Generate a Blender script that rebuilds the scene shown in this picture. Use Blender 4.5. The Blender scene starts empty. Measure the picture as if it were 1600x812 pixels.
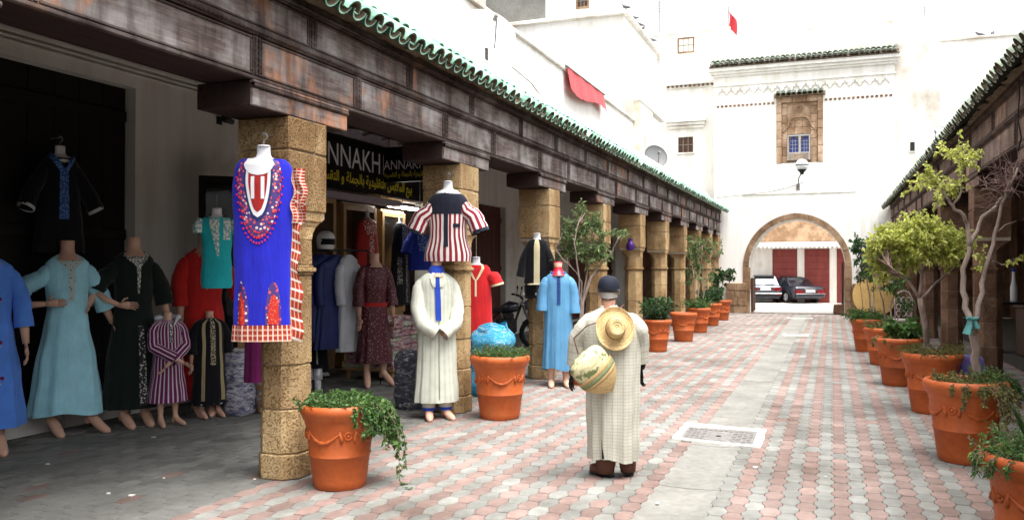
import bpy, math, random
from mathutils import Vector, Matrix, noise as mnoise
PI = math.pi
rnd = random.Random(11)
S = bpy.context.scene
COL = S.collection
R = math.radians

# ---------------------------------------------------------------- camera
FPX, CX, CY, VPX, VPY, EYE = 1300.0, 800.0, 406.0, 1300.0, 418.0, 1.7
TH = math.atan((VPX - CX) / FPX)
PH = math.atan((VPY - CY) / FPX)
cam_d = bpy.data.cameras.new('camera')
cam_d.sensor_width = 36.0
cam_d.lens = 36.0 * FPX / 1600.0
cam_d.clip_start = 0.05
cam_d.clip_end = 2000
cam = bpy.data.objects.new('camera', cam_d)
COL.objects.link(cam)
cam.location = (0, 0, EYE)
cam.rotation_euler = (PI / 2 + PH, 0, TH)
S.camera = cam
# ---------------------------------------------------------------- sky, sun, exposure
SUN_EL, SUN_AZ = R(72), R(118)          # azimuth clockwise from +Y (street axis)
world = bpy.data.worlds.new('World')
S.world = world
world.use_nodes = True
wn = world.node_tree
bg = wn.nodes['Background']
sky = wn.nodes.new('ShaderNodeTexSky')
sky.sky_type = 'NISHITA'
sky.sun_disc = False
sky.sun_elevation = SUN_EL
sky.sun_rotation = SUN_AZ
sky.air_density = 1.0
sky.dust_density = 4.0
hs = wn.nodes.new('ShaderNodeHueSaturation')
hs.inputs['Saturation'].default_value = 0.12     # bright overcast: the blue is veiled by cloud
hs.inputs['Value'].default_value = 1.0
wn.links.new(sky.outputs[0], hs.inputs['Color'])
wn.links.new(hs.outputs[0], bg.inputs['Color'])
bg.inputs['Strength'].default_value = 0.145
sun_d = bpy.data.lights.new('sun', 'SUN')
sun_d.energy = 2.0
sun_d.angle = R(45)
sun_d.color = (1.0, 0.96, 0.9)
sun = bpy.data.objects.new('sun', sun_d)
COL.objects.link(sun)
sd = Vector((math.sin(SUN_AZ) * math.cos(SUN_EL), math.cos(SUN_AZ) * math.cos(SUN_EL), math.sin(SUN_EL)))
sun.rotation_euler = sd.to_track_quat('Z', 'Y').to_euler()
sun.location = sd * 60
S.view_settings.view_transform = 'Standard'
S.view_settings.look = 'None'
S.view_settings.gamma = 1.0
S.view_settings.use_curve_mapping = False
S.view_settings.exposure = 1.6

# ---------------------------------------------------------------- pixel -> place helpers
F_ = Vector((-math.sin(TH) * math.cos(PH), math.cos(TH) * math.cos(PH), math.sin(PH)))
R_ = Vector((math.cos(TH), math.sin(TH), 0))
U_ = R_.cross(F_)
C_ = Vector((0, 0, EYE))
def ray(x, y): return F_ + R_ * ((x - CX) / FPX) + U_ * ((CY - y) / FPX)
def g(x, y, z=0.0):
    d = ray(x, y); return C_ + d * ((z - EYE) / d.z)
def onX(x, y, X):
    d = ray(x, y); return C_ + d * (X / d.x)
def onY(x, y, Y):
    d = ray(x, y); return C_ + d * (Y / d.y)
def onD(x, y, D): return C_ + ray(x, y) * D
def depth(p): return (Vector(p) - C_).dot(F_)
def proj(p):
    d = Vector(p) - C_; w = d.dot(F_)
    return CX + FPX * d.dot(R_) / w, CY - FPX * d.dot(U_) / w, w

# ---------------------------------------------------------------- objects
OFF = {}
def link(o, parent=None):
    COL.objects.link(o)
    if parent is not None:
        o.parent = parent
    OFF[o.name] = OFF[parent.name].copy() if parent is not None else Vector((0, 0, 0))
    return o
def tag(o, label=None, cat=None, group=None, kind=None):
    if label: o['label'] = label
    if cat: o['category'] = cat
    if group: o['group'] = group
    if kind: o['kind'] = kind
    return o
def thing(name, label, cat, loc=(0, 0, 0), rz=0, group=None):
    o = bpy.data.objects.new(name, None)
    o.empty_display_size = 0.1
    link(o)
    o.location = loc
    o.rotation_euler = (0, 0, rz)
    OFF[o.name] = Vector(loc)
    return tag(o, label, cat, group)
def copy_tree(o, parent=None):
    c = o.copy(); COL.objects.link(c); c.parent = parent
    OFF[c.name] = OFF.get(o.name, Vector()).copy()
    for ch in list(o.children): copy_tree(ch, c)
    return c

class MB:
    def __init__(s):
        s.v = []; s.f = []; s.m = []; s.uv = {}; s.tone = None
    def add(s, vs, fs, mi=0, uvs=None):
        b = len(s.v)
        s.v.extend([tuple(p) for p in vs])
        for k, f in enumerate(fs):
            if uvs: s.uv[len(s.f)] = uvs[k]
            s.f.append(tuple(i + b for i in f)); s.m.append(mi)
        return s
    def box(s, x0, x1, y0, y1, z0, z1, mi=0):
        vs = [(x, y, z) for z in (z0, z1) for y in (y0, y1) for x in (x0, x1)]
        return s.add(vs, [(0, 2, 3, 1), (4, 5, 7, 6), (0, 1, 5, 4), (2, 6, 7, 3), (0, 4, 6, 2), (1, 3, 7, 5)], mi)
    def cbox(s, x0, x1, y0, y1, z0, z1, c=0.01, j=0.0, mi=0):
        """box with chamfered edges and jitter"""
        X = (x0, x1); Y = (y0, y1); Z = (z0, z1); vs = []; idx = {}
        for a in (0, 1):
            for b in (0, 1):
                for d in (0, 1):
                    sx, sy, sz = (1 - 2 * a), (1 - 2 * b), (1 - 2 * d)
                    jj = [rnd.uniform(-j, j) for _ in range(3)]
                    p = (X[a] + jj[0], Y[b] + jj[1], Z[d] + jj[2])
                    idx[a, b, d, 0] = len(vs); vs.append((p[0], p[1] + sy * c, p[2] + sz * c))
                    idx[a, b, d, 1] = len(vs); vs.append((p[0] + sx * c, p[1], p[2] + sz * c))
                    idx[a, b, d, 2] = len(vs); vs.append((p[0] + sx * c, p[1] + sy * c, p[2]))
        fs = []
        q = idx
        for a in (0, 1):
            f = [q[a, 0, 0, 0], q[a, 1, 0, 0], q[a, 1, 1, 0], q[a, 0, 1, 0]]; fs.append(f if a else f[::-1])
            f = [q[0, a, 0, 1], q[1, a, 0, 1], q[1, a, 1, 1], q[0, a, 1, 1]]; fs.append(f if not a else f[::-1])
            f = [q[0, 0, a, 2], q[1, 0, a, 2], q[1, 1, a, 2], q[0, 1, a, 2]]; fs.append(f if a else f[::-1])
        for a in (0, 1):
            for b in (0, 1):
                e1 = [q[a, b, 0, 0], q[a, b, 1, 0], q[a, b, 1, 1], q[a, b, 0, 1]]
                fs.append(e1 if (a == b) == True else e1[::-1])
                e2 = [q[a, 0, b, 0], q[a, 1, b, 0], q[a, 1, b, 2], q[a, 0, b, 2]]
                fs.append(e2[::-1] if (a == b) else e2)
                e3 = [q[0, a, b, 1], q[1, a, b, 1], q[1, a, b, 2], q[0, a, b, 2]]
                fs.append(e3 if (a == b) else e3[::-1])
        for a in (0, 1):
            for b in (0, 1):
                for d in (0, 1):
                    f = [q[a, b, d, 0], q[a, b, d, 1], q[a, b, d, 2]]
                    fs.append(f if (a + b + d) % 2 == 1 else f[::-1])
        return s.add(vs, fs, mi)
    def lathe(s, prof, n=24, c=(0, 0, 0), mi=0, sx=1, sy=1, cap0=False, cap1=False):
        vs = []; fs = []
        for r, z in prof:
            for k in range(n):
                a = 2 * PI * k / n
                vs.append((c[0] + r * math.cos(a) * sx, c[1] + r * math.sin(a) * sy, c[2] + z))
        for i in range(len(prof) - 1):
            for k in range(n):
                k2 = (k + 1) % n
                fs.append((i * n + k, i * n + k2, (i + 1) * n + k2, (i + 1) * n + k))
        if cap0: fs.append(tuple(range(n))[::-1])
        if cap1: fs.append(tuple((len(prof) - 1) * n + k for k in range(n)))
        return s.add(vs, fs, mi)
    def tube(s, pts, rad, n=8, mi=0, caps=True, flat=None, up=None, wr=0.0):
        """tube along points; rad a number or list; flat (a,b) multiplies the two frame axes"""
        pts = [Vector(p) for p in pts]
        m = len(pts)
        rads = rad if isinstance(rad, (list, tuple)) else [rad] * m
        t0 = (pts[1] - pts[0]).normalized()
        ref = Vector(up) if up is not None else (Vector((0, 0, 1)) if abs(t0.z) < 0.9 else Vector((1, 0, 0)))
        nx = (ref - t0 * ref.dot(t0)).normalized()
        vs = []; fs = []; uvs = []
        for i in range(m):
            t = (pts[min(i + 1, m - 1)] - pts[max(i - 1, 0)])
            if t.length < 1e-9: t = t0.copy()
            t.normalize()
            nx = nx - t * nx.dot(t)
            if nx.length < 1e-6: nx = t.orthogonal()
            nx.normalize(); ny = t.cross(nx)
            fa, fb = flat if flat else (1, 1)
            for k in range(n):
                a = 2 * PI * k / n
                r = rads[i] * (1 + (wr * math.sin(i * 2.3 + k * 1.7) if wr else 0))
                vs.append(pts[i] + nx * (math.cos(a) * r * fa) + ny * (math.sin(a) * r * fb))
        for i in range(m - 1):
            for k in range(n):
                k2 = (k + 1) % n
                fs.append((i * n + k, i * n + k2, (i + 1) * n + k2, (i + 1) * n + k))
                uvs.append([(k / n, i / (m - 1)), ((k + 1) / n, i / (m - 1)), ((k + 1) / n, (i + 1) / (m - 1)), (k / n, (i + 1) / (m - 1))])
        if caps:
            fs.append(tuple(range(n))[::-1]); uvs.append([(0, 0)] * n)
            fs.append(tuple((m - 1) * n + k for k in range(n))); uvs.append([(0, 1)] * n)
        return s.add(vs, fs, mi, uvs)
    def ball(s, c, rx, ry=None, rz=None, nu=14, nv=9, mi=0, jit=0):
        ry = ry or rx; rz = rz or rx
        prof = []
        vs = [(c[0], c[1], c[2] - rz)]; fs = []
        for i in range(1, nv):
            ph = -PI / 2 + PI * i / nv
            for k in range(nu):
                a = 2 * PI * k / nu
                q = 1 + (rnd.uniform(-jit, jit) if jit else 0)
                vs.append((c[0] + rx * math.cos(ph) * math.cos(a) * q, c[1] + ry * math.cos(ph) * math.sin(a) * q, c[2] + rz * math.sin(ph) * q))
        vs.append((c[0], c[1], c[2] + rz))
        for k in range(nu):
            fs.append((0, 1 + (k + 1) % nu, 1 + k))
        for i in range(nv - 2):
            for k in range(nu):
                a0 = 1 + i * nu
                fs.append((a0 + k, a0 + (k + 1) % nu, a0 + nu + (k + 1) % nu, a0 + nu + k))
        a0 = 1 + (nv - 2) * nu; top = len(vs) - 1
        for k in range(nu):
            fs.append((a0 + k, a0 + (k + 1) % nu, top))
        return s.add(vs, fs, mi)
    def prism(s, poly, axis, a0, a1, mi=0):
        """extrude a 2D polygon along axis 'x','y' or 'z' between a0 and a1"""
        def mk(p, a):
            return {'x': (a, p[0], p[1]), 'y': (p[0], a, p[1]), 'z': (p[0], p[1], a)}[axis]
        n = len(poly)
        vs = [mk(p, a0) for p in poly] + [mk(p, a1) for p in poly]
        fs = [tuple(range(n))[::-1], tuple(range(n, 2 * n))]
        for i in range(n):
            j = (i + 1) % n
            fs.append((i, j, n + j, n + i))
        return s.add(vs, fs, mi)
    def grid(s, fn, nu, nv, mi=0):
        vs = [fn(i / nu, j / nv) for j in range(nv + 1) for i in range(nu + 1)]
        fs = []; uvs = []
        for j in range(nv):
            for i in range(nu):
                a = j * (nu + 1) + i
                fs.append((a, a + 1, a + nu + 2, a + nu + 1))
                uvs.append([(i / nu, j / nv), ((i + 1) / nu, j / nv), ((i + 1) / nu, (j + 1) / nv), (i / nu, (j + 1) / nv)])
        return s.add(vs, fs, mi, uvs)
    def move(s, M, start=0):
        s.v[start:] = [tuple(M @ Vector(p)) for p in s.v[start:]]
        return s
    def mesh(s, name, mats, smooth=False, off=None):
        me = bpy.data.meshes.new(name)
        vv = s.v if off is None else [(a - off[0], b - off[1], c - off[2]) for a, b, c in s.v]
        me.from_pydata(vv, [], s.f)
        mats = mats if isinstance(mats, (list, tuple)) else [mats]
        for m in mats: me.materials.append(M[m] if isinstance(m, str) else m)
        if len(mats) > 1: me.polygons.foreach_set('material_index', s.m)
        if smooth:
            me.polygons.foreach_set('use_smooth', [True] * len(me.polygons))
        if s.uv:
            ul = me.uv_layers.new(name='UVMap')
            for p in me.polygons:
                q = s.uv.get(p.index)
                if q:
                    for li, u in zip(p.loop_indices, q): ul.data[li].uv = u
        if s.tone is not None:
            at = me.attributes.new('tone', 'FLOAT', 'POINT')
            at.data.foreach_set('value', s.tone)
        me.validate(verbose=False)
        me.update()
        return me
    def build(s, name, mats, parent=None, smooth=False, local=False, angle=None):
        off = None
        if parent is not None and not local: off = OFF[parent.name]
        me = s.mesh(name, mats, smooth, off)
        if smooth and angle:
            me.set_sharp_from_angle(angle=R(angle))
        return link(bpy.data.objects.new(name, me), parent)
def place(name, me, loc, parent=None, rot=(0, 0, 0), scale=(1, 1, 1)):
    o = link(bpy.data.objects.new(name, me), parent)
    o.location = Vector(loc) - (OFF[parent.name] if parent is not None else Vector())
    o.rotation_euler = rot
    o.scale = scale
    return o

# ---------------------------------------------------------------- materials
M = {}
def _nt(name):
    m = bpy.data.materials.new(name); m.use_nodes = True
    nt = m.node_tree; b = nt.nodes['Principled BSDF']
    M[name] = m
    return m, nt, b
def nd(nt, t, **kw):
    n = nt.nodes.new(t)
    for k, v in kw.items():
        if k.startswith('_'): setattr(n, k[1:], v)
        else: n.inputs[k.replace('_', ' ')].default_value = v
    return n
def coords(nt, kind, stretch=(1, 1, 1)):
    if kind == 'pos':
        o = nt.nodes.new('ShaderNodeNewGeometry').outputs['Position']
    else:
        tc = nt.nodes.new('ShaderNodeTexCoord')
        o = tc.outputs['UV' if kind == 'uv' else 'Object']
    mp = nt.nodes.new('ShaderNodeMapping')
    mp.inputs['Scale'].default_value = stretch
    nt.links.new(o, mp.inputs['Vector'])
    return mp.outputs[0]
def ramp(nt, fac, stops, interp='LINEAR'):
    r = nt.nodes.new('ShaderNodeValToRGB'); cr = r.color_ramp; cr.interpolation = interp
    while len(cr.elements) < len(stops): cr.elements.new(0.5)
    for e, (p, c) in zip(cr.elements, stops):
        e.position = p; e.color = (c[0], c[1], c[2], 1)
    nt.links.new(fac, r.inputs[0])
    return r.outputs[0]
def mix(nt, fac, a, b, mode='MIX'):
    n = nt.nodes.new('ShaderNodeMix'); n.data_type = 'RGBA'; n.blend_type = mode
    for sock, v in ((n.inputs[0], fac), (n.inputs[6], a), (n.inputs[7], b)):
        if hasattr(v, 'is_output'): nt.links.new(v, sock)
        elif isinstance(v, (int, float)): sock.default_value = v
        else: sock.default_value = (v[0], v[1], v[2], 1)
    return n.outputs[2]
def mth(nt, op, a, b=None, c=None):
    n = nt.nodes.new('ShaderNodeMath'); n.operation = op
    for i, v in enumerate((a, b, c)):
        if v is None: continue
        if hasattr(v, 'is_output'): nt.links.new(v, n.inputs[i])
        else: n.inputs[i].default_value = v
    return n.outputs[0]
def noise(nt, vec, scale, detail=5, rough=0.6, dist=0):
    n = nd(nt, 'ShaderNodeTexNoise', Scale=scale, Detail=detail, Roughness=rough, Distortion=dist)
    nt.links.new(vec, n.inputs['Vector'])
    return n.outputs[0]
def set_bump(nt, b, h, strength, dist=0.01):
    bp = nd(nt, 'ShaderNodeBump', Strength=strength, Distance=dist)
    nt.links.new(h, bp.inputs['Height'])
    nt.links.new(bp.outputs[0], b.inputs['Normal'])
def mulc(c, k): return tuple(min(1, x * k) for x in c)
def pm(name, stops, scale=4, stretch=(1, 1, 1), detail=6, rough=0.8, bump=0.3, bscale=30, kind='pos', spec=0.3,
       metal=0, coat=0, fine=0.25, rand=0.0, dist=0, sheen=0, tone=False, bdist=0.01):
    m, nt, b = _nt(name)
    v = coords(nt, kind, stretch)
    col = ramp(nt, noise(nt, v, scale, detail, 0.62, dist), stops)
    if fine:
        f = ramp(nt, noise(nt, v, scale * 9, 4), [(0.3, (1 - fine,) * 3), (0.7, (1 + fine * 0.3,) * 3)])
        col = mix(nt, 1.0, col, f, 'MULTIPLY')
    if rand:
        oi = nt.nodes.new('ShaderNodeObjectInfo')
        f = ramp(nt, oi.outputs['Random'], [(0, (1 - rand,) * 3), (1, (1 + rand * 0.4,) * 3)])
        col = mix(nt, 1.0, col, f, 'MULTIPLY')
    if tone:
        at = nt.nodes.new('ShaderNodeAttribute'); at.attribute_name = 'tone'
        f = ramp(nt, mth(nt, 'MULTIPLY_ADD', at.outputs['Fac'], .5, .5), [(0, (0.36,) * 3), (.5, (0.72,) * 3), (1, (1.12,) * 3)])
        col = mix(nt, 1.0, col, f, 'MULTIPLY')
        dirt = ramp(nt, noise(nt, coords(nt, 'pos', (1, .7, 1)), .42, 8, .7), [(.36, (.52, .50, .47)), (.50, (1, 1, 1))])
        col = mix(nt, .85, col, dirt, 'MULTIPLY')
    nt.links.new(col, b.inputs['Base Color'])
    b.inputs['Roughness'].default_value = rough
    b.inputs['Specular IOR Level'].default_value = spec
    b.inputs['Metallic'].default_value = metal
    b.inputs['Coat Weight'].default_value = coat
    b.inputs['Coat Roughness'].default_value = 0.1
    if sheen: b.inputs['Sheen Weight'].default_value = sheen
    if bump:
        set_bump(nt, b, noise(nt, v, bscale, 5), bump, bdist)
    return m
def flat(name, c, rough=0.7, v=0.12, **kw):
    kw.setdefault('scale', 6); kw.setdefault('kind', 'obj')
    return pm(name, [(0.3, mulc(c, 1 - v)), (0.7, mulc(c, 1 + v))], rough=rough, **kw)
def emis(name, c, st):
    m, nt, b = _nt(name)
    b.inputs['Base Color'].default_value = (*c, 1)
    b.inputs['Emission Color'].default_value = (*c, 1)
    b.inputs['Emission Strength'].default_value = st
def glass(name, c, rough=0.05, alpha=1.0):
    m, nt, b = _nt(name)
    b.inputs['Base Color'].default_value = (*c, 1)
    b.inputs['Roughness'].default_value = rough
    b.inputs['Specular IOR Level'].default_value = 0.6
    v = coords(nt, 'obj')
    set_bump(nt, b, noise(nt, v, 3, 2), 0.05)
    if alpha < 1: b.inputs['Alpha'].default_value = alpha

# plaster
def plaster(name, base, stain, amt, bump=0.25):
    m, nt, b = _nt(name)
    v = coords(nt, 'pos')
    n1 = noise(nt, v, 0.7, 8, 0.65)
    col = ramp(nt, n1, [(0.30, stain), (0.30 + amt, base), (1, base)])
    vs = coords(nt, 'pos', (3, 3, 0.35))
    n2 = ramp(nt, noise(nt, vs, 1.2, 6), [(0.35, (0.86, 0.84, 0.80)), (0.6, (1, 1, 1))])
    col = mix(nt, 1, col, n2, 'MULTIPLY')
    nt.links.new(col, b.inputs['Base Color'])
    b.inputs['Roughness'].default_value = 0.9
    b.inputs['Specular IOR Level'].default_value = 0.15
    set_bump(nt, b, noise(nt, v, 14, 8), bump)
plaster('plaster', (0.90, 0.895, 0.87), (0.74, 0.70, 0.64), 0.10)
plaster('plaster_worn', (0.84, 0.83, 0.79), (0.48, 0.42, 0.35), 0.22)
plaster('parapet', (0.80, 0.76, 0.66), (0.50, 0.44, 0.34), 0.20)
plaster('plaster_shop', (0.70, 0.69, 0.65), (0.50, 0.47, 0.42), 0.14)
plaster('mortar_white', (0.80, 0.79, 0.75), (0.6, 0.57, 0.52), 0.15, 0.5)
# stone
def stone(name, a, b2, dark, pits=1.0):
    m, nt, b = _nt(name)
    v = coords(nt, 'pos')
    col = ramp(nt, noise(nt, v, 3.0, 8, 0.68), [(0.25, dark), (0.48, b2), (0.70, a), (0.9, mulc(a, 1.18))])
    pit = noise(nt, v, 62, 3, 0.6)
    pf = ramp(nt, pit, [(0.35, (0.38, 0.30, 0.22)), (0.45, (1, 1, 1))])
    col = mix(nt, 0.75 * pits, col, pf, 'MULTIPLY')
    oi = nt.nodes.new('ShaderNodeObjectInfo')
    f = ramp(nt, oi.outputs['Random'], [(0, (0.80, 0.76, 0.72)), (1, (1.1, 1.1, 1.08))])
    col = mix(nt, 1, col, f, 'MULTIPLY')
    grime = ramp(nt, noise(nt, coords(nt, 'pos', (1.2, 1.2, 0.6)), 1.6, 6, 0.6), [(0.42, (0.50, 0.43, 0.38)), (0.58, (1, 1, 1))])
    col = mix(nt, 0.8, col, grime, 'MULTIPLY')
    nt.links.new(col, b.inputs['Base Color'])
    b.inputs['Roughness'].default_value = 0.95
    b.inputs['Specular IOR Level'].default_value = 0.1
    h = mth(nt, 'ADD', mth(nt, 'MULTIPLY', ramp(nt, pit, [(0.34, (0, 0, 0)), (0.5, (1, 1, 1))]), 1.0), mth(nt, 'MULTIPLY', noise(nt, v, 9, 8, 0.7), 1.6))
    set_bump(nt, b, h, 0.9, 0.012)
stone('stone', (0.70, 0.53, 0.31), (0.58, 0.41, 0.22), (0.33, 0.22, 0.12))
stone('stone_brown', (0.36, 0.23, 0.165), (0.27, 0.165, 0.115), (0.15, 0.09, 0.065), 0.5)
stone('stone_gate', (0.50, 0.36, 0.24), (0.42, 0.29, 0.19), (0.30, 0.2, 0.14), 0.4)
stone('stone_frame', (0.70, 0.52, 0.38), (0.62, 0.45, 0.32), (0.50, 0.35, 0.24), 0.3)
flat('mortar', (0.40, 0.33, 0.24), 0.95, kind='pos', scale=8, bump=0.5)
# old carved wood
def oldwood(name, stops, ember, amt, wear=(0.42, 0.40, 0.38)):
    m, nt, b = _nt(name)
    v = coords(nt, 'pos', (14, 0.9, 14))
    grain = noise(nt, v, 3.2, 8, 0.7)
    col = ramp(nt, grain, stops)
    big = noise(nt, coords(nt, 'pos', (1, 1, 1.6)), 1.7, 5, 0.6)
    col = mix(nt, ramp(nt, big, [(0.46, (0, 0, 0)), (0.70, (0.75, 0.75, 0.75))]), col, wear)
    st = noise(nt, coords(nt, 'pos', (1, 1.0, 0.7)), 1.15, 7, 0.68, 0.3)
    col = mix(nt, ramp(nt, st, [(0.545, (0, 0, 0)), (0.545 + amt, (0.85, 0.85, 0.85))]), col, ember)
    dk = noise(nt, coords(nt, 'pos', (1, 3.2, 0.5)), 1.9, 6, 0.65)
    col = mix(nt, 0.85, col, ramp(nt, dk, [(0.34, (0.30, 0.26, 0.25)), (0.56, (1, 1, 1))]), 'MULTIPLY')
    nt.links.new(col, b.inputs['Base Color'])
    b.inputs['Roughness'].default_value = 0.75
    b.inputs['Specular IOR Level'].default_value = 0.25
    set_bump(nt, b, grain, 0.6, 0.006)
oldwood('beam_wood', [(0.2, (0.035, 0.024, 0.022)), (0.5, (0.16, 0.12, 0.11)), (0.8, (0.36, 0.30, 0.275))], (0.52, 0.24, 0.13), 0.07, (0.50, 0.485, 0.475))
oldwood('beam_wood_frame', [(0.2, (0.020, 0.013, 0.012)), (0.5, (0.062, 0.042, 0.037)), (0.8, (0.15, 0.11, 0.098))], (0.24, 0.12, 0.07), 0.12, (0.22, 0.19, 0.18))
oldwood('beam_brown_frame', [(0.2, (0.030, 0.017, 0.014)), (0.5, (0.085, 0.048, 0.038)), (0.8, (0.15, 0.09, 0.07))], (0.22, 0.12, 0.08), 0.12, (0.14, 0.095, 0.08))
oldwood('beam_brown', [(0.2, (0.07, 0.040, 0.034)), (0.5, (0.19, 0.112, 0.088)), (0.8, (0.30, 0.20, 0.16))], (0.50, 0.32, 0.23), 0.10, (0.32, 0.235, 0.205))
pm('ceiling_wood', [(0.3, (0.025, 0.014, 0.013)), (0.7, (0.06, 0.033, 0.028))], 2, (14, 1, 14), rough=0.85)  # ceiling timber; its dark tone also paints shade on beam core and corbels
pm('door_black', [(0.3, (0.003, 0.002, 0.002)), (0.7, (0.008, 0.005, 0.0045))], 3, (6, 6, 0.6), rough=0.75, bump=0.2)
pm('door_maroon', [(0.3, (0.070, 0.018, 0.012)), (0.7, (0.12, 0.032, 0.022))], 3, (8, 8, 0.8), rough=0.65)
pm('door_red', [(0.3, (0.19, 0.032, 0.028)), (0.7, (0.27, 0.055, 0.048))], 2, (3, 3, 0.6), rough=0.6)
pm('door_brown', [(0.3, (0.05, 0.022, 0.014)), (0.7, (0.10, 0.05, 0.03))], 3, (8, 8, 0.8), rough=0.7)
# roof tiles
pm('tile_green', [(0.30, (0.10, 0.26, 0.18)), (0.50, (0.26, 0.50, 0.37)), (0.68, (0.42, 0.62, 0.50)), (0.84, (0.52, 0.46, 0.33))], 5, rough=0.42, spec=0.5, bump=0.3, bscale=26, rand=0.35)
pm('tile_clay', [(0.3, (0.10, 0.07, 0.045)), (0.7, (0.24, 0.18, 0.12))], 8, rough=0.9, rand=0.3)  # clay darkened so the tile hollows look shaded
pm('tile_dark', [(0.30, (0.07, 0.10, 0.075)), (0.55, (0.17, 0.21, 0.16)), (0.8, (0.38, 0.36, 0.28))], 5, rough=0.7, rand=0.35)
# ground
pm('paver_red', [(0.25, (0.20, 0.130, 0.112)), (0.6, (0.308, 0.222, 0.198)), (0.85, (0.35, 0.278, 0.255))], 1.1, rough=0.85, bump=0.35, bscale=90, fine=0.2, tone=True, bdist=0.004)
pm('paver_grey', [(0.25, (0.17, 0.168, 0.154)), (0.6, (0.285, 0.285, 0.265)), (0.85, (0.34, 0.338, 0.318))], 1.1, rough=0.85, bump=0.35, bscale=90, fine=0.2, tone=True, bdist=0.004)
pm('joint_sand', [(0.3, (0.045, 0.038, 0.032)), (0.7, (0.09, 0.078, 0.066))], 6, rough=1)
pm('slab_concrete', [(0.3, (0.18, 0.175, 0.158)), (0.7, (0.275, 0.268, 0.246))], 1.6, rough=0.9, bump=0.4, bscale=60, fine=0.2)
pm('forecourt', [(0.3, (0.42, 0.39, 0.37)), (0.7, (0.56, 0.53, 0.50))], 0.8, rough=0.9)
pm('iron', [(0.3, (0.16, 0.15, 0.145)), (0.7, (0.34, 0.32, 0.31))], 14, rough=0.7, metal=0.3)
pm('dark_iron', [(0.3, (0.02, 0.02, 0.02)), (0.7, (0.05, 0.05, 0.05))], 14, rough=0.55, metal=0.4)
# pots and plants
pm('terracotta', [(0.25, (0.32, 0.066, 0.016)), (0.55, (0.50, 0.108, 0.024)), (0.85, (0.57, 0.17, 0.058))], 2.2, rough=0.55, spec=0.35, bump=0.15, bscale=45, fine=0.16, rand=0.12)
pm('soil', [(0.3, (0.03, 0.02, 0.014)), (0.7, (0.08, 0.055, 0.04))], 30, rough=1, bump=1)
def leafmat(name, a, b2, c, trans=0.35):
    m, nt, b = _nt(name)
    v = coords(nt, 'pos')
    col = ramp(nt, noise(nt, v, 13, 3), [(0.3, a), (0.5, b2), (0.72, c)])
    at = nt.nodes.new('ShaderNodeAttribute'); at.attribute_name = 'tone'
    f = ramp(nt, at.outputs['Fac'], [(0, (0.55,) * 3), (1, (1.35, 1.35, 1.2))])
    col = mix(nt, 1, col, f, 'MULTIPLY')
    nt.links.new(col, b.inputs['Base Color'])
    b.inputs['Roughness'].default_value = 0.55
    b.inputs['Specular IOR Level'].default_value = 0.3
    tr = nt.nodes.new('ShaderNodeBsdfTranslucent')
    nt.links.new(col, tr.inputs['Color'])
    ms = nt.nodes.new('ShaderNodeMixShader'); ms.inputs[0].default_value = trans
    nt.links.new(b.outputs[0], ms.inputs[1]); nt.links.new(tr.outputs[0], ms.inputs[2])
    nt.links.new(ms.outputs[0], nt.nodes['Material Output'].inputs['Surface'])
leafmat('leaf_green', (0.045, 0.10, 0.03), (0.085, 0.17, 0.05), (0.15, 0.26, 0.08))
leafmat('leaf_dark', (0.025, 0.06, 0.025), (0.045, 0.105, 0.04), (0.08, 0.16, 0.06))
leafmat('leaf_lime', (0.32, 0.37, 0.07), (0.54, 0.58, 0.16), (0.72, 0.72, 0.30), 0.5)
leafmat('leaf_tree', (0.08, 0.13, 0.05), (0.15, 0.22, 0.09), (0.26, 0.32, 0.16))
leafmat('leaf_dry', (0.16, 0.12, 0.05), (0.20, 0.20, 0.07), (0.25, 0.26, 0.10))
pm('bark_pale', [(0.3, (0.22, 0.16, 0.13)), (0.7, (0.44, 0.35, 0.30))], 9, (2, 2, 0.6), rough=0.9, bump=0.6)
pm('bark_twig', [(0.3, (0.17, 0.10, 0.09)), (0.7, (0.30, 0.20, 0.18))], 9, rough=0.9)
# ================================================================ GROUND
GATE_Y = 32.6
mb = MB()
mb.box(-160, 160, -60, GATE_Y + 0.6, -0.30, -0.024)
tag(mb.build('ground', 'joint_sand'), 'sand bed under the pavers of the covered street', 'ground', kind='structure')
mb = MB()
mb.add([(-160, GATE_Y + 0.61, -0.02), (160, GATE_Y + 0.61, -0.02), (160, GATE_Y + 5, -0.15), (-160, GATE_Y + 5, -0.15), (-160, 600, -0.15), (160, 600, -0.15)],
       [(0, 1, 2, 3), (3, 2, 5, 4)])
tag(mb.build('road', 'forecourt'), 'pale concrete forecourt beyond the gate arch where the cars stand', 'road', kind='structure')

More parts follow.
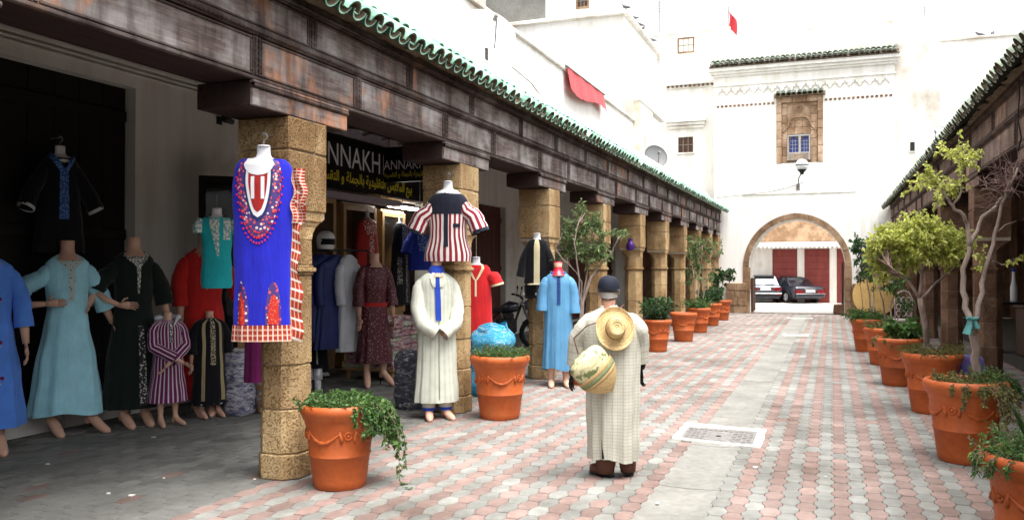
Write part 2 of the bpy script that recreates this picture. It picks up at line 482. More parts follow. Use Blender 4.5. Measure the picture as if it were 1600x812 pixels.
paving = bpy.data.objects.new('pavement', None); link(paving)
tag(paving, 'interlocking red and grey zigzag pavers laid in stripes along the street', 'pavement', kind='structure')
PX, PY = 0.1165, 0.225
def paver_outline(k):
    a, b = 0.0455 * k, 0.071 * k
    e = PY / 2 - 0.0035 - (1 - k) * 0.05
    half = [(a, -e), (a + 0.002, -0.078), (b, -0.036), (b, 0.036), (a + 0.002, 0.078), (a, e)]
    return half + [(-x, y) for x, y in half[::-1]]
OUT, INN = paver_outline(0.965), paver_outline(0.90)
def paver_into(mb, x, y, z, full, tone, mi=0, rz=0.0):
    c, s_ = math.cos(rz), math.sin(rz)
    tx, ty = rnd.uniform(-0.02, 0.02), rnd.uniform(-0.012, 0.012)
    def T(p, dz): return (x + p[0] * c - p[1] * s_, y + p[0] * s_ + p[1] * c, z + dz + (p[0] * tx + p[1] * ty if dz > -0.01 else 0))
    n = 12
    vs = [T(p, 0) for p in INN] + [T(p, -0.0045) for p in OUT]
    fs = [tuple(range(n))] + [(i, n + i, n + (i + 1) % n, (i + 1) % n) for i in range(n)]
    vs += [T(p, -0.0245 if not full else -0.03) for p in OUT]
    fs += [(n + i, 2 * n + i, 2 * n + (i + 1) % n, n + (i + 1) % n) for i in range(n)]
    mb.add(vs, fs, mi)
    mb.tone.extend([tone] * len(vs))
MHC = [g(1049, 684.8), g(1070.6, 660), g(1197.5, 670.6), g(1188.8, 699)]     # manhole surround corners
STRIP = (-11 * PX, -7 * PX - .002)
cells = []
nx0, nx1 = int(-7.62 / PX), int(2.9 / PX)
for i in range(nx0, nx1 + 1):
    cx_ = (i + 0.5) * PX
    if STRIP[0] < cx_ < STRIP[1]: continue
    for j in range(int(3.1 / PY), int((GATE_Y - 0.15) / PY)):
        cy_ = (j + (0.5 if i % 2 else 0.0)) * PY
        if -1.45 < cx_ < -0.70 and 8.25 < cy_ < 9.0: continue
        if abs(cx_ + 4.24) < 0.17 and False: continue
        px, py, w = proj((cx_, cy_, 0))
        if not (-90 < px < 1690) or py > 880: continue
        red = (i % 2 == 0)
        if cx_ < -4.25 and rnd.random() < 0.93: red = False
        elif rnd.random() < 0.012: red = not red
        cells.append((w, cx_, cy_, red, -20 < px < 1620 and py < 825))
cells.sort()
near = [c for c in cells if c[4]][:300]
ns = set((c[1], c[2]) for c in near)
pmesh = {}
for red in (True, False):
    for k in range(5):
        b = MB(); b.tone = []
        paver_into(b, 0, 0, 0, True, 0.15 + 0.17 * k)
        pmesh[red, k] = b.mesh('paver', 'paver_red' if red else 'paver_grey')
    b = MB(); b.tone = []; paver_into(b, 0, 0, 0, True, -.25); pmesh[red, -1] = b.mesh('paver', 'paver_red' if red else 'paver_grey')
for w, x, y, red, _ in near:
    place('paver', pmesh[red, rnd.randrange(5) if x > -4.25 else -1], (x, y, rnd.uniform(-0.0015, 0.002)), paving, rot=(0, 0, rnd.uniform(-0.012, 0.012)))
b = MB(); b.tone = []
for w, x, y, red, _ in cells:
    if (x, y) in ns: continue
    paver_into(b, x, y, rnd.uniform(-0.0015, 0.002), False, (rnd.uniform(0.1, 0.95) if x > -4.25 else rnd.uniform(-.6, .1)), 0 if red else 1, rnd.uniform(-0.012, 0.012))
tag(b.build('paver_field', ['paver_red', 'paver_grey'], paving), kind='stuff')

drain = bpy.data.objects.new('drain_channel', None); link(drain)
tag(drain, 'shallow concrete drain strip running down the middle of the street', 'drain', kind='structure')
b = MB()
L = 1.62
HS = 2 * PX + .009
prof = [(-HS, -0.0035), (-0.15, -0.011), (0, -0.015), (0.15, -0.011), (HS, -0.0035)]
vs = []; fs = []
for yy in (0.006, L - 0.006):
    vs += [(x, yy, z) for x, z in prof]
vs += [(x, yy, -0.06) for yy in (0.006, L - 0.006) for x in (-HS, HS)]
for i in range(4): fs.append((i, i + 1, 6 + i, 5 + i))
fs += [(0, 5, 12, 10), (4, 11, 13, 9), (0, 10, 11, 4, 3, 2, 1), (5, 6, 7, 8, 9, 13, 12)]
b.add(vs, fs)
slab = b.mesh('slab', 'slab_concrete')
k = 0
y = 3.3
while y + L < GATE_Y - 0.1:
    if not (y < 8.62 < y + L) or True:
        place('slab', slab, (-9 * PX, y, rnd.uniform(-0.002, 0.0015)), drain)
    y += L; k += 1

# manhole
mh = thing('drain_cover', 'cast iron drain cover in a ring of white mortar on the concrete strip', 'drain cover', tuple(g(1122, 680)))
inn = [g(1061.9, 684.5), g(1075, 666.5), g(1184, 674.5), g(1175.6, 696)]
b = MB(); nseg = 10
ring_o = []; ring_i = []
for q in range(4):
    for t in range(nseg):
        a = MHC[q].lerp(MHC[(q + 1) % 4], t / nseg); c = inn[q].lerp(inn[(q + 1) % 4], t / nseg)
        d = (a - c) * rnd.uniform(-0.12, 0.10)
        ring_o.append(a + d); ring_i.append(c)
n = len(ring_o)
vs = [(p.x, p.y, 0.004) for p in ring_o] + [(p.x * .3 + q.x * .7, p.y * .3 + q.y * .7, 0.012 + rnd.uniform(-.002, .002)) for q, p in zip(ring_o, ring_i)] + [(p.x, p.y, 0.009) for p in ring_i] + [(p.x, p.y, -0.013) for p in ring_i] + [(p.x, p.y, -0.013) for p in ring_o]
fs = []
for i in range(n):
    j = (i + 1) % n
    fs += [(i, n + i, n + j, j), (n + i, 2 * n + i, 2 * n + j, n + j), (2 * n + i, 3 * n + i, 3 * n + j, 2 * n + j), (4 * n + i, i, j, 4 * n + j)]
b.add(vs, [f[::-1] for f in fs])
b.build('mortar_surround', 'mortar_white', mh)
def quadpt(u, v, z): 
    p = inn[0].lerp(inn[3], u).lerp(inn[1].lerp(inn[2], u), v); return (p.x, p.y, z)
b = MB()
b.add([quadpt(0.01, 0.01, 0.001), quadpt(.99, .01, 0.001), quadpt(.99, .99, 0.001), quadpt(.01, .99, 0.001)], [(0, 1, 2, 3)])
b.build('cover_plate', 'iron', mh)
b = MB()
for i in range(13):
    u0 = 0.04 + i * 0.072
    for j in range(7):
        if 4 <= i <= 8 and 1 <= j <= 5: continue
        v0 = 0.05 + j * 0.13
        e = 0.02 if (i + j) % 2 else 0.0
        q = [quadpt(u0 + e, v0, .0), quadpt(u0 + .052, v0 + e, .0), quadpt(u0 + .052 - e, v0 + .10, .0), quadpt(u0, v0 + .10 - e, .0)]
        b.add([(p[0], p[1], .0012) for p in q] + [(p[0], p[1], .007) for p in q], [(4, 5, 6, 7), (0, 1, 5, 4), (1, 2, 6, 5), (2, 3, 7, 6), (3, 0, 4, 7)])
tag(b.build('raised_pattern', 'iron', mh), kind='stuff')
b = MB(); p = quadpt(.5, .45, .002); b.lathe([(0.028, 0), (0.028, .0025)], 12, p, cap1=True); b.build('lifting_hole', 'door_black', mh)
# two farther covers
for (px, py, sx, sy, lab) in ((1243, 523, .62, .5, 'small flush drain cover further along the strip toward the gate'), (1250, 497, .8, .3, 'narrow grating set in the paving just inside the gate arch')):
    p = g(px, py)
    t = thing('drain_cover', lab, 'drain cover', tuple(p))
    b = MB(); b.cbox(p.x - sx / 2, p.x + sx / 2, p.y - sy / 2, p.y + sy / 2, -0.02, 0.010, 0.004); b.build('frame', 'mortar_white', t)
    b = MB(); b.box(p.x - sx / 2 + .07, p.x + sx / 2 - .07, p.y - sy / 2 + .07, p.y + sy / 2 - .07, 0, 0.013); b.build('cover_plate', 'iron', t)
# litter: torn leaf scraps on the pavers
b = MB(); b.tone = []
for k in range(14):
    p = g(632 + rnd.uniform(-9, 16), 760 + rnd.uniform(-5, 5)); a = rnd.uniform(0, 6)
    for s_ in range(1):
        r_ = rnd.uniform(.012, .022)
        q = [(p.x + r_ * math.cos(a + w) * (1 if w % 2 < 1 else .6), p.y + r_ * math.sin(a + w), .006 + rnd.uniform(0, .012)) for w in (0, 1.6, 3.1, 4.7)]
        b.add(q, [(0, 1, 2, 3)]); b.tone.extend([rnd.random()] * 4)
tag(b.build('fallen_leaves', 'leaf_green'), 'few green leaves fallen on the pavers beside the big clay pot', 'leaves', kind='stuff')
flat('paper', (0.75, 0.74, 0.72), 0.8)
for i, (px, py) in enumerate(((398, 749), (1027, 786), (1180, 730), (1413, 653), (170, 771), (206, 774), (256, 747), (75, 725), (241, 683), (1290, 745))):
    p = g(px, py); b = MB(); r_ = .012 + .006 * (i % 3)
    pts = [(p.x + r_ * math.cos(a) * rnd.uniform(.6, 1.3), p.y + r_ * math.sin(a) * rnd.uniform(.6, 1.3)) for a in [k * PI / 3 for k in range(6)]]
    b.prism(pts, 'z', .002, .009)
    tag(b.build('paper_scrap', 'paper'), 'tiny scrap of white litter lying on the paving', 'litter', 'litter scraps on the paving')
# ================================================================ ARCADES
def rope(mb, p0, p1, r=0.013, pitch=0.045, mi=0):
    """twisted rope moulding between two points"""
    p0, p1 = Vector(p0), Vector(p1); d = p1 - p0; Ln = d.length; t = d.normalized()
    a = t.orthogonal().normalized(); c = t.cross(a); n = 6
    m = max(2, int(Ln / (pitch / 4)))
    vs = []; fs = []
    for i in range(m + 1):
        s_ = i / m * Ln
        for k in range(n):
            an = 2 * PI * k / n
            rr = r * (1 + 0.28 * math.cos(2 * an - 2 * PI * s_ / pitch))
            q = p0 + t * s_ + a * (math.cos(an) * rr) + c * (math.sin(an) * rr); vs.append(q)
    for i in range(m):
        for k in range(n):
            fs.append((i * n + k, i * n + (k + 1) % n, (i + 1) * n + (k + 1) % n, (i + 1) * n + k))
    mb.add(vs, fs, mi)

def octo(mb, cx, cy, h, cut, z0, z1, ch=0.008, j=0.003):
    """octagonal drum: half width h, chamfer cut"""
    def ring(hh, cc, z): 
        base = [(hh, -hh + cc), (hh, hh - cc), (hh - cc, hh), (-hh + cc, hh), (-hh, hh - cc), (-hh, -hh + cc), (-hh + cc, -hh), (hh - cc, -hh)]
        return [(cx + x + rnd.uniform(-j, j), cy + y + rnd.uniform(-j, j), z) for x, y in base]
    vs = ring(h - ch, cut, z0) + ring(h, cut, z0 + ch) + ring(h, cut, z1 - ch) + ring(h - ch, cut, z1)
    fs = [tuple(range(8))[::-1], tuple(range(24, 32))]
    for r_ in range(3):
        for k in range(8):
            fs.append((r_ * 8 + k, r_ * 8 + (k + 1) % 8, r_ * 8 + 8 + (k + 1) % 8, r_ * 8 + 8 + k))
    mb.add(vs, fs)

def pillar(parent, X0, s_, yc, mat, seed):
    """X0 street face, s_ direction to the inside, square block above an octagonal shaft"""
    rnd.seed(seed)
    cx = X0 + s_ * 0.235
    bx = cx; cx = X0 + s_ * 0.20
    b = MB(); octo(b, cx, yc, 0.172, 0.095, 0.0, 2.1, 0.0, 0); b.box(bx - .235, bx + .235, yc - .245, yc + .245, 2.1, 2.9)
    P = b.build('pillar', 'mortar', parent)
    zs = [0.0, 0.19 + rnd.uniform(-.02, .02)]
    while zs[-1] < 1.30: zs.append(zs[-1] + rnd.uniform(0.30, 0.42))
    zs[-1] = 1.64
    for i in range(len(zs) - 1):
        b = MB(); octo(b, cx, yc, 0.184 + (0.012 if i == 0 else rnd.uniform(-.004, .004)), 0.098, zs[i] + .003, zs[i + 1] - .003, 0.010)
        b.build('stone_block', mat, P)
    b = MB()   # neck ring
    for (z0, z1, h) in ((1.64, 1.665, .195), (1.665, 1.70, .212), (1.70, 1.72, .195)): octo(b, cx, yc, h, .10, z0, z1, .006, .001)
    b.build('neck_ring', mat, P)
    b = MB(); octo(b, cx, yc, .186, .098, 1.723, 1.93, .006)
    b.build('stone_block', mat, P)
    b = MB()   # broached transition from octagon to square
    sec = [(1.933, .186, .098), (1.98, .188, .08), (2.03, .195, .05), (2.07, .212, .02), (2.085, .225, .006), (2.15, .235, .006)]
    vs = []
    for z, h, c in sec:
        cc_ = cx + (bx - cx) * (z - 1.933) / .217
        vs += [(cc_ + x, yc + y, z) for x, y in [(h, -h + c), (h, h - c), (h - c, h), (-h + c, h), (-h, h - c), (-h, -h + c), (-h + c, -h), (h - c, -h)]]
    fs = [tuple(range(8))[::-1], tuple(range(40, 48))]
    for r_ in range(5):
        for k in range(8): fs.append((r_ * 8 + k, r_ * 8 + (k + 1) % 8, r_ * 8 + 8 + (k + 1) % 8, r_ * 8 + 8 + k))
    b.add(vs, fs); b.build('impost', mat, P)
    cx = bx
    x0, x1 = cx - .25, cx + .25; y0, y1 = yc - .262, yc + .262
    sp = yc + rnd.choice((-.06, .07, .1))
    sp2 = cx + rnd.choice((-.05, .06))
    zt = 2.60 + rnd.uniform(-.05, .06)
    b = MB(); b.cbox(x0, x1, y0, y1, 2.153, zt - .004, .011, .004); b.build('stone_block', mat, P)
    for (a0, a1) in ((y0, sp - .006), (sp + .006, y1)):
        b = MB(); b.cbox(x0, x1, a0, a1, zt + .004, 2.90, .011, .004); b.build('stone_block', mat, P)
    return P

def make_tile(name, mats, up=True, r=0.085, ln=0.42):
    """barrel tile lying along x (towards -x is downhill front)"""
    b = MB(); n = 8; t = 0.013
    vs = []; fs = []; mi = []
    for (x, rr) in ((0, r), (ln, r * 0.82)):
        for q in (rr, rr - t):
            for k in range(n + 1):
                a = PI * k / n
                vs.append((x, q * math.cos(a), q * math.sin(a) * (1 if up else -1)))
    w = n + 1
    for k in range(n):
        fs.append((k, k + 1, 2 * w + k + 1, 2 * w + k)); mi.append(0)
        fs.append((w + k, w + k + 1, 3 * w + k + 1, 3 * w + k)); mi.append(1)
        fs.append((k, k + 1, w + k + 1, w + k)); mi.append(0)
    b.add(vs, fs); b.m = mi
    return b.mesh(name, mats, smooth=True)

tile_l = make_tile('eave_tile', ['tile_green', 'tile_clay'], True, .094)
tile_pan = make_tile('pan_tile', ['tile_green', 'tile_clay'], False, 0.088, 0.44)
tile_r = make_tile('eave_tile', ['tile_dark', 'tile_clay'])
tile_rp = make_tile('pan_tile', ['tile_dark', 'tile_clay'], False, 0.088, 0.44)

def arcade(label, X0, s_, Y0, Y1, pil, wood, stn, tmesh, pmesh_, zo=0.0, slope_missing=0.06):
    """X0: street face of the beam; s_: +1/-1 direction to the inside"""
    A = thing('arcade', label, 'arcade', (X0, (Y0 + Y1) / 2, 0))
    def xs(u0, u1): 
        a, c = X0 + s_ * u0, X0 + s_ * u1
        return (min(a, c), max(a, c))
    for k, yc in enumerate(pil):
        pillar(A, X0 - s_ * 0.0, s_, yc, stn, 100 + k + int(X0 * 10))
        rnd.seed(500 + k)
        b = MB()   # carved wooden corbel (bolster) on the pillar
        b.cbox(*xs(0.02, 0.52), yc - .69, yc + .58, 2.903, 3.096, .006)
        C = b.build('corbel', 'ceiling_wood', A)  # darker than its face board: shade on the sides put into the colour
        b = MB(); b.cbox(*xs(-0.008, 0.022), yc - .695, yc + .585, 2.905, 3.035, .005); b.cbox(*xs(-0.022, 0.022), yc - .70, yc + .59, 3.072, 3.092, .004); b.build('corbel_face', wood, C)
        b = MB(); rope(b, (X0 + s_ * -0.010, yc - .70, 3.053), (X0 + s_ * -0.010, yc + .59, 3.053), .018); b.build('rope_moulding', wood + '_frame', C, smooth=True)
    b = MB(); b.box(*xs(0.03, 0.44), Y0, Y1, 3.10, 3.82); beam = b.build('beam', 'ceiling_wood', A)  # dark timber paints the soffit shade into the colour
    # lower and upper rows of carved panels
    def board(y0, y1, z0, z1, u):
        m_ = 0.018
        b = MB(); b.cbox(*xs(u, 0.032), y0 + .045, y1 - .045, z0, z1, .006, .001)
        P = b.build('panel', wood, A)
        b = MB()
        e = u - .012
        for (a, c, d, f) in ((y0 + .05, y1 - .05, z0 + .006, z0 + .006 + m_), (y0 + .05, y1 - .05, z1 - .006 - m_, z1 - .006), (y0 + .05, y0 + .05 + m_, z0 + .03, z1 - .03), (y1 - .05 - m_, y1 - .05, z0 + .03, z1 - .03)):
            b.cbox(*xs(e, u + .002), a, c, d, f, .004)
        b.build('panel_frame', wood + '_frame', P)
    def stile(y, z0, z1, u):
        b = MB(); b.cbox(*xs(u - .012, .034), y - .040, y + .040, z0, z1, .006)
        rope(b, (X0 + s_ * (u - .018), y - .018, z0 + .01), (X0 + s_ * (u - .018), y - .018, z1 - .01), .011)
        rope(b, (X0 + s_ * (u - .018), y + .018, z0 + .01), (X0 + s_ * (u - .018), y + .018, z1 - .01), .011)
        b.build('stile', wood + '_frame', A)
    low = []
    for yc in pil: low += [yc - .64, yc + .78]
    low = [y for y in low if Y0 + .2 < y < Y1 - .1]
    up = []
    for a, c in zip(pil[:-1], pil[1:]): up += [a + .05, (a + c) / 2 + .12]
    up = [Y0] + [y for y in up + [pil[-1]] if Y0 + .3 < y < Y1 - .2] + [Y1]
    low = [Y0] + low + [Y1]
    for rows, z0, z1, u in ((low, 3.125, 3.425, 0.012), (up, 3.495, 3.755, -0.006)):
        for a, c in zip(rows[:-1], rows[1:]): board(a, c, z0, z1, u)
        for a in rows[1:-1]: stile(a, z0 - .004, z1 + .004, u)
    b = MB()
    for (z0, z1, u) in ((3.094, 3.120, -.012), (3.430, 3.448, -.018), (3.466, 3.490, -.030), (3.760, 3.778, -.03), (3.797, 3.835, -.055)):
        b.cbox(*xs(u, .033), Y0, Y1, z0, z1, .005)
    b.build('rail', wood + '_frame', A)
    for z, u in ((3.457, -.022), (3.7875, -.042)):
        b = MB(); rope(b, (X0 + s_ * u, Y0, z), (X0 + s_ * u, Y1, z), .018); b.build('rope_moulding', wood + '_frame', A, smooth=True)
    # rough mortar bed and tiles
    b = MB(); n = int((Y1 - Y0) / .12)
    vs = []
    for i in range(n + 1):
        y = Y0 + (Y1 - Y0) * i / n
        for (u, z) in ((-.03, 3.838), (-.05 + rnd.uniform(-.03, .02), 3.86 + rnd.uniform(-.015, .02)), (-.09 + rnd.uniform(-.05, .03), 3.89), (.34, 4.24), (.45, 3.838)):
            vs.append((X0 + s_ * u, y, z))
    fs = []
    for i in range(n):
        for k in range(5): fs.append((i * 5 + k, i * 5 + (k + 1) % 5, i * 5 + 5 + (k + 1) % 5, i * 5 + 5 + k))
    fs += [(0, 1, 2, 3, 4), tuple(n * 5 + k for k in range(5))[::-1]]
    b.add(vs, fs); b.build('mortar_bed', 'tile_clay', A)
    pitch = .2
    tilt = R(36)
    m = int((Y1 - Y0) / pitch)
    pans = MB()
    tiles = []
    for i in range(m):
        y = Y0 + (i + .5) * pitch
        for course in (0, 1):
            if course == 0 and rnd.random() < slope_missing: continue
            u = -.32 + course * .30 + rnd.uniform(-.016, .016)
            z = 3.775 + course * (.30 * math.tan(tilt) + 0.006) + rnd.uniform(-.008, .008)
            tiles.append((y + rnd.uniform(-.012, .012), u, z, rnd.uniform(-.06, .06), rnd.uniform(-.05, .05)))
    for y, u, z, a, c in tiles:
        place('eave_tile', tmesh, (X0 + s_ * u, y, z + .035), A, rot=(c, -tilt if s_ > 0 else -tilt, (0 if s_ > 0 else PI) + a))
    for i in range(m + 1):      # the channel tiles between them, joined
        y = Y0 + i * pitch
        for course in (0, 1):
            u = -.335 + course * .32 + rnd.uniform(-.012, .012); z = 3.835 + course * .32 * math.tan(tilt)
            Mx = Matrix.Translation((X0 + s_ * u, y, z)) @ Matrix.Rotation((0 if s_ > 0 else PI) + rnd.uniform(-.05, .05), 4, 'Z') @ Matrix.Rotation(-tilt, 4, 'Y')
            st = len(pans.v)
            pans.add([tuple(v.co) for v in pmesh_.vertices], [tuple(p.vertices) for p in pmesh_.polygons])
            pans.m[-len(pmesh_.polygons):] = [p.material_index for p in pmesh_.polygons]
            pans.move(Mx, st)
    o = pans.build('pan_tile', [pmesh_.materials[0], pmesh_.materials[1]], A, smooth=True)
    tag(o, kind='stuff')
    # parapet above the tiles, its top edge uneven
    b = MB(); n = 120; vs = []
    for i in range(n + 1):
        y = Y0 + (Y1 - Y0) * i / n
        e = mnoise.noise((y * 1.7, X0, 0)) * .018
        for (u, z) in ((.26, 4.02), (.34, 4.30), (.47, 4.575 + e), (.64, 4.60 + e), (.64, 4.02)):
            vs.append((X0 + s_ * u, y, z))
    fs = []
    for i in range(n):
        for k in range(5): fs.append((i * 5 + k, i * 5 + (k + 1) % 5, i * 5 + 5 + (k + 1) % 5, i * 5 + 5 + k))
    fs += [(0, 1, 2, 3, 4), tuple(n * 5 + k for k in range(5))[::-1]]
    b.add(vs, fs); b.build('parapet', 'parapet', A)
    return A, xs

PIL_L = [2.45, 5.74, 8.99, 12.21, 15.41, 18.62, 21.62, 24.52, 27.36, 30.06, 32.28]
LX = -4.0
ARC_L, xsL = arcade('long arcade with green glazed eave tiles and ochre pillars hung with kaftans', LX, -1, -1.0, GATE_Y - .02, PIL_L, 'beam_wood', 'stone', tile_l, tile_pan)
PIL_R = [1.9, 6.2, 10.35, 14.37, 18.45, 22.6, 26.9, 31.2]
RX = 2.0
ARC_R, xsR = arcade('brown arcade with dark eave tiles and reddish stone pillars behind the potted trees', RX, 1, -1.0, GATE_Y - .02, PIL_R, 'beam_brown', 'stone_brown', tile_r, tile_rp)

# ceilings, back walls, doors
def interior(A, xs, X0, s_, openings, wallmat):
    """openings: (y0,y1,z0,z1,kind) in the back wall at u=3.6"""
    U = 3.6
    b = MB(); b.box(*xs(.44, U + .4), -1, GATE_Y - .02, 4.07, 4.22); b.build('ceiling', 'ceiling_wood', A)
    n = 0
    y = -0.6
    b = MB()
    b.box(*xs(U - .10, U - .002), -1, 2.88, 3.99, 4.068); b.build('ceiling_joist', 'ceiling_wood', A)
    b = MB(); last = -1.0
    for (y0, y1, z0, z1, kind) in openings:
        if y0 > last: b.box(*xs(U, U + .3), last, y0, 0, 4.07)
        if z1 < 4.06: b.box(*xs(U, U + .3), y0, y1, z1, 4.07)
        if z0 > 0: b.box(*xs(U, U + .3), y0, y1, 0, z0)
        last = y1
    b.box(*xs(U, U + .3), last, GATE_Y - .02, 0, 4.07)
    b.build('wall', wallmat, A)
    for (y0, y1, z0, z1, kind) in openings:
        if kind is None: continue
        D = MB(); D.box(*xs(U + .16, U + .22), y0 - .02, y1 + .02, z0, z1)
        d = D.build('door', kind, A)
        nb = max(3, int((y1 - y0) / .3)); w = (y1 - y0 - .06) / nb
        for i in range(nb):
            q = MB(); q.cbox(*xs(U + .13, U + .165), y0 + .03 + i * w + .004, y0 + .03 + (i + 1) * w - .004, z0 + .02, z1 - .02, .006)
            q.build('plank', kind, d)
        for zz in (z0 + .35, (z0 + z1) / 2, z1 - .4):
            q = MB(); q.cbox(*xs(U + .10, U + .132), y0 + .03, y1 - .03, zz, zz + .12, .006); q.build('batten', kind, d)
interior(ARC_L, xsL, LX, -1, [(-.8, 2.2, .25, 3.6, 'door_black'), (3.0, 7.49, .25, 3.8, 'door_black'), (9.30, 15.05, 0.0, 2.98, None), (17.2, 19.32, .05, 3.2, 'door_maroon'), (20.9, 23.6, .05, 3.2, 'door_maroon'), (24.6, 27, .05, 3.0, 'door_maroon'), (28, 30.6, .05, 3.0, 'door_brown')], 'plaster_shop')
interior(ARC_R, xsR, RX, 1, [(0, 3, .1, 3.2, 'door_brown'), (4.5, 8.2, .1, 3.2, 'door_brown'), (9.2, 12.6, .1, 3.2, 'door_brown'), (13.6, 17.4, .1, 3.2, 'door_brown'), (18.6, 21.8, .1, 3.2, 'door_brown'), (23, 26.5, .1, 3.2, 'door_brown'), (27.5, 31, .1, 3.2, 'door_brown')], 'stone_brown')
# end walls that close the arcades behind the viewer
for A, xs in ((ARC_L, xsL), (ARC_R, xsR)):
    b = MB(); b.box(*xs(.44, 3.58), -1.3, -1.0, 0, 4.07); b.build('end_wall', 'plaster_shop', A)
    b = MB(); b.box(*xs(.24, 3.58), GATE_Y - .32, GATE_Y - .03, 0, 4.06); b.build('end_wall', 'stone_brown', A)
# mouldings above the big dark door
b = MB()
for z0, z1, e in ((3.93, 3.955, .04), (3.975, 4.0, .06), (4.02, 4.066, .09)):
    b.cbox(-7.6, -7.6 + e, 2.9, 8.75, z0, z1, .006)
b.build('moulding', 'plaster_shop', ARC_L)

# ---------------------------------------------------------------- shop interior behind the opening
flat('tan_wood', (0.42, 0.26, 0.11), 0.5, kind='pos', scale=3, stretch=(6, 6, 1))
flat('sign_black', (0.006, 0.006, 0.007), 0.35, bump=0.02)
emis('tube_light', (1.0, 0.96, 0.88), 22.0)
flat('grey_trim', (0.42, 0.37, 0.43), 0.7)
flat('white_paint', (0.78, 0.78, 0.80), 0.5)
flat('sign_white', (0.90, 0.95, 0.97), 0.5, bump=0)
flat('sign_yellow', (0.90, 0.78, 0.06), 0.5, bump=0)
glass('cabinet_glass', (0.04, 0.05, 0.055), 0.05, 0.15)
shop = thing('shop', 'open clothes shop with tan glazed cabinets under the black sign', 'shop', (-9.4, 12.2, 0))
b = MB()
b.box(-11.3, -11.2, 9.0, 15.4, 0, 3.6); b.box(-11.2, -7.9, 9.0, 9.1, 0, 3.6); b.box(-11.2, -7.9, 15.3, 15.4, 0, 3.6)
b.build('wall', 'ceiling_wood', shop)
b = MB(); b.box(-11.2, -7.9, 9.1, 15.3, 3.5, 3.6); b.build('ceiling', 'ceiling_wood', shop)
b = MB(); b.box(-11.2, -7.62, 9.1, 15.3, -.01, .005); b.build('floor', 'slab_concrete', shop)
def cabinet(y0, y1, z0, z1, lab, x=-7.75):
    t = thing('cabinet', lab, 'cabinet', (x, (y0 + y1) / 2, 0))
    b = MB(); b.box(x - .5, x - .47, y0, y1, 0.02, z1); b.box(x - .47, x, y0, y1, 0.02, .10); b.box(x - .47, x, y0, y1, z0 - .06, z0); b.box(x - .47, x - .0, y0, y0 + .025, .1, z1); b.box(x - .47, x, y1 - .025, y1, .1, z1); b.box(x - .47, x, y0, y1, z1, z1 + .04)
    b.build('carcass', 'tan_wood', t)
    D = MB()
    for a in ((y0 + .0, y0 + .085, z0, z1), (y1 - .085, y1, z0, z1), (y0 + .085, y1 - .085, z0, z0 + .09), (y0 + .085, y1 - .085, z1 - .09, z1)):
        D.cbox(x, x + .035, a[0], a[1], a[2], a[3], .005)
    d = D.build('door', 'tan_wood', t)
    p = MB(); p.box(x + .012, x + .016, y0 + .08, y1 - .08, z0 + .08, z1 - .08); p.build('pane', 'cabinet_glass', d)
    h = MB(); h.cbox(x + .035, x + .055, y1 - .06, y1 - .035, (z0 + z1) / 2 - .05, (z0 + z1) / 2 + .05, .004); h.build('handle', 'white_paint', d)
    b = MB(); b.cbox(x, x + .03, y0 + .02, y1 - .02, .12, z0 - .08, .005); b.build('lower_panel', 'tan_wood', t)
    return t
cabinet(12.12, 13.22, .86, 2.78, 'tan glazed cabinet showing a red kaftan with white embroidery')
cabinet(13.42, 14.30, .86, 2.74, 'tan glazed cabinet showing a black kaftan with silver embroidery')
cabinet(10.9, 11.9, .86, 2.85, 'tan glazed cabinet with dark goods behind the coat rack')
# fluorescent tube
t = thing('tube_lamp', 'lit white fluorescent tube hung inside the shop', 'lamp', (-7.66, 14.1, 2.86))
b = MB(); b.tube([(-7.62, 13.44, 2.835), (-7.62, 14.8, 2.835)], .022, 10); b.build('tube', 'tube_light', t)
b = MB(); b.cbox(-7.66, -7.58, 13.38, 14.86, 2.86, 2.9, .006); b.cbox(-7.635, -7.605, 13.38, 13.44, 2.81, 2.862, .004); b.cbox(-7.635, -7.605, 14.8, 14.86, 2.81, 2.862, .004); b.box(-7.63, -7.61, 14.0, 14.02, 2.898, 2.985); b.build('fitting', 'white_paint', t)

# ---------------------------------------------------------------- lettering
AR = {'ا': (0xFE8D, 0xFE8E, 0, 0), 'ب': (0xFE8F, 0xFE90, 0xFE91, 0xFE92), 'ة': (0xFE93, 0xFE94, 0, 0), 'ت': (0xFE95, 0xFE96, 0xFE97, 0xFE98),
      'ج': (0xFE9D, 0xFE9E, 0xFE9F, 0xFEA0), 'د': (0xFEA9, 0xFEAA, 0, 0), 'س': (0xFEB1, 0xFEB2, 0xFEB3, 0xFEB4), 'ط': (0xFEC1, 0xFEC2, 0xFEC3, 0xFEC4),
      'ع': (0xFEC9, 0xFECA, 0xFECB, 0xFECC), 'ق': (0xFED5, 0xFED6, 0xFED7, 0xFED8), 'ل': (0xFEDD, 0xFEDE, 0xFEDF, 0xFEE0), 'م': (0xFEE1, 0xFEE2, 0xFEE3, 0xFEE4),
      'و': (0xFEED, 0xFEEE, 0, 0), 'ي': (0xFEF1, 0xFEF2, 0xFEF3, 0xFEF4), 'ﻻ': (0xFEFB, 0xFEFC, 0, 0)}
def shape_ar(txt):
    txt = txt.replace('لا', 'ﻻ'); out = []
    for i, ch in enumerate(txt):
        if ch not in AR: out.append(ch); continue
        iso, fin, ini, med = AR[ch]
        prev = i > 0 and txt[i - 1] in AR and AR[txt[i - 1]][2] != 0
        nxt = ini != 0 and i + 1 < len(txt) and txt[i + 1] in AR
        out.append(chr(med if prev and nxt else fin if prev else ini if nxt else iso))
    return ''.join(out[::-1])
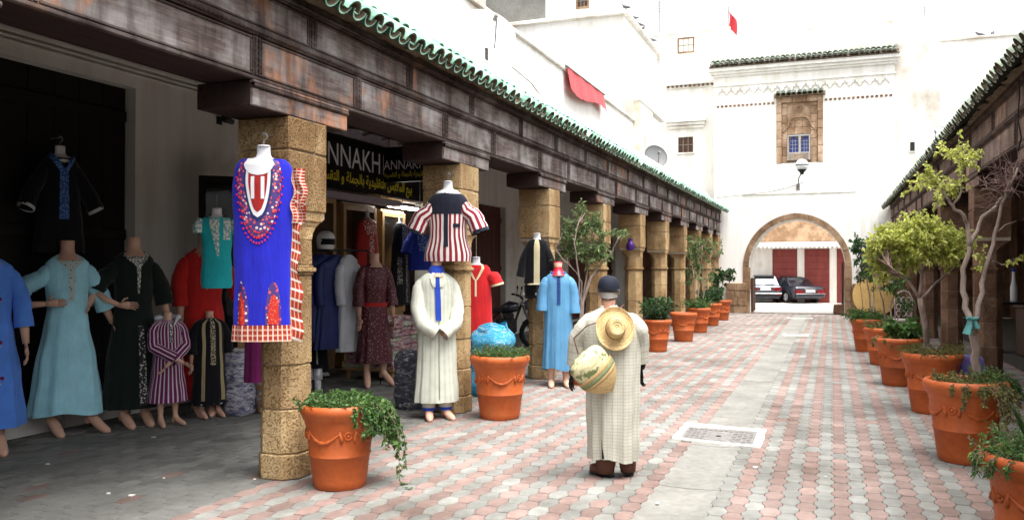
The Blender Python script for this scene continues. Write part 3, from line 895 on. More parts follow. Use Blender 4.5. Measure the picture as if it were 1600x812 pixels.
def lettering(name, txt, mat, parent, Mx, width, height, bold=0.0):
    cu = bpy.data.curves.new(name, 'FONT'); cu.body = txt; cu.size = 1; cu.extrude = 0.0; cu.offset = bold; cu.resolution_u = 3
    tmp = bpy.data.objects.new('tmp', cu); COL.objects.link(tmp)
    dg = bpy.context.evaluated_depsgraph_get()
    me = bpy.data.meshes.new_from_object(tmp.evaluated_get(dg))
    bpy.data.objects.remove(tmp); bpy.data.curves.remove(cu)
    xs_ = [v.co.x for v in me.vertices]; ys_ = [v.co.y for v in me.vertices]
    if not xs_: return None
    x0, x1, y0, y1 = min(xs_), max(xs_), min(ys_), max(ys_)
    off = OFF[parent.name]
    for v in me.vertices:
        p = Mx @ Vector(((v.co.x - x0) / (x1 - x0) * width, (v.co.y - y0) / (y1 - y0) * height, 0)); v.co = p - off
    me.materials.clear(); me.materials.append(M[mat]); me.name = name
    return link(bpy.data.objects.new(name, me), parent)
def crescent(name, c, r, parent, Mx, mat='sign_yellow'):
    b = MB(); n = 14
    pts = [(r * math.cos(PI + PI * k / n * 1.0), r * math.sin(PI + PI * k / n)) for k in range(n + 1)] + [(r * .95 * math.cos(2 * PI - PI * k / n), .30 * r + r * 0.78 * math.sin(2 * PI - PI * k / n)) for k in range(1, n)]
    b.add([Mx @ Vector((c[0] + x, c[1] + y, 0)) for x, y in pts], [tuple(range(len(pts)))])
    return b.build(name, mat, parent)
sg = thing('shop_sign', 'long black shop sign with big white Latin letters and yellow Arabic line', 'sign', (-7.55, 13.0, 3.0))
b = MB(); b.cbox(-7.598, -7.50, 10.6, 15.02, 2.99, 3.86, .008); b.build('board', 'sign_black', sg)
def facing_x(y, z, x): return Matrix.Translation((x, y, z)) @ Matrix(((0, 0, 1, 0), (1, 0, 0, 0), (0, 1, 0, 0), (0, 0, 0, 1)))
lettering('lettering', 'ANNAKH', 'sign_white', sg, facing_x(10.96, 3.36, -7.494), 1.99, .36, 0.004)
lettering('lettering', 'IL', 'sign_white', sg, facing_x(13.06, 3.36, -7.494), .34, .36, 0.004)
lettering('lettering', shape_ar('بيع الملابس التقليدية بالجملة و التقسيط'), 'sign_yellow', sg, facing_x(10.95, 3.02, -7.494), 3.2, .27, 0.02)
b = MB(); n = 34     # wavy trim above the sign
vs = []
for i in range(n * 4 + 1):
    y = 10.0 + 4.2 * i / (n * 4); z = 3.965 + .075 * abs(math.sin((y - 10) * PI / .62)) ** .8
    vs += [(-7.57, y, 3.85), (-7.57, y, z), (-7.54, y, z), (-7.54, y, 3.85)]
fs = []
for i in range(n * 4):
    for k in range(4): fs.append((i * 4 + k, i * 4 + (k + 1) % 4, i * 4 + 4 + (k + 1) % 4, i * 4 + 4 + k))
b.add(vs, fs); b.build('wavy_trim', 'grey_trim', sg)
b = MB(); b.cbox(-7.6, -7.42, 10.4, 13.6, 2.82, 2.93, .01); b.build('lower_batten', 'grey_trim', sg)
Y2 = 13.1
pl = onY(600, 262, Y2); pr = onY(669, 262, Y2); zt = onY(635, 234, Y2).z; zb = onY(635, 284, Y2).z
s2 = thing('shop_sign', 'small black projecting sign with crescent over the white letters', 'sign', (pr.x, Y2, zb))
b = MB(); b.cbox(pl.x - .01, pr.x, Y2 - .02, Y2 + .03, zb, zt + .06, .006); b.build('board', 'sign_black', s2)
def facing_my(x, z, y): return Matrix.Translation((x, y, z)) @ Matrix(((1, 0, 0, 0), (0, 0, -1, 0), (0, 1, 0, 0), (0, 0, 0, 1)))
W2 = pr.x - pl.x
a = onY(602, 266, Y2); c = onY(602, 252, Y2)
lettering('lettering', 'ANNAKHI', 'sign_white', s2, facing_my(pl.x + .01, a.z, Y2 - .026), W2 * .99, (c.z - a.z) * 1.05, 0.0)
lettering('lettering', shape_ar('التقليدية بالجملة و التقسيط'), 'sign_yellow', s2, facing_my(pl.x + .01, a.z - .16, Y2 - .026), W2 * .98, .13, 0.012)
crescent('crescent', (0, 0), .045, s2, facing_my(onY(643, 247, Y2).x, onY(643, 246, Y2).z, Y2 - .026))
b = MB(); b.tube([(pl.x + .1, Y2, zt + .06), (pl.x + .1, Y2, 4.06)], .01, 6); b.tube([(pr.x + -.1, Y2, zt + .06), (pr.x - .1, Y2, 4.06)], .01, 6); b.build('hanger_rod', 'dark_iron', s2)
# small black flood lamp on the wall beside the dark door
p = onX(342, 189, -7.6)
t = thing('wall_lamp', 'small black floodlight fixed high on the white wall', 'lamp', tuple(p))
b = MB(); b.tube([p, p + Vector((.10, 0, .03))], .012, 6); b.cbox(p.x - .002, p.x + .02, p.y - .05, p.y + .05, p.z - .05, p.z + .05, .004); b.build('bracket', 'dark_iron', t)
b = MB(); b.cbox(-.05, .05, -.09, .09, -.03, .03, .008); b.move(Matrix.Translation(p + Vector((.14, 0, .0))) @ Matrix.Rotation(R(35), 4, 'Y')); b.build('lamp_head', 'dark_iron', t)
# ================================================================ GATEHOUSE
GY = GATE_Y
def gp(x, y, Y=GY): return onY(x, y, Y)
gate = thing('gatehouse', 'white gatehouse with pointed stone arch, tiled cornice and carved window', 'gatehouse', (-1.2, GY, 0))
ACX = -1.24
def arch_pts(w, zs, e, n=16):
    """pointed arch: from left springing over apex to right springing"""
    rr = w + e; zt = math.sqrt(rr * rr - e * e); a1 = math.atan2(zt, -e)
    pts = []
    for k in range(n + 1):
        a = PI + (a1 - PI) * k / n
        pts.append((ACX + e + rr * math.cos(a), zs + rr * math.sin(a)))
    return pts + [(2 * ACX - x, z) for x, z in pts[:-1][::-1]]
WI = 1.70; ZS = 1.72
inner = [(ACX - WI + .06, 0), (ACX - WI + .04, ZS * .6)] + arch_pts(WI, ZS, .09) + [(ACX + WI - .04, ZS * .6), (ACX + WI - .06, 0)]
GX0, GX1, GZ = -4.22, 2.12, 9.36
niche = (gp(1213, 160).x, gp(1286, 160).x, gp(1213, 256).z, gp(1213, 152).z)
b = MB(); D = 1.5
def wall_with_arch(b, y):
    vs = []; fs = []
    n = len(inner)
    for x, z in inner: vs.append((x, y, z))
    for x, z in inner: vs.append((x, y, 4.4))
    for i in range(2, n - 3): fs.append((i, i + 1, n + i + 1, n + i))
    b.add(vs, fs)
    b.add([(GX0, y, 0), (inner[0][0], y, 0), (inner[1][0], y, inner[1][1]), (inner[2][0], y, inner[2][1]), (inner[2][0], y, 4.4), (GX0, y, 4.4)], [tuple(range(6))])
    e = inner[-1]; f = inner[-2]; h = inner[-3]
    b.add([(e[0], y, 0), (GX1, y, 0), (GX1, y, 4.4), (h[0], y, 4.4), (h[0], y, h[1]), (f[0], y, f[1])], [tuple(range(6))])
wall_with_arch(b, GY); wall_with_arch(b, GY + D)
nx0, nx1, nz0, nz1 = niche
b.add([(GX0, GY, 4.4), (GX1, GY, 4.4), (GX1, GY, nz0), (GX0, GY, nz0)], [(0, 1, 2, 3)])
b.add([(GX0, GY, nz0), (nx0, GY, nz0), (nx0, GY, nz1), (GX0, GY, nz1)], [(0, 1, 2, 3)])
b.add([(nx1, GY, nz0), (GX1, GY, nz0), (GX1, GY, nz1), (nx1, GY, nz1)], [(0, 1, 2, 3)])
b.add([(GX0, GY, nz1), (GX1, GY, nz1), (GX1, GY, GZ), (GX0, GY, GZ)], [(0, 1, 2, 3)])
b.add([(GX0, GY, 0), (GX0, GY + D, 0), (GX0, GY + D, GZ), (GX0, GY, GZ)], [(0, 1, 2, 3)])
b.add([(GX1, GY, 0), (GX1, GY + D, 0), (GX1, GY + D, GZ), (GX1, GY, GZ)], [(0, 1, 2, 3)])
b.add([(GX0, GY + D, 4.4), (GX1, GY + D, 4.4), (GX1, GY + D, GZ), (GX0, GY + D, GZ)], [(0, 1, 2, 3)])
b.add([(GX0, GY, GZ), (GX1, GY, GZ), (GX1, GY + D, GZ), (GX0, GY + D, GZ)], [(0, 1, 2, 3)])
vs = [(x, GY, z) for x, z in inner] + [(x, GY + D, z) for x, z in inner]; n = len(inner)
b.add(vs, [(i, i + 1, n + i + 1, n + i) for i in range(n - 1)])
b.build('wall', 'plaster', gate)
# voussoirs of the arch band
band_o = [(ACX - WI - .17, 0.0)] + [(ACX - WI - .19, z) for z in (.4, .8, 1.2)] + arch_pts(WI + .20, ZS, .10, 14)
outer = arch_pts(WI + .21, ZS, .10, 14); inn2 = arch_pts(WI, ZS, .09, 14)
m = len(outer)
def vous(q):
    b = MB(); (xa, za), (xb, zb), (xc, zc), (xd, zd) = q
    s_ = .012
    cx = (xa + xb + xc + xd) / 4; cz = (za + zb + zc + zd) / 4
    f = [(x + (cx - x) * .03, z + (cz - z) * .03) for x, z in q]
    dy = rnd.uniform(-.012, .012)
    vs = [(x, GY - .05 + dy, z) for x, z in f] + [(x, GY + .16, z) for x, z in q]
    b.add(vs, [(0, 1, 2, 3), (0, 4, 5, 1), (1, 5, 6, 2), (2, 6, 7, 3), (3, 7, 4, 0)])
    b.build('voussoir', 'stone_gate', gate)
for i in range(m - 1):
    vous((inn2[i], outer[i], outer[i + 1], inn2[i + 1]) if i < m // 2 else (inn2[i], outer[i], outer[i + 1], inn2[i + 1]))
for sgn in (-1, 1):
    zz = [0, .45, .85, 1.3, ZS]
    for a, c in zip(zz[:-1], zz[1:]):
        x0, x1 = ACX + sgn * (WI - .045), ACX + sgn * (WI + .21)
        b = MB(); b.cbox(min(x0, x1), max(x0, x1), GY - .05, GY + .2, a + .004, c - .004, .012, .004); b.build('jamb_stone', 'stone_gate', gate)
# plinth walls of dressed stone each side of the arch
for (xa, xb, zt, dep, nm) in ((gp(1136, 450).x, ACX - WI - .05, 1.12, .34, 'l'), (ACX + WI + .22, GX1 - .05, 1.12, .25, 'r')):
    nrow = 4; z0 = 0
    for r_ in range(nrow):
        x = xa; z1 = zt * (r_ + 1) / nrow
        while x < xb - .01:
            w = rnd.uniform(.28, .46); x2 = min(xb, x + w)
            if xb - x2 < .15: x2 = xb
            b = MB(); b.cbox(x + .003, x2 - .003, GY - dep + rnd.uniform(-.01, .01), GY + .02, z0 + .003, z1 - .003, .014, .004); b.build('plinth_stone', 'stone_gate', gate); x = x2
        z0 = z1
# dark wooden door leaf folded against the left reveal, low bollard stone on the right
b = MB(); b.box(ACX - WI + .05, ACX - WI + .11, GY + .22, GY + 1.45, .02, 1.3)
for k in range(5): b.cbox(ACX - WI + .11, ACX - WI + .13, GY + .24 + k * .24, GY + .46 + k * .24, .04, 1.28, .005)
b.build('door_leaf', 'door_brown', gate)
b = MB(); b.cbox(ACX + WI - .42, ACX + WI - .06, GY + .05, GY + .5, 0, .36, .03, .01); b.build('guard_stone', 'stone_brown', gate)
b = MB(); b.cbox(ACX + WI - .13, ACX + WI - .055, GY + .6, GY + 1.45, .02, 1.9, .008); b.build('door_post', 'door_brown', gate)
# string line with cable and thin ledge
b = MB(); b.cbox(gp(1160, 306).x, gp(1338, 306).x, GY - .03, GY + .01, 4.44, 4.475, .005); b.build('ledge', 'plaster_worn', gate)
b = MB()
pa, pb = gp(1255, 285, GY - .05), gp(1165, 304, GY - .05)
b.tube([pa, pa.lerp(pb, .3) - Vector((0, 0, .08)), pa.lerp(pb, .6) - Vector((0, 0, .09)), pb, gp(1120, 309, GY - .05)], .012, 6)
b.build('cable', 'iron', gate)
# cornice: stepped mouldings, frieze of pointed motifs, tile row, coping wall
b = MB()
for z0, z1, e in ((8.62, 8.68, .05), (8.98, 9.06, .10), (9.06, 9.16, .18), (9.16, 9.30, .28)):
    b.cbox(GX0 - e * .6, GX1 + e * .6, GY - e, GY + .2, z0, z1, .01)
b.build('cornice', 'plaster', gate)
nm = 18; w = (GX1 - GX0 - .3) / nm
for i in range(nm):
    x = GX0 + .15 + i * w; b = MB(); q = .045; y = GY - .035
    pts = [(0, 0), (.16, .12), (.16, .2), (.34, .2), (.5, .42), (.66, .2), (.84, .2), (.84, .12), (1, 0)]
    for (a, c), (d, e) in zip(pts[:-1], pts[1:]):
        p0 = Vector((x + a * w, y, 8.30 + c * .62)); p1 = Vector((x + d * w, y, 8.30 + e * .62))
        b.tube([p0, p1], .024, 4)
    b.build('frieze_motif', 'plaster_worn', gate)
b = MB()
for xa, xb in ((gp(1120, 165).x, nx0 - .06), (nx1 + .06, gp(1393, 148).x)):
    x = xa
    while x < xb:
        b.box(x, x + .09, GY - .03, GY + .01, 7.83, 7.90); x += .155
tag(b.build('dentil_row', 'stone_brown', gate), kind='stuff')
tile_g = make_tile('roof_tile', ['tile_dark', 'tile_clay'], True, .085, .45)
nt_ = 36
for i in range(nt_):
    x = GX0 - .12 + (GX1 - GX0 + .24) * (i + .5) / nt_
    for c in (0, 1):
        place('roof_tile', tile_g, (x + rnd.uniform(-.012, .012), GY - .36 + c * .24, 9.38 + c * .14 + rnd.uniform(-.01, .01)), gate, rot=(0, -R(24), PI / 2 + rnd.uniform(-.06, .06)))
b = MB(); b.add([(GX0 - .15, GY - .34, 9.30), (GX1 + .15, GY - .34, 9.30), (GX1 + .15, GY + .3, 9.58), (GX0 - .15, GY + .3, 9.58), (GX0 - .15, GY + .3, 9.30), (GX1 + .15, GY + .3, 9.30)], [(0, 1, 2, 3), (0, 4, 5, 1), (0, 3, 4), (1, 5, 2), (3, 2, 5, 4)]); b.build('tile_bed', 'tile_clay', gate)
b = MB()
n = 40; vs = []
for i in range(n + 1):
    x = GX0 + (GX1 - GX0) * i / n; z = 9.86 + .28 * i / n * 0 + mnoise.noise((x * 1.3, 3, 0)) * .05
    vs += [(x, GY + .06, 9.45), (x, GY + .1, z), (x, GY + .8, z), (x, GY + .8, 9.45)]
b.add(vs, [(i * 4 + k, i * 4 + (k + 1) % 4, i * 4 + 4 + (k + 1) % 4, i * 4 + 4 + k) for i in range(n) for k in range(4)] + [(0, 1, 2, 3), tuple(n * 4 + k for k in range(4))])
b.build('coping', 'plaster_worn', gate)
# carved window niche
W = thing('carved_window', 'sandstone framed twin window with blue panes high on the gatehouse wall', 'window', (nx0, GY, nz0))
b = MB(); b.add([(nx0, GY + .14, nz0), (nx1, GY + .14, nz0), (nx1, GY + .14, nz1), (nx0, GY + .14, nz1)], [(0, 1, 2, 3)])
b.add([(nx0, GY, nz0), (nx0, GY + .14, nz0), (nx0, GY + .14, nz1), (nx0, GY, nz1)], [(0, 1, 2, 3)]); b.add([(nx1, GY, nz0), (nx1, GY + .14, nz0), (nx1, GY + .14, nz1), (nx1, GY, nz1)], [(0, 1, 2, 3)])
b.build('back_panel', 'stone_frame', W)
def st(x0, x1, z0, z1, y0=-.03):
    b = MB(); b.cbox(x0 + .004, x1 - .004, GY + y0 + rnd.uniform(-.008, .008), GY + .139, z0 + .004, z1 - .004, .010, .003); b.build('stone_block', 'stone_frame', W)
nr = 8; h = (nz1 - nz0) / nr
for r_ in range(nr):
    for (xa, xb) in ((nx0, nx0 + .19), (nx1 - .19, nx1)): st(xa, xb, nz0 + r_ * h, nz0 + (r_ + 1) * h)
mid = (nx0 + nx1) / 2
for a, c in ((nx0 + .19, mid - .25), (mid - .25, mid + .25), (mid + .25, nx1 - .19)): st(a, c, nz1 - .24, nz1)
wz0, wz1 = gp(1230, 251).z, gp(1230, 211).z; wx0, wx1 = gp(1230, 230).x, gp(1266, 230).x
for a, c in ((nx0 + .19, wx0), (wx1, nx1 - .19)):
    zz = nz0
    while zz < nz1 - .3: st(a, c, zz, min(zz + .3, nz1 - .24), .07); zz += .3
for r_ in range(3):
    zz = wz1 + .02 + r_ * .26
    for k in range(3): st(wx0 + (wx1 - wx0) * k / 3, wx0 + (wx1 - wx0) * (k + 1) / 3, zz, min(zz + .26, nz1 - .24), .08)
b = MB()   # carved trefoil arch relief
pts = []
for k in range(25):
    a = PI * k / 24; rr = .52 + .05 * math.cos(6 * a)
    pts.append((mid - rr * math.cos(a), GY + .06, wz1 + .10 + rr * .95 * math.sin(a) + .10 * math.sin(a) ** 6))
b.tube(pts, .032, 6)
b.build('carved_arch', 'stone_frame', W, smooth=True)
b = MB()
b.tube([(mid + .10 * math.cos(2 * PI * k / 12), GY + .06, nz1 - .46 + .10 * math.sin(2 * PI * k / 12)) for k in range(13)], .028, 6)
for s_ in (-1, 1): b.tube([(mid + s_ * (.36 + .07 * math.cos(2 * PI * k / 10)), GY + .06, wz1 + .44 + .07 * math.sin(2 * PI * k / 10)) for k in range(11)], .024, 6)
b.build('carved_rosette', 'stone_frame', W, smooth=True)
flat('blue_pane', (0.03, 0.05, 0.22), 0.2, bump=0.0)
flat('grille_grey', (0.42, 0.41, 0.40), 0.7)
lw = (wx1 - wx0)
b = MB(); b.cbox(wx0, wx0 + .05, GY + .03, GY + .13, wz0, wz1, .006); b.cbox(wx1 - .05, wx1, GY + .03, GY + .13, wz0, wz1, .006); b.cbox(wx0 + .05, wx1 - .05, GY + .03, GY + .13, wz1 - .06, wz1, .006); b.cbox(mid - .04, mid + .04, GY + .03, GY + .13, wz0, wz1 - .06, .006); b.cbox(wx0 + .05, wx1 - .05, GY + .02, GY + .13, wz0, wz0 + .30, .006)
b.build('window_frame', 'grille_grey', W)
for s_ in (-1, 1):
    c = mid + s_ * (lw / 4 + .0); hw = lw / 4 - .055
    b = MB(); zb = wz0 + .30; zt = wz1 - .07
    pts = [(c - hw, zb), (c + hw, zb), (c + hw, zt - .33)] + [(c + (hw * 1.0) * math.cos(a) * (1.08 if .15 < a < PI - .15 else .9), zt - .19 + .19 * math.sin(a)) for a in [PI * k / 10 for k in range(11)]] + [(c - hw, zt - .33)]
    b.prism(pts, 'y', GY + .10, GY + .12); P = b.build('pane', 'blue_pane', W)
    b = MB()
    for k in range(1, 4): b.box(c - hw, c + hw, GY + .085, GY + .10, zb + k * .14, zb + k * .14 + .012)
    for k in (1, 2): b.box(c - hw + 2 * hw * k / 3 - .006, c - hw + 2 * hw * k / 3 + .006, GY + .084, GY + .0995, zb, zt - .1)
    b.build('glazing_bar', 'grille_grey', P)
b = MB()
for k in range(9):
    for j in range(3): b.box(wx0 + .06 + k * (lw - .12) / 9 + .01, wx0 + .06 + (k + 1) * (lw - .12) / 9 - .012, GY + .005, GY + .021, wz0 + .03 + j * .085, wz0 + .09 + j * .085)
tag(b.build('pierced_panel', 'stone_frame', W), kind='stuff')
for i in range(9):
    place('hood_tile', tile_g, (nx0 - .02 + (nx1 - nx0 + .04) * (i + .5) / 9, GY - .26, nz1 + .02), W, rot=(0, -R(26), PI / 2 + rnd.uniform(-.05, .05)))
b = MB(); b.add([(nx0 - .08, GY - .24, nz1 - .03), (nx1 + .08, GY - .24, nz1 - .03), (nx1 + .08, GY, nz1 + .13), (nx0 - .08, GY, nz1 + .13), (nx0 - .08, GY, nz1 - .03), (nx1 + .08, GY, nz1 - .03)], [(0, 1, 2, 3), (0, 4, 5, 1), (0, 3, 4), (1, 5, 2)]); b.build('hood', 'tile_clay', W)
# globe lamp on a stalk
p = gp(1247, 292, GY); q = gp(1253, 258, GY - .9)
la = thing('wall_lamp', 'round glass globe lamp on a thin stalk above the arch', 'lamp', tuple(p))
b = MB(); b.tube([p, p + Vector((.02, -.35, .1)), p + Vector((.05, -.75, .25)), Vector((q.x, GY - .9, q.z - .25))], .022, 7); b.cbox(p.x - .06, p.x + .06, GY - .03, GY, p.z - .12, p.z + .12, .005); b.build('stalk', 'iron', la)
glass('globe_glass', (0.72, 0.74, 0.74), 0.12)
b = MB(); b.ball((q.x, GY - .9, q.z), .23, .23, .22, 18, 12); b.build('globe', 'globe_glass', la, smooth=True)
b = MB(); b.lathe([(.05, -.34), (.08, -.26), (.16, -.17), (.17, -.16)], 14, (q.x, GY - .9, q.z), cap0=True); b.lathe([(.231, -.02), (.234, .0), (.231, .02)], 18, (q.x, GY - .9, q.z)); b.build('collar', 'dark_iron', la, smooth=True)

# ================================================================ HOUSES BEHIND
def hood_window(H, xa, xb, za, zb, Y, frame='plaster_worn', pane='door_brown'):
    b = MB()
    for a in ((xa - .06, xa, za - .06, zb + .06), (xb, xb + .06, za - .06, zb + .06), (xa, xb, zb, zb + .06), (xa, xb, za - .06, za)):
        b.cbox(a[0], a[1], Y - .05, Y + .02, a[2], a[3], .006)
    w = b.build('window', frame, H)
    b = MB(); b.box(xa, xb, Y - .022, Y - .006, za, zb); b.build('shutter', pane, w)
    b = MB()
    for k in range(1, 3): b.box(xa + (xb - xa) * k / 3 - .012, xa + (xb - xa) * k / 3 + .012, Y - .034, Y - .023, za, zb)
    b.box(xa, xb, Y - .036, Y - .0235, (za + zb) / 2 - .012, (za + zb) / 2 + .012)
    b.build('glazing_bar', 'iron', w)
HY = 33.1
h1 = thing('house', 'white house with hooded small window joined to the gatehouse side', 'house', (-5.6, HY, 0))
b = MB(); b.box(-7.2, GX0 + .02, HY, HY + 4, 0, onY(1070, 134, HY).z); b.build('wall', 'plaster', h1)
z = onY(1070, 134, HY).z
b = MB(); b.cbox(-7.2, GX0 - .01, HY - .18, HY + 3.9, z, z + .14, .02); b.cbox(-7.2, GX0 - .01, HY - .10, HY, z - .12, z, .01); b.build('cornice', 'plaster_worn', h1)
b = MB(); x = -7.1
while x < GX0 - .12: b.box(x, x + .08, HY - .15, HY - .1, z - .08, z - .002); x += .17
tag(b.build('dentil_row', 'stone_brown', h1), kind='stuff')
b = MB(); b.box(-6.9, GX0 + .3, HY + .25, HY + .6, z + .14, onY(1070, 84, HY).z); b.build('upper_wall', 'plaster_worn', h1)
p0, p1 = onY(1060, 239, HY), onY(1083, 214, HY)
hood_window(h1, p0.x, p1.x, p0.z, p1.z, HY)
pa, pb = onY(1041, 203, HY), onY(1104, 190, HY)
for k in range(3):
    b = MB(); b.cbox(pa.x + .05 * (2 - k), pb.x - .05 * (2 - k), HY - .10 - .06 * k, HY, pa.z + .12 * k, pa.z + .12 * k + .11, .012); b.build('hood_step', 'plaster_worn', h1)
h2y = 38
p0, p1 = onY(1030, 90, h2y), onY(1139, 46, h2y)
h2 = thing('house', 'upper white house with small shuttered window and rooftop flag', 'house', (p0.x, h2y, 0))
b = MB(); b.box(p0.x - .4, p1.x, h2y, h2y + 5, 0, p1.z); b.build('wall', 'plaster', h2)
b = MB(); b.cbox(p0.x - .5, p1.x + .06, h2y - .06, h2y + .2, p1.z, p1.z + .12, .02); b.build('coping', 'plaster_worn', h2)
a, c = onY(1061, 82, h2y), onY(1083, 60, h2y); hood_window(h2, a.x, c.x, a.z, c.z, h2y, 'stone_gate', 'parapet')
# flag
p = onY(1141, 75, h2y); q = onY(1138, 40, h2y)
fl = thing('flag', 'small red flag on a thin pole above the gatehouse roof', 'flag', (p1.x - .05, h2y + .1, p1.z))
pz = onY(1150, 8, h2y).z
b = MB(); b.tube([(p1.x - .05, h2y + .1, p1.z), (p1.x - .03, h2y + .1, pz)], .02, 6); b.build('pole', 'iron', fl)
flat('flag_red', (0.52, 0.03, 0.04), 0.7, sheen=.2)
b = MB(); b.grid(lambda u, v: (p1.x - .02 + u * .34 + .04 * math.sin(v * 3), h2y + .1 + .08 * math.sin(u * 6), p1.z + .12 + v * .7 - u * .45 + .02), 8, 6); b.build('cloth', 'flag_red', fl, smooth=True)
# terrace house behind the left arcade roof
TX = -6.0
zt = 6.42
h3 = thing('house', 'long white terrace wall rising behind the green tiled eave', 'house', (TX, 17, 0))
b = MB(); b.box(-7.88, TX, 9.5, 27.3, 4.23, zt); b.build('wall', 'plaster', h3)
b = MB(); b.cbox(-7.9, TX + .07, 9.4, 27.29, zt, zt + .10, .02); b.build('coping', 'plaster_worn', h3)
# bracketed oriel at its end
b = MB()
b.prism([(26.5, 4.6), (26.6, 5.0), (26.75, 5.6), (27.2, 6.0), (27.5, 6.3), (28.6, 6.8), (28.6, 7.1), (26.5, 7.1)], 'x', TX + .0, TX + .22); b.build('bracket', 'parapet', h3)
b = MB(); b.box(TX + .01, TX + .24, 26.45, 31, 7.1, 8.6); b.build('oriel', 'plaster', h3)
# red awning
flat('awning_red', (0.62, 0.035, 0.045), 0.75, sheen=.1)
aw = thing('awning', 'faded red awning cloth hung along the white terrace wall', 'awning', (TX + .1, 20.7, 6.4))
ya, yb = 19.0, 22.45
def awf(u, v):
    y = ya + (yb - ya) * u
    drop = .50 + .10 * math.sin(u * 5 + .5) * v + .03 * math.sin(u * 31) ** 2 + .25 * max(0, u - .75) - .25 * max(0, .12 - u)
    return (TX + .10 + .10 * v + .008 * math.sin(u * 23), y, 6.50 - drop * v)
b = MB(); b.grid(awf, 40, 5); b.build('cloth', 'awning_red', aw, smooth=True)
b = MB(); b.tube([(TX + .10, ya - .1, 6.51), (TX + .10, yb + .1, 6.51)], .025, 6)
for yy in (ya, (ya + yb) / 2, yb): b.tube([(TX - .0, yy, 6.46), (TX + .1, yy, 6.51)], .015, 5)
b.build('rail', 'iron', aw)
# tall house
TH_X = -6.5
c0 = onX(975, 23, TH_X); YB = c0.y
h4 = thing('house', 'tall white block with ledge and pigeons above the terrace', 'house', (TH_X, YB, 0))
b = MB(); b.box(-24, TH_X, YB, HY - .02, 4.3, c0.z); b.build('wall', 'plaster', h4)
b = MB(); b.cbox(-24, TH_X + .14, YB - .14, HY + .4, c0.z, c0.z + .13, .02); b.build('ledge', 'plaster_worn', h4)
b = MB(); b.box(-24, TH_X - .25, YB + .25, HY + .3, c0.z + .13, 15.5); b.build('upper_wall', 'plaster', h4)
a, c = onY(903, 12, YB + .25), onY(918, -8, YB + .25); hood_window(h4, a.x, c.x, a.z, c.z, YB + .25, 'stone_gate', 'door_brown')
b = MB(); b.box(onY(760, 20, YB + .2).x, onY(852, 20, YB + .2).x, YB + .16, YB + .24, c0.z + .14, 13.2); b.build('grey_render_panel', 'slab_concrete', h4)
# house right of the gate
h5 = thing('house', 'weathered white wall with slit window beside the gatehouse', 'house', (3.0, GY + .5, 0))
b = MB(); b.box(GX1 + .01, 3.6, GY + .35, GY + 5, 0, 10.1); b.build('wall', 'plaster_worn', h5)
Y5 = 36.0
zt5 = onY(1500, 66, Y5).z
b = MB(); b.box(3.2, 26, Y5 - .3, Y5 + 4, 0, zt5); b.build('rear_wall', 'plaster', h5)
b = MB(); b.cbox(3.2, 26, Y5 - .36, Y5 + .3, zt5, zt5 + .10, .02); b.build('coping', 'plaster_worn', h5)
a, c = onY(1422, 236, GY + .35), onY(1429, 222, GY + .35); b = MB(); b.cbox(a.x - .04, c.x + .04, GY + .31, GY + .36, a.z - .05, c.z + .05, .006); w_ = b.build('slit_window', 'plaster_worn', h5)
b = MB(); b.box(a.x, c.x, GY + .30, GY + .309, a.z, c.z); b.build('pane', 'dark_iron', w_)
# rooftop wall far behind
FY = 54.0
p0, p1 = onY(1265, 60, FY), onY(1460, 28, FY)
h6 = thing('house', 'distant white rooftop room showing above the gatehouse coping', 'house', (p0.x, FY, 0))
b = MB(); b.box(p0.x, p1.x, FY, FY + 4, 0, p1.z); b.build('wall', 'plaster', h6)
b = MB(); b.cbox(p0.x - .1, p1.x + .1, FY - .1, FY + .2, p1.z, p1.z + .12, .02); b.build('coping', 'plaster_worn', h6)
a = onY(1366, 8, FY); b = MB(); b.box(a.x - .4, a.x + .3, FY + .25, FY + 1, p1.z + .12, a.z + .25); b.build('chimney', 'plaster_worn', h6)
# building seen through the arch
BY = 47.0
h7 = thing('building', 'white building with dark red doors and scalloped eave beyond the arch', 'building', (-1, BY, -.15))
zv = onY(1250, 386, BY).z
b = MB(); b.box(-16, 16, BY, BY + 5, -.15, 6.5); b.build('wall', 'plaster', h7)
dz = onY(1250, 389, BY).z
xs_ = [(onY(1171, 400, BY).x - 2.6, onY(1171, 400, BY).x - 1.2)] + [(onY(a, 400, BY).x, onY(c, 400, BY).x) for a, c in ((1207, 1245.5), (1257, 1296), (1307.5, 1346))]
for (xa, xb) in xs_:
    b = MB(); b.box(xa, xb, BY - .04, BY - .01, -.14, dz); d = b.build('door', 'door_red', h7)
    nb = 8; hh = (dz + .14) / nb
    for k in range(nb):
        q = MB(); q.cbox(xa + .03, xb - .03, BY - .06, BY - .041, -.13 + k * hh, -.13 + (k + 1) * hh - .015, .006); q.build('plank', 'door_red', d)
roofpoly = [(BY - .9, zv + .22), (BY - .9, zv + .30), (BY + .1, zv + 1.75), (BY + .1, zv + .22)]
b = MB(); b.prism(roofpoly, 'x', -14, 14); b.build('canopy_roof', 'stone_gate', h7)
b = MB(); x = -6.0
while x < 4:
    b.add([(x, BY - .92, zv + .26), (x + .21, BY - .92, zv + .26), (x + .21, BY - .92, zv + .06), (x + .105, BY - .92, zv - .10), (x, BY - .92, zv + .06)], [(0, 1, 2, 3, 4)])
    b.add([(x, BY - .90, zv + .26), (x + .21, BY - .90, zv + .26), (x + .21, BY - .90, zv + .06), (x + .105, BY - .90, zv - .10), (x, BY - .90, zv + .06)], [(4, 3, 2, 1, 0)]); x += .215
tag(b.build('valance', 'plaster', h7), kind='stuff')

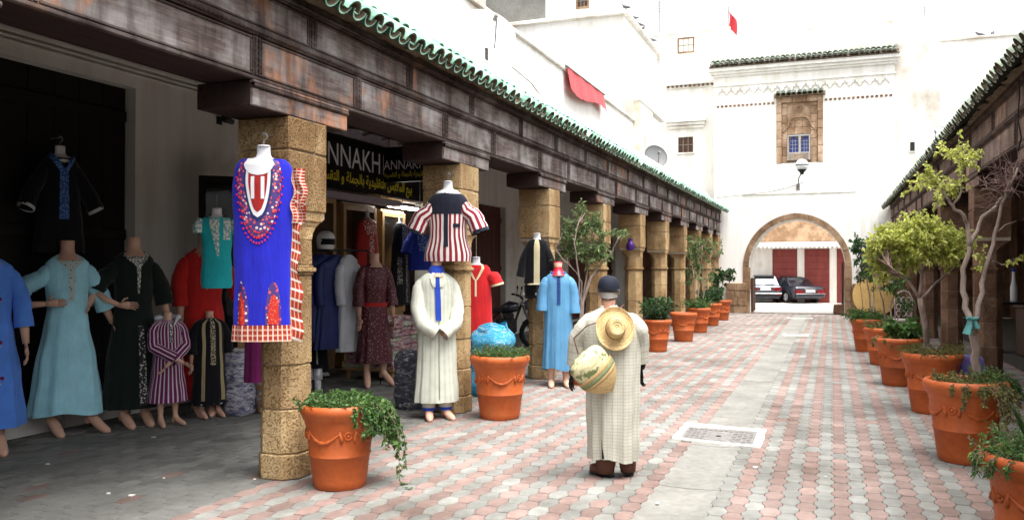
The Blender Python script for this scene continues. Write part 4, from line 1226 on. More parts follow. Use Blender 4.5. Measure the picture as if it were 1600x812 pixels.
# ---------------------------------------------------------------- rooftop objects
def dish(name, label, c, r, aim, matn, foot):
    t = thing(name, label, 'satellite dish', tuple(foot))
    aim = Vector(aim).normalized(); q = aim.to_track_quat('Z', 'Y').to_matrix().to_4x4()
    b = MB(); prof = [(r * k / 8, .22 * r * (k / 8) ** 2 - .22 * r) for k in range(0, 9)]
    prof[0] = (.002, -.22 * r)
    b.lathe(prof + [(r * 1.0, .012), (r * .985, .014)] + [(p[0] * .985, p[1] + .012) for p in prof[::-1]], 32)
    b.move(Matrix.Translation(c) @ q); b.build('reflector', matn, t, smooth=True)
    b = MB()
    f = Matrix.Translation(c) @ q @ Vector((0, 0, r * .75)); e = Matrix.Translation(c) @ q @ Vector((0, -r * .9, 0))
    b.tube([e, f], .016, 6); b.tube([f, f + (Vector(c) - f).normalized() * .12], .035, 8); b.build('feed_arm', 'iron', t)
    back = Matrix.Translation(c) @ q @ Vector((0, 0, -.24 * r - .04))
    b = MB(); b.tube([foot, Vector((back.x, back.y, foot[2] + .25)), back], .03, 8); b.cbox(foot[0] - .1, foot[0] + .1, foot[1] - .1, foot[1] + .1, foot[2] - .0, foot[2] + .02, .005); b.build('mast', 'iron', t)
    return t
flat('dish_white', (0.80, 0.80, 0.78), 0.5)
flat('dish_grey', (0.15, 0.155, 0.16), 0.6)
D1 = onX(765, 47, -5.3); r1 = 43 / FPX * depth(D1)
dish('satellite_dish', 'large white satellite dish standing on the left arcade roof', D1, r1, (.62, -.60, .50), 'dish_white', (D1.x - .15, D1.y + .15, 4.22))
D2 = onX(1025, 244, -4.9); r2 = 19 / FPX * depth(D2)
dish('satellite_dish', 'dark grey satellite dish on the left arcade roof near the gate', D2, r2, (.55, -.75, .35), 'dish_grey', (D2.x - .1, D2.y + .1, 4.22))
D3 = onX(1464, 212, 3.1); r3 = 18 / FPX * depth(D3)
dish('satellite_dish', 'pale satellite dish peeking over the brown arcade parapet', D3, r3, (-.3, -.85, .45), 'dish_white', (D3.x + .1, D3.y + .1, 4.22))
# aerials
for i, (px, py, lab) in enumerate(((1030, 12, 'thin bent television aerial above the shuttered window house'), (1445, 18, 'spindly rooftop aerial on the distant white room'))):
    Y = 38.5 if i == 0 else FY + .6
    p = onY(px, py, Y); base = (p.x, Y, onY(1139, 46, h2y).z if i == 0 else p1.z)
    if i == 0: base = (p.x, Y, onY(1139, 46, h2y).z + .0)
    t = thing('aerial', lab, 'aerial', base)
    b = MB(); b.tube([base, (p.x, Y, p.z + .3)], .025, 6); b.build('mast', 'iron', t)
    b = MB()
    for k in range(5): b.tube([(p.x - .3 + .05 * k, Y, p.z - .25 + k * .14), (p.x + .3 - .05 * k, Y, p.z - .15 + k * .14)], .014, 5)
    b.build('elements', 'iron', t)
# pigeons
flat('pigeon', (0.10, 0.10, 0.115), 0.7)
def bird(loc, rz, lab, grp):
    t = thing('pigeon', lab, 'pigeon', loc, rz, grp)
    b = MB(); b.tube([(-.20, 0, .10), (-.10, 0, .11), (0, 0, .13), (.08, 0, .17), (.11, 0, .215), (.135, 0, .235), (.17, 0, .225)], [.012, .04, .062, .052, .03, .03, .006], 8)
    b.build('body', 'pigeon', t, smooth=True, local=True)
    b = MB(); b.tube([(0, .02, 0), (0, .02, .09)], .007, 5); b.tube([(0, -.02, 0), (0, -.02, .09)], .007, 5); b.build('legs', 'stone_brown', t, local=True)
zl = c0.z + .13
for i, px in enumerate((979, 992, 1000, 1005, 1019)):
    d = ray(px, 40); yv = None
    P = C_ + d * ((TH_X + .07) / d.x)
    bird((TH_X + .05, P.y, zl), rnd.uniform(0, 6), 'grey pigeon perched on the ledge of the tall white block', 'pigeons on the tall block ledge')
for i, px in enumerate((1531, 1551)):
    P = onY(px, 60, Y5); bird((P.x, Y5, zt5 + .10), rnd.uniform(0, 6), 'pigeon perched on the coping above the brown arcade', 'pigeons on the coping')
# ================================================================ CLOTHES AND MANNEQUINS
def cloth(name, c, rough=0.85, v=0.12, wrinkle=0.6, sheen=0.15, spec=0.2):
    m, nt, b = _nt(name)
    o = coords(nt, 'obj')
    col = ramp(nt, noise(nt, o, 5, 4), [(0.3, mulc(c, 1 - v)), (0.7, mulc(c, 1 + v))])
    nt.links.new(col, b.inputs['Base Color'])
    b.inputs['Roughness'].default_value = rough
    b.inputs['Specular IOR Level'].default_value = spec
    b.inputs['Sheen Weight'].default_value = sheen
    h = mth(nt, 'ADD', noise(nt, coords(nt, 'obj', (9, 9, 1.4)), 1.4, 4), mth(nt, 'MULTIPLY', noise(nt, o, 240, 2), .08))
    set_bump(nt, b, h, wrinkle, 0.03)
def stripes(name, a, c, n, duty=0.5, rough=0.85, bend=0.0, cross=None, wrinkle=0.2):
    """stripes running down the garment (UV u); cross = (count, duty, colour) adds rows"""
    m, nt, b = _nt(name)
    tc = nt.nodes.new('ShaderNodeTexCoord'); sp = nt.nodes.new('ShaderNodeSeparateXYZ')
    nt.links.new(tc.outputs['UV'], sp.inputs[0])
    f = mth(nt, 'FRACT', mth(nt, 'MULTIPLY', sp.outputs[0], n))
    col = mix(nt, mth(nt, 'LESS_THAN', f, duty), a, c)
    if cross:
        f2 = mth(nt, 'FRACT', mth(nt, 'MULTIPLY', sp.outputs[1], cross[0]))
        col = mix(nt, mth(nt, 'LESS_THAN', f2, cross[1]), col, cross[2])
    nz = ramp(nt, noise(nt, coords(nt, 'obj'), 7, 4), [(.3, (.84,) * 3), (.7, (1.05,) * 3)])
    col = mix(nt, 1, col, nz, 'MULTIPLY')
    nt.links.new(col, b.inputs['Base Color'])
    b.inputs['Roughness'].default_value = rough
    b.inputs['Specular IOR Level'].default_value = 0.2
    set_bump(nt, b, noise(nt, coords(nt, 'obj', (9, 9, 1.4)), 1.4, 4), wrinkle, .03)
def embroid(name, ground, thread, scale=60, th=.34, rough=.55, second=None):
    m, nt, b = _nt(name)
    o = coords(nt, 'obj')
    vo = nd(nt, 'ShaderNodeTexVoronoi', Scale=scale); nt.links.new(o, vo.inputs['Vector']); vo.feature = 'F1'
    f = mth(nt, 'LESS_THAN', vo.outputs['Distance'], th)
    col = mix(nt, f, ground, thread)
    if second:
        sp = nt.nodes.new('ShaderNodeSeparateColor'); nt.links.new(vo.outputs['Color'], sp.inputs[0])
        col = mix(nt, mth(nt, 'MULTIPLY', f, mth(nt, 'GREATER_THAN', sp.outputs[0], .6)), col, second)
    nt.links.new(col, b.inputs['Base Color'])
    b.inputs['Roughness'].default_value = rough
    set_bump(nt, b, f, .6, .003)
cloth('skin_dummy', (0.62, 0.37, 0.27), 0.45, .05, 0, 0, .4)
cloth('dummy_white', (0.78, 0.78, 0.82), 0.4, .03, 0, 0, .4)
cloth('dummy_red', (0.62, 0.02, 0.05), 0.35, .05, 0, 0, .5)
cloth('blue_dress', (0.085, 0.24, 0.76)); cloth('light_blue', (0.36, 0.71, 0.84)); cloth('dark_green', (0.006, 0.013, 0.010)); cloth('red_dress', (0.46, 0.016, 0.014))
cloth('black_cloth', (0.005, 0.005, 0.008)); cloth('teal', (0.02, 0.50, 0.56)); cloth('royal', (0.018, 0.022, 0.50)); cloth('navy', (0.010, 0.020, 0.115), .5, .15, .3, .0, .4)
cloth('satin_blue', (0.10, 0.29, 0.50), .42, .08, .5, .1, .5); cloth('bright_red', (0.62, 0.02, 0.025)); cloth('red_kaftan', (0.36, 0.02, 0.018)); cloth('blue_top', (0.012, 0.03, 0.30))
cloth('cream_cloth', (0.61, 0.62, 0.53)); cloth('scarf_blue', (0.02, 0.06, 0.42)); cloth('grey_cloth', (0.55, 0.57, 0.62)); cloth('magenta', (0.13, 0.006, 0.08)); cloth('purple_cloth', (0.13, 0.10, 0.32)); cloth('charcoal_cloth', (0.03, 0.032, 0.04))
cloth('gold_trim', (0.55, 0.44, 0.20), .5); cloth('cream_trim', (0.75, 0.66, 0.42), .5); cloth('dark_blue_trim', (0.02, 0.07, 0.24), .6); cloth('navy_yoke', (0.012, 0.014, 0.028))
stripes('white_striped', (0.62, 0.64, 0.55), (0.53, 0.56, 0.48), 26, .35)
stripes('purple_striped', (0.15, 0.018, 0.10), (0.66, 0.58, 0.62), 26, .30)
stripes('red_striped', (0.26, 0.02, 0.035), (0.80, 0.74, 0.72), 24, .5)
stripes('red_striped_sleeve', (0.26, 0.02, 0.035), (0.80, 0.74, 0.72), 9, .5)
stripes('hem_print', (0.74, 0.64, 0.58), (0.38, 0.04, 0.025), 1, .99, cross=(22, .5, (0.66, 0.34, 0.22)))
stripes('purple_striped_sleeve', (0.15, 0.018, 0.10), (0.66, 0.58, 0.62), 9, .30)
stripes('gold_stripe', (0.16, 0.12, 0.06), (0.55, 0.46, 0.26), 5, .55)
stripes('dashiki_border', (0.38, 0.04, 0.025), (0.66, 0.34, 0.22), 3, .30, cross=(17, .24, (0.74, 0.64, 0.58)))
embroid('emb_silver', (0.10, 0.12, 0.11), (0.62, 0.60, 0.54), 55, .46)
embroid('emb_black_silver', (0.012, 0.013, 0.013), (0.60, 0.58, 0.55), 42, .40)
embroid('emb_blue_dots', (0.42, 0.52, 0.50), (0.02, 0.03, 0.05), 34, .26)
embroid('emb_gold_red', (0.30, 0.02, 0.015), (0.62, 0.40, 0.25), 60, .42)
embroid('emb_white_red', (0.36, 0.02, 0.018), (0.80, 0.70, 0.66), 30, .45)
embroid('emb_white_teal', (0.25, 0.5, 0.52), (0.85, 0.84, 0.74), 40, .52)
embroid('emb_blue', (0.02, 0.08, 0.30), (0.12, 0.30, 0.62), 46, .40)
embroid('emb_light_on_blue', (0.012, 0.03, 0.30), (0.30, 0.55, 0.85), 40, .32)
embroid('emb_purple', (0.07, 0.03, 0.20), (0.60, 0.10, 0.12), 36, .40, second=(0.75, 0.66, 0.64))
embroid('burgundy', (0.075, 0.008, 0.016), (0.32, 0.16, 0.16), 30, .26)
embroid('gold_emb', (0.02, 0.018, 0.014), (0.50, 0.42, 0.26), 70, .46)
embroid('red_dots', (0.55, 0.02, 0.015), (0.85, 0.16, 0.06), 60, .3)

def interp(prof, z):
    """prof rows sorted by falling z: (z, rx, ry, cx, cy)"""
    if z >= prof[0][0]: return prof[0]
    for a, c in zip(prof[:-1], prof[1:]):
        if c[0] <= z <= a[0]:
            t = (a[0] - z) / (a[0] - c[0]); t = t * t * (3 - 2 * t) * .5 + t * .5
            return tuple(p + (q - p) * t for p, q in zip(a, c))
    return prof[-1]
class Garment:
    def __init__(s, prof, folds=9, amp=0.05, seed=0, pw=2.0, hem=0.0):
        s.prof = [tuple(p) + (0,) * (5 - len(p)) for p in prof]; s.folds = folds; s.amp = amp; s.seed = seed; s.hem = hem
        s.zt = s.prof[0][0]; s.zb = s.prof[-1][0]
    def pt(s, th, z, off=0.0):
        _, rx, ry, cx, cy = interp(s.prof, z)
        t = (s.zt - z) / (s.zt - s.zb)
        a = s.amp * max(0, t - .22) ** .9 * 1.25
        k = 1 + a * (math.sin(s.folds * th + s.seed + 1.2 * math.sin(th * 2 + s.seed)) * .7 + .5 * math.sin((s.folds * 2 - 3) * th + s.seed * 2.3 + t * 1.5)) + .012 * math.sin(23 * t + 3 * th + s.seed)
        dz = s.hem * t ** 6 * (math.sin(th * 2 + s.seed) + .5 * math.sin(th * 5 + s.seed))
        return (cx + (rx * k + off) * math.sin(th), cy - (ry * k + off) * math.cos(th), z + dz)
    def build(s, name, mat, parent, n=56, rings=34, thick=False):
        b = MB(); vs = []; fs = []; uvs = []
        for i in range(rings + 1):
            z = s.zt + (s.zb - s.zt) * i / rings
            for k in range(n): vs.append(s.pt(2 * PI * k / n, z))
        for i in range(rings):
            for k in range(n):
                k2 = (k + 1) % n
                fs.append((i * n + k, (i + 1) * n + k, (i + 1) * n + k2, i * n + k2))
                u0, u1, v0, v1 = k / n, (k + 1) / n, 1 - i / rings, 1 - (i + 1) / rings
                uvs.append([(u0, v0), (u0, v1), (u1, v1), (u1, v0)])
        b.add(vs, fs, 0, uvs)
        return b.build(name, mat, parent, smooth=True, local=True)
    def patch(s, name, mat, parent, z1, z0, th0, th1, off=.006, nu=8, nv=18):
        """strip of the surface; th0/th1 numbers or functions of v (0 top .. 1 bottom)"""
        f0 = th0 if callable(th0) else (lambda v: th0); f1 = th1 if callable(th1) else (lambda v: th1)
        b = MB()
        b.grid(lambda u, v: s.pt(f0(1 - v) + (f1(1 - v) - f0(1 - v)) * u, z0 + (z1 - z0) * v, off), nu, nv)
        return b.build(name, mat, parent, smooth=True, local=True)
def sleeve(name, mat, parent, pts, rad, n=14, cap=True):
    a0 = Vector(pts[0]); cx0 = a0.x * .55 + (.0 if abs(a0.x) < .5 else 0)
    sgx = 1 if a0.x > 0 else -1
    if cap: pts = [(a0.x - sgx * .10, a0.y, a0.z - .005), (a0.x - sgx * .045, a0.y, a0.z - .03), (a0.x - sgx * .008, a0.y, a0.z - .065)] + [tuple(a0 + Vector((sgx * .014, 0, -.12)))] + list(pts[1:])
    if cap: rad = [rad[0] * .34, rad[0] * .60, rad[0] * .76, rad[0] * .90] + list(rad[1:])
    # smooth the path a little
    P = [Vector(p) for p in pts]; Q = []; Rr = []
    for i in range(len(P) - 1):
        for k in range(4):
            t = k / 4; Q.append(P[i].lerp(P[i + 1], t)); Rr.append((rad[i] + (rad[i + 1] - rad[i]) * t) * (1 + .05 * math.sin(3.1 * (i * 4 + k))))
    Q.append(P[-1]); Rr.append(rad[-1])
    b = MB(); b.tube(Q, Rr, n, caps=False, wr=.03)
    return b.build(name, mat, parent, smooth=True, local=True)
def add_hand(b, w, d, side, s=1.0, mi=0):
    """hand at wrist w pointing along d; side = thumb direction; palm plus five separate bent fingers"""
    w = Vector(w); d = Vector(d).normalized(); sd_ = Vector(side); sd_ = (sd_ - d * sd_.dot(d)).normalized(); nrm = d.cross(sd_)
    b.tube([w - d * .02 * s, w + d * .03 * s, w + d * .065 * s, w + d * .09 * s], [.022 * s, .030 * s, .038 * s, .034 * s], 10, mi, flat=(1, .42), up=sd_)
    for k, ln in enumerate((.068, .080, .074, .056)):
        o = w + d * .085 * s + sd_ * ((1.5 - k) * .0175 * s)
        e = d + sd_ * ((1.5 - k) * .06)
        b.tube([o, o + e * ln * .4 * s, o + e * ln * .75 * s + nrm * .012 * s, o + e * ln * s + nrm * .028 * s], [.0088 * s, .0082 * s, .0072 * s, .005 * s], 6, mi)
    o = w + d * .022 * s + sd_ * .028 * s
    b.tube([o, o + (d * .5 + sd_) .normalized() * .035 * s, o + (d * .9 + sd_ * .9).normalized() * .066 * s + nrm * .01 * s], [.011 * s, .0095 * s, .006 * s], 6, mi)
def add_foot(b, x, y, head, s=1.0, heel=0.02, mi=0, z=0.0, leg=.42):
    """foot with ankle above (x,y), toe along heading (local radians, 0 = -y)"""
    d = Vector((math.sin(head), -math.cos(head), 0)); o = Vector((x, y, z))
    b.tube([o + Vector((0, 0, leg)), o + Vector((0, 0, .26 + heel)), o + Vector((0, 0, .12 + heel)), o + d * .012 + Vector((0, 0, .075 + heel)), o + d * .07 * s + Vector((0, 0, .05 + heel * .7)), o + d * .13 * s + Vector((0, 0, .032 + heel * .25)), o + d * .185 * s + Vector((0, 0, .022)), o + d * .215 * s + Vector((0, 0, .014))],
           [.058 * s, .050 * s, .034 * s, .040 * s, .040 * s, .038 * s, .030 * s, .012], 10, mi, up=d.cross(Vector((0, 0, 1))), flat=(1.05, .95))
    b.tube([o - d * .045 * s + Vector((0, 0, .015 + heel)), o - d * .03 * s + Vector((0, 0, .04 + heel)), o + Vector((0, 0, .09 + heel))], [.022 * s, .032 * s, .034 * s], 8, mi)
def neck(b, z0, z1, r=.055, cy=0, mi=0):
    b.lathe([(r * 1.9, z0 - .05), (r * 1.35, z0), (r * 1.02, z0 + .03), (r * .95, (z0 + z1) / 2), (r * 1.0, z1 - .006), (r * .92, z1)], 18, (0, cy, 0), mi, 1, 1.05, cap1=True)

def mannequin(label, loc, rz, H, garment_mat, prof=None, group=None, skin='skin_dummy', amp=.05, folds=9, seed=0, feet=((-.09, 0, .2), (.10, .03, -.2)), base=True, hem=None, heel=.05, sw=.20, hemw=.26, hemd=.19, hem_z=.18, name='dressed_mannequin', armL=None, armR=None, rs=(.07, .064, .068), gname='dress', smat=None, shift=0.0, hands=True):
    """headless shop dummy of neck height H, front towards local -y"""
    t = thing(name, label, 'mannequin', loc, rz, group)
    k = H / 1.6
    prof = prof or [(1.50 * k, .055, .055), (1.475 * k, .11, .07), (1.44 * k, sw * .86, .085), (1.39 * k, sw, .105), (1.28 * k, sw * .97, .135), (1.17 * k, sw * .92, .14), (1.03 * k, sw * .86, .125), (.88 * k, sw * .98, .145), (.6 * k, (sw + hemw) / 2, .165), (hem_z, hemw, hemd)]
    prof = [p if len(p) == 5 else tuple(p) + (shift * (1 - p[0] / (1.5 * k)) if shift else 0, 0) for p in prof]
    G = Garment(prof, folds, amp, seed, hem=hem or 0.0)
    b = MB(); neck(b, 1.475 * k, H, .056 * k)
    b.tube([(0, 0, 1.47 * k), (0, 0, 1.36 * k), (0, 0, 1.1 * k), (0, 0, .9 * k), (0, 0, .8 * k)], [.07, .08, .075, .085, .05], 12)
    for (x, y, hd) in feet:
        b.tube([(x * .4, 0, .88 * k), (x, y, max(hem_z + .22, .40))], [.045 * k, .05 * k], 10)
    for (x, y, hd) in feet: add_foot(b, x, y, hd, k, heel, leg=max(hem_z + .25, .42))
    Gd = G.build(gname, garment_mat, t)
    for side, arm in ((1, armR), (-1, armL)):
        if arm is None:
            arm = [(side * sw * .93, 0, 1.40 * k), (side * (sw + .055), .0, 1.18 * k), (side * (sw + .075), -.03, .95 * k)]; hnd = True
        sleeve('sleeve', smat or garment_mat, t, arm, [rs[0] * k, rs[1] * k, rs[2] * k][:len(arm)] if len(arm) == 3 else [rs[0] * k] * (len(arm) - 2) + [rs[1] * k, rs[2] * k])
        wlen = .13 * k if hands else -.03
        e, w = Vector(arm[-2]), Vector(arm[-1]); d = (w - e).normalized()
        wr = w + d * wlen
        b.tube([(0, 0, arm[0][2] - .12), (arm[0][0] * .8, arm[0][1], arm[0][2] - .14)] + [tuple(q_) for q_ in arm[1:-1]] + [tuple(w), tuple(wr)], [.03 * k] * len(arm) + [.034 * k, .024 * k], 10)
        if hands: add_hand(b, wr, d, Vector((-side * .2, -1, .25)), k)
    b.build('body', skin, t, smooth=True, local=True)
    if base:
        b = MB(); b.lathe([(.19, 0), (.195, .004), (.19, .009), (.02, .012)], 28, (0, .02, 0), cap1=True); b.lathe([(.012, .01), (.012, .5)], 8, (-.03, .03, 0)); b.build('base_plate', 'iron', t, smooth=False, local=True)
    return t, G, k
def hang_hook(parent, z, r=.045, y=0.0, up=.0):
    b = MB(); pts = [(0, y, z), (0, y, z + .05)] + [(r * .55 * math.sin(a), y, z + .05 + r * .6 + r * .6 * -math.cos(a)) for a in [PI * k / 8 for k in range(1, 11)]]
    if up: pts = [(0, y, z), (0, y, z + .06), (0, y, z + up)]
    b.tube(pts, .0055, 6); return b.build('hook', 'iron', parent, local=True)
def bust(parent, H, mat='dummy_white', w=.17, d=.075, drop=.32, hook=True, up=0):
    """moulded hanger bust: neck, shoulders and chest shell"""
    b = MB()
    prof = [(.05, 0), (.052, -.06), (.062, -.085), (.115, -.105), (w, -.15), (w * 1.02, -.22), (w * .95, -drop)]
    vs = []
    n = 20
    b.lathe([(r_, H + z) for r_, z in prof], n, (0, 0, 0), 0, 1, .52)
    b.lathe([(.05, H), (.045, H + .008)], n, (0, 0, 0), 0, 1, .9, cap1=True)
    o = b.build('bust', mat, parent, smooth=True, local=True)
    if hook: hang_hook(parent, H, up=up)
    return o

def at_hang(px, py, Y): return onY(px, py, Y)

# --- (1) royal-blue dress dummy cut by the picture edge
p = g(-24, 708); t, G, k = mannequin('dummy in plain cobalt dress with small flower motifs down the front', (p.x + .02, p.y, 0), R(62), 1.93, 'blue_dress', seed=1, amp=.09, hemw=.30, hemd=.22, hem_z=.24, sw=.22, feet=((-.10, .0, .1), (.10, -.02, 0)))
for j, zz in enumerate((1.50, 1.22, .88, .60)):
    b = MB()
    for (dx, dz, r_, mi) in ((-.02, 0, .017, 0), (.025, .0, .019, 1), (0, -.03, .010, 2), (.012, -.05, .007, 2), (-.01, -.065, .006, 2), (.03, -.035, .008, 2)):
        c = Vector(G.pt(.25 + dx * 5, zz * k * .96 + dz, .006)); 
        b.lathe([(r_, 0), (r_ * .5, .004)], 7, (0, 0, 0), mi, cap1=True); b.move(Matrix.Translation(c) @ Matrix.Rotation(R(90), 4, 'X'), len(b.v) - 14)
    b.build('flower_motif', ['black_cloth', 'magenta', 'emb_silver'], t, local=True)
# --- (3) light blue dress
p = g(104, 676); t, G, k = mannequin('dummy in pale turquoise long dress, hand on hip, beaded neckline', (p.x, p.y, 0), R(58), 1.98, 'light_blue', seed=2.2, hemw=.34, hemd=.21, hem_z=.20, sw=.215, amp=.10, folds=7, hem=.02, heel=.07,
    feet=((-.14, -.02, .25), (.22, -.04, .55)), armL=[(-.20, 0, 1.72), (-.37, .02, 1.52), (-.47, .0, 1.40)], armR=[(.20, 0, 1.73), (.30, .05, 1.45), (.38, .06, 1.26)], rs=(.078, .076, .078))
b = MB(); b.tube([(-.47, .0, 1.41), (-.46, -.02, 1.35), (-.34, -.12, 1.33), (-.22, -.19, 1.34)], [.045, .045, .036, .026], 10); add_hand(b, (-.215, -.192, 1.341), (.9, -.15, .05), (0, -.3, 1), 1.15); b.build('forearm', 'skin_dummy', t, smooth=True, local=True)
G.patch('embroidery', 'emb_blue_dots', t, 1.82, 1.36, lambda v: -.95 + .88 * min(1, v * 3.4) ** .8 + .05 * v, lambda v: 1.15 - .88 * min(1, v * 3.4) ** .8 - .05 * v, .005, 12, 26)
b = MB(); b.tube([(-.435, .005, 1.445), (-.475, .0, 1.395)], [.101, .101], 16, caps=False); b.build('cuff', 'emb_blue_dots', t, smooth=True, local=True)
# --- (4) dark green dress
p = g(208, 664); t, G, k = mannequin('dummy in blackish green dress with silver embroidered neckline and side panel', (p.x, p.y, 0), R(56), 2.03, 'dark_green', seed=3.1, hemw=.31, hemd=.2, hem_z=.2, sw=.21,
    feet=((-.10, -.02, .2), (.12, .02, .1)), armL=[(-.20, 0, 1.76), (-.32, .0, 1.58), (-.38, -.03, 1.45)], armR=[(.20, 0, 1.76), (.28, .03, 1.5), (.32, .02, 1.3)], rs=(.075, .074, .076))
b = MB(); b.tube([(-.38, -.03, 1.46), (-.30, -.12, 1.37), (-.18, -.19, 1.31)], [.04, .034, .025], 10); add_hand(b, (-.175, -.192, 1.308), (.95, -.2, -.05), (0, -.3, 1), 1.15); b.build('forearm', 'skin_dummy', t, smooth=True, local=True)
G.patch('embroidery', 'emb_silver', t, 1.86, 1.42, lambda v: -.9 + .92 * min(1, v * 3) ** .8 + .06 * v, lambda v: 1.1 - .82 * min(1, v * 3) ** .8 - .1 * v, .005, 12, 26)
G.patch('side_panel', 'emb_black_silver', t, 1.08, .24, .10, .36, .006)
b = MB(); b.tube([(-.35, -.01, 1.51), (-.385, -.03, 1.445)], [.09, .09], 16, caps=False); b.build('cuff', 'emb_silver', t, smooth=True, local=True)
# --- (5) red dress
p = g(300, 655); t, G, k = mannequin('dummy in deep red dress with gold embroidery behind the two child dummies', (p.x - .1, p.y + .3, 0), R(50), 2.08, 'red_dress', seed=4.4, hemw=.27, hemd=.2, hem_z=.2, sw=.225,
    armL=[(-.21, 0, 1.82), (-.27, .0, 1.55), (-.26, -.02, 1.26)], armR=[(.21, 0, 1.82), (.31, .0, 1.56), (.38, -.03, 1.34)], rs=(.075, .07, .066))
G.patch('embroidery', 'emb_gold_red', t, 1.93, 1.45, lambda v: -.95 + .86 * min(1, v * 3) ** .8 + .05 * v, lambda v: 1.1 - .86 * min(1, v * 3) ** .8 - .06 * v, .005, 12, 26)
b = MB(); b.tube([(.345, -.015, 1.44), (.383, -.032, 1.335)], [.083, .08], 16, caps=False); b.tube([(-.263, -.015, 1.36), (-.26, -.02, 1.26)], [.083, .08], 16, caps=False); b.build('cuff', 'emb_gold_red', t, smooth=True, local=True)
# --- (6) child in purple stripes
p = g(262, 664); H = (664 - 488) / FPX * depth(p)
cprof = lambda q, sw, hw, hz: [(1.50 * q, .05, .05), (1.46 * q, .10, .07), (1.42 * q, sw * .9, .085), (1.33 * q, sw, .10), (1.1 * q, sw * .95, .115), (.8 * q, sw * 1.05, .125), (hz, hw, .15)]
t, G, k = mannequin('child dummy in purple and white striped hooded robe', (p.x, p.y, 0), R(62), H, 'purple_striped', prof=cprof(H / 1.6, .155, .21, .26), seed=5, hem_z=.26, feet=((-.075, 0, -.1), (.085, .02, .35)), base=False, heel=0, gname='robe', smat='purple_striped_sleeve',
    armL=[(-.14, 0, .93 * H), (-.165, -.05, .70 * H), (.02, -.17, .60 * H)], armR=[(.14, 0, .93 * H), (.165, -.05, .70 * H), (-.02, -.16, .58 * H)], rs=(.085, .085, .085))
b = MB(); b.tube([(-.09, -.055, .965 * H), (-.115, 0, .955 * H), (-.08, .07, .95 * H), (0, .10, .94 * H), (.08, .07, .95 * H), (.115, 0, .955 * H), (.09, -.055, .965 * H), (.03, -.10, .89 * H)], [.016, .03, .036, .04, .036, .03, .02, .008], 8); b.build('hood', 'grey_cloth', t, smooth=True, local=True)
G.patch('placket', 'emb_silver', t, .93 * H, .74 * H, -.10, .10, .006)
# --- (7) child in black and gold
p = g(327, 651); H = (651 - 486) / FPX * depth(p)
t, G, k = mannequin('child dummy in black kaftan with broad gold braid', (p.x, p.y, 0), R(60), H, 'black_cloth', prof=cprof(H / 1.6, .165, .20, .15), seed=6, hem_z=.13, feet=((-.085, 0, .0), (.10, .0, .1)), base=False, heel=0, gname='kaftan',
    armL=[(-.15, 0, .92 * H), (-.20, .0, .75 * H), (-.21, -.02, .60 * H)], armR=[(.15, 0, .92 * H), (.20, .0, .75 * H), (.21, -.02, .60 * H)], rs=(.085, .08, .08))
G.patch('gold_braid', 'gold_emb', t, .96 * H, .50 * H, -.17, .17, .007)
for a, c in ((-.72, -.48), (.48, .72)): G.patch('gold_braid', 'gold_stripe', t, .93 * H, .17 * H, a, c, .008)
b = MB(); b.lathe([(.19, .155), (.195, .17)], 24, (0, 0, 0), 0, 1, .76); b.build('hem_braid', 'grey_cloth', t, local=True)
# --- (15) burgundy dress
p = g(585, 602); H = (602 - 396) / FPX * depth(p)
t, G, k = mannequin('dummy in burgundy patterned dress with high heels beside the coat rack', (p.x, p.y, 0), R(55), H, 'burgundy', seed=7.7, hemw=.27, hemd=.2, hem_z=.34, sw=.20, heel=.10, feet=((-.12, .0, -.35), (.13, -.02, .35)), base=False,
    armR=[(.19, 0, .905 * H), (.25, .0, .74 * H), (.25, -.06, .60 * H)], armL=[(-.19, 0, .905 * H), (-.25, .0, .74 * H), (-.25, -.02, .60 * H)], rs=(.066, .064, .075))
b = MB(); b.lathe([(.205, .60 * H), (.208, .63 * H)], 28, (0, 0, 0), 0, 1, .68); b.build('belt', 'red_kaftan', t, local=True)
b = MB()
for x, hd in ((-.12, -.35), (.13, .35)):
    d = Vector((math.sin(hd), -math.cos(hd), 0)); o = Vector((x, 0, 0)); b.tube([o - d * .05, o - d * .045 + Vector((0, 0, .10))], [.006, .016], 6)
b.build('shoe_heels', 'black_cloth', t, local=True)
# --- (20) man's white djellaba
p = g(680, 653); H = (652 - 405) / FPX * depth(p)
q = H / 1.6
t, G, k = mannequin('dummy in long white striped robe with blue scarf beside the pillar', (p.x, p.y + .03, 0), R(38), H, 'white_striped', prof=[(1.49 * q, .06, .06), (1.46 * q, .13, .08), (1.42 * q, .20, .10), (1.35 * q, .225, .115), (1.2 * q, .215, .13), (.95 * q, .215, .14), (.6 * q, .225, .15), (.19, .255, .17)], seed=8.2, amp=.07, hem_z=.19, base=False, heel=0, gname='robe', smat='cream_cloth',
    feet=((-.09, -.02, -.15), (.10, -.02, .2)), armL=[(-.185, 0, .885 * H), (-.225, -.05, .70 * H), (-.19, -.13, .60 * H), (-.03, -.19, .545 * H)], armR=[(.185, 0, .885 * H), (.225, -.05, .70 * H), (.19, -.13, .60 * H), (.03, -.20, .535 * H)], rs=(.075, .072, .070), hands=False)
b = MB(); b.lathe([(.10, .915 * H), (.085, .945 * H), (.068, .965 * H)], 20, (0, 0, 0), 0, 1, .95); b.build('scarf_wrap', 'scarf_blue', t, smooth=True, local=True)
G.patch('scarf', 'scarf_blue', t, .925 * H, .62 * H, lambda v: -.22 + .05 * v, lambda v: .06 + .05 * v, .012)
G.patch('piping', 'black_cloth', t, .62 * H, .23, -.025, .0, .006, 2, 18)
for sg_ in (-1, 1): G.patch('collar', 'cream_cloth', t, .935 * H, .83 * H, (lambda v: .05 + .0 * v) if sg_ > 0 else (lambda v: -.62 + .35 * v), (lambda v: .62 - .4 * v) if sg_ > 0 else (lambda v: -.16), .014)
b = MB()
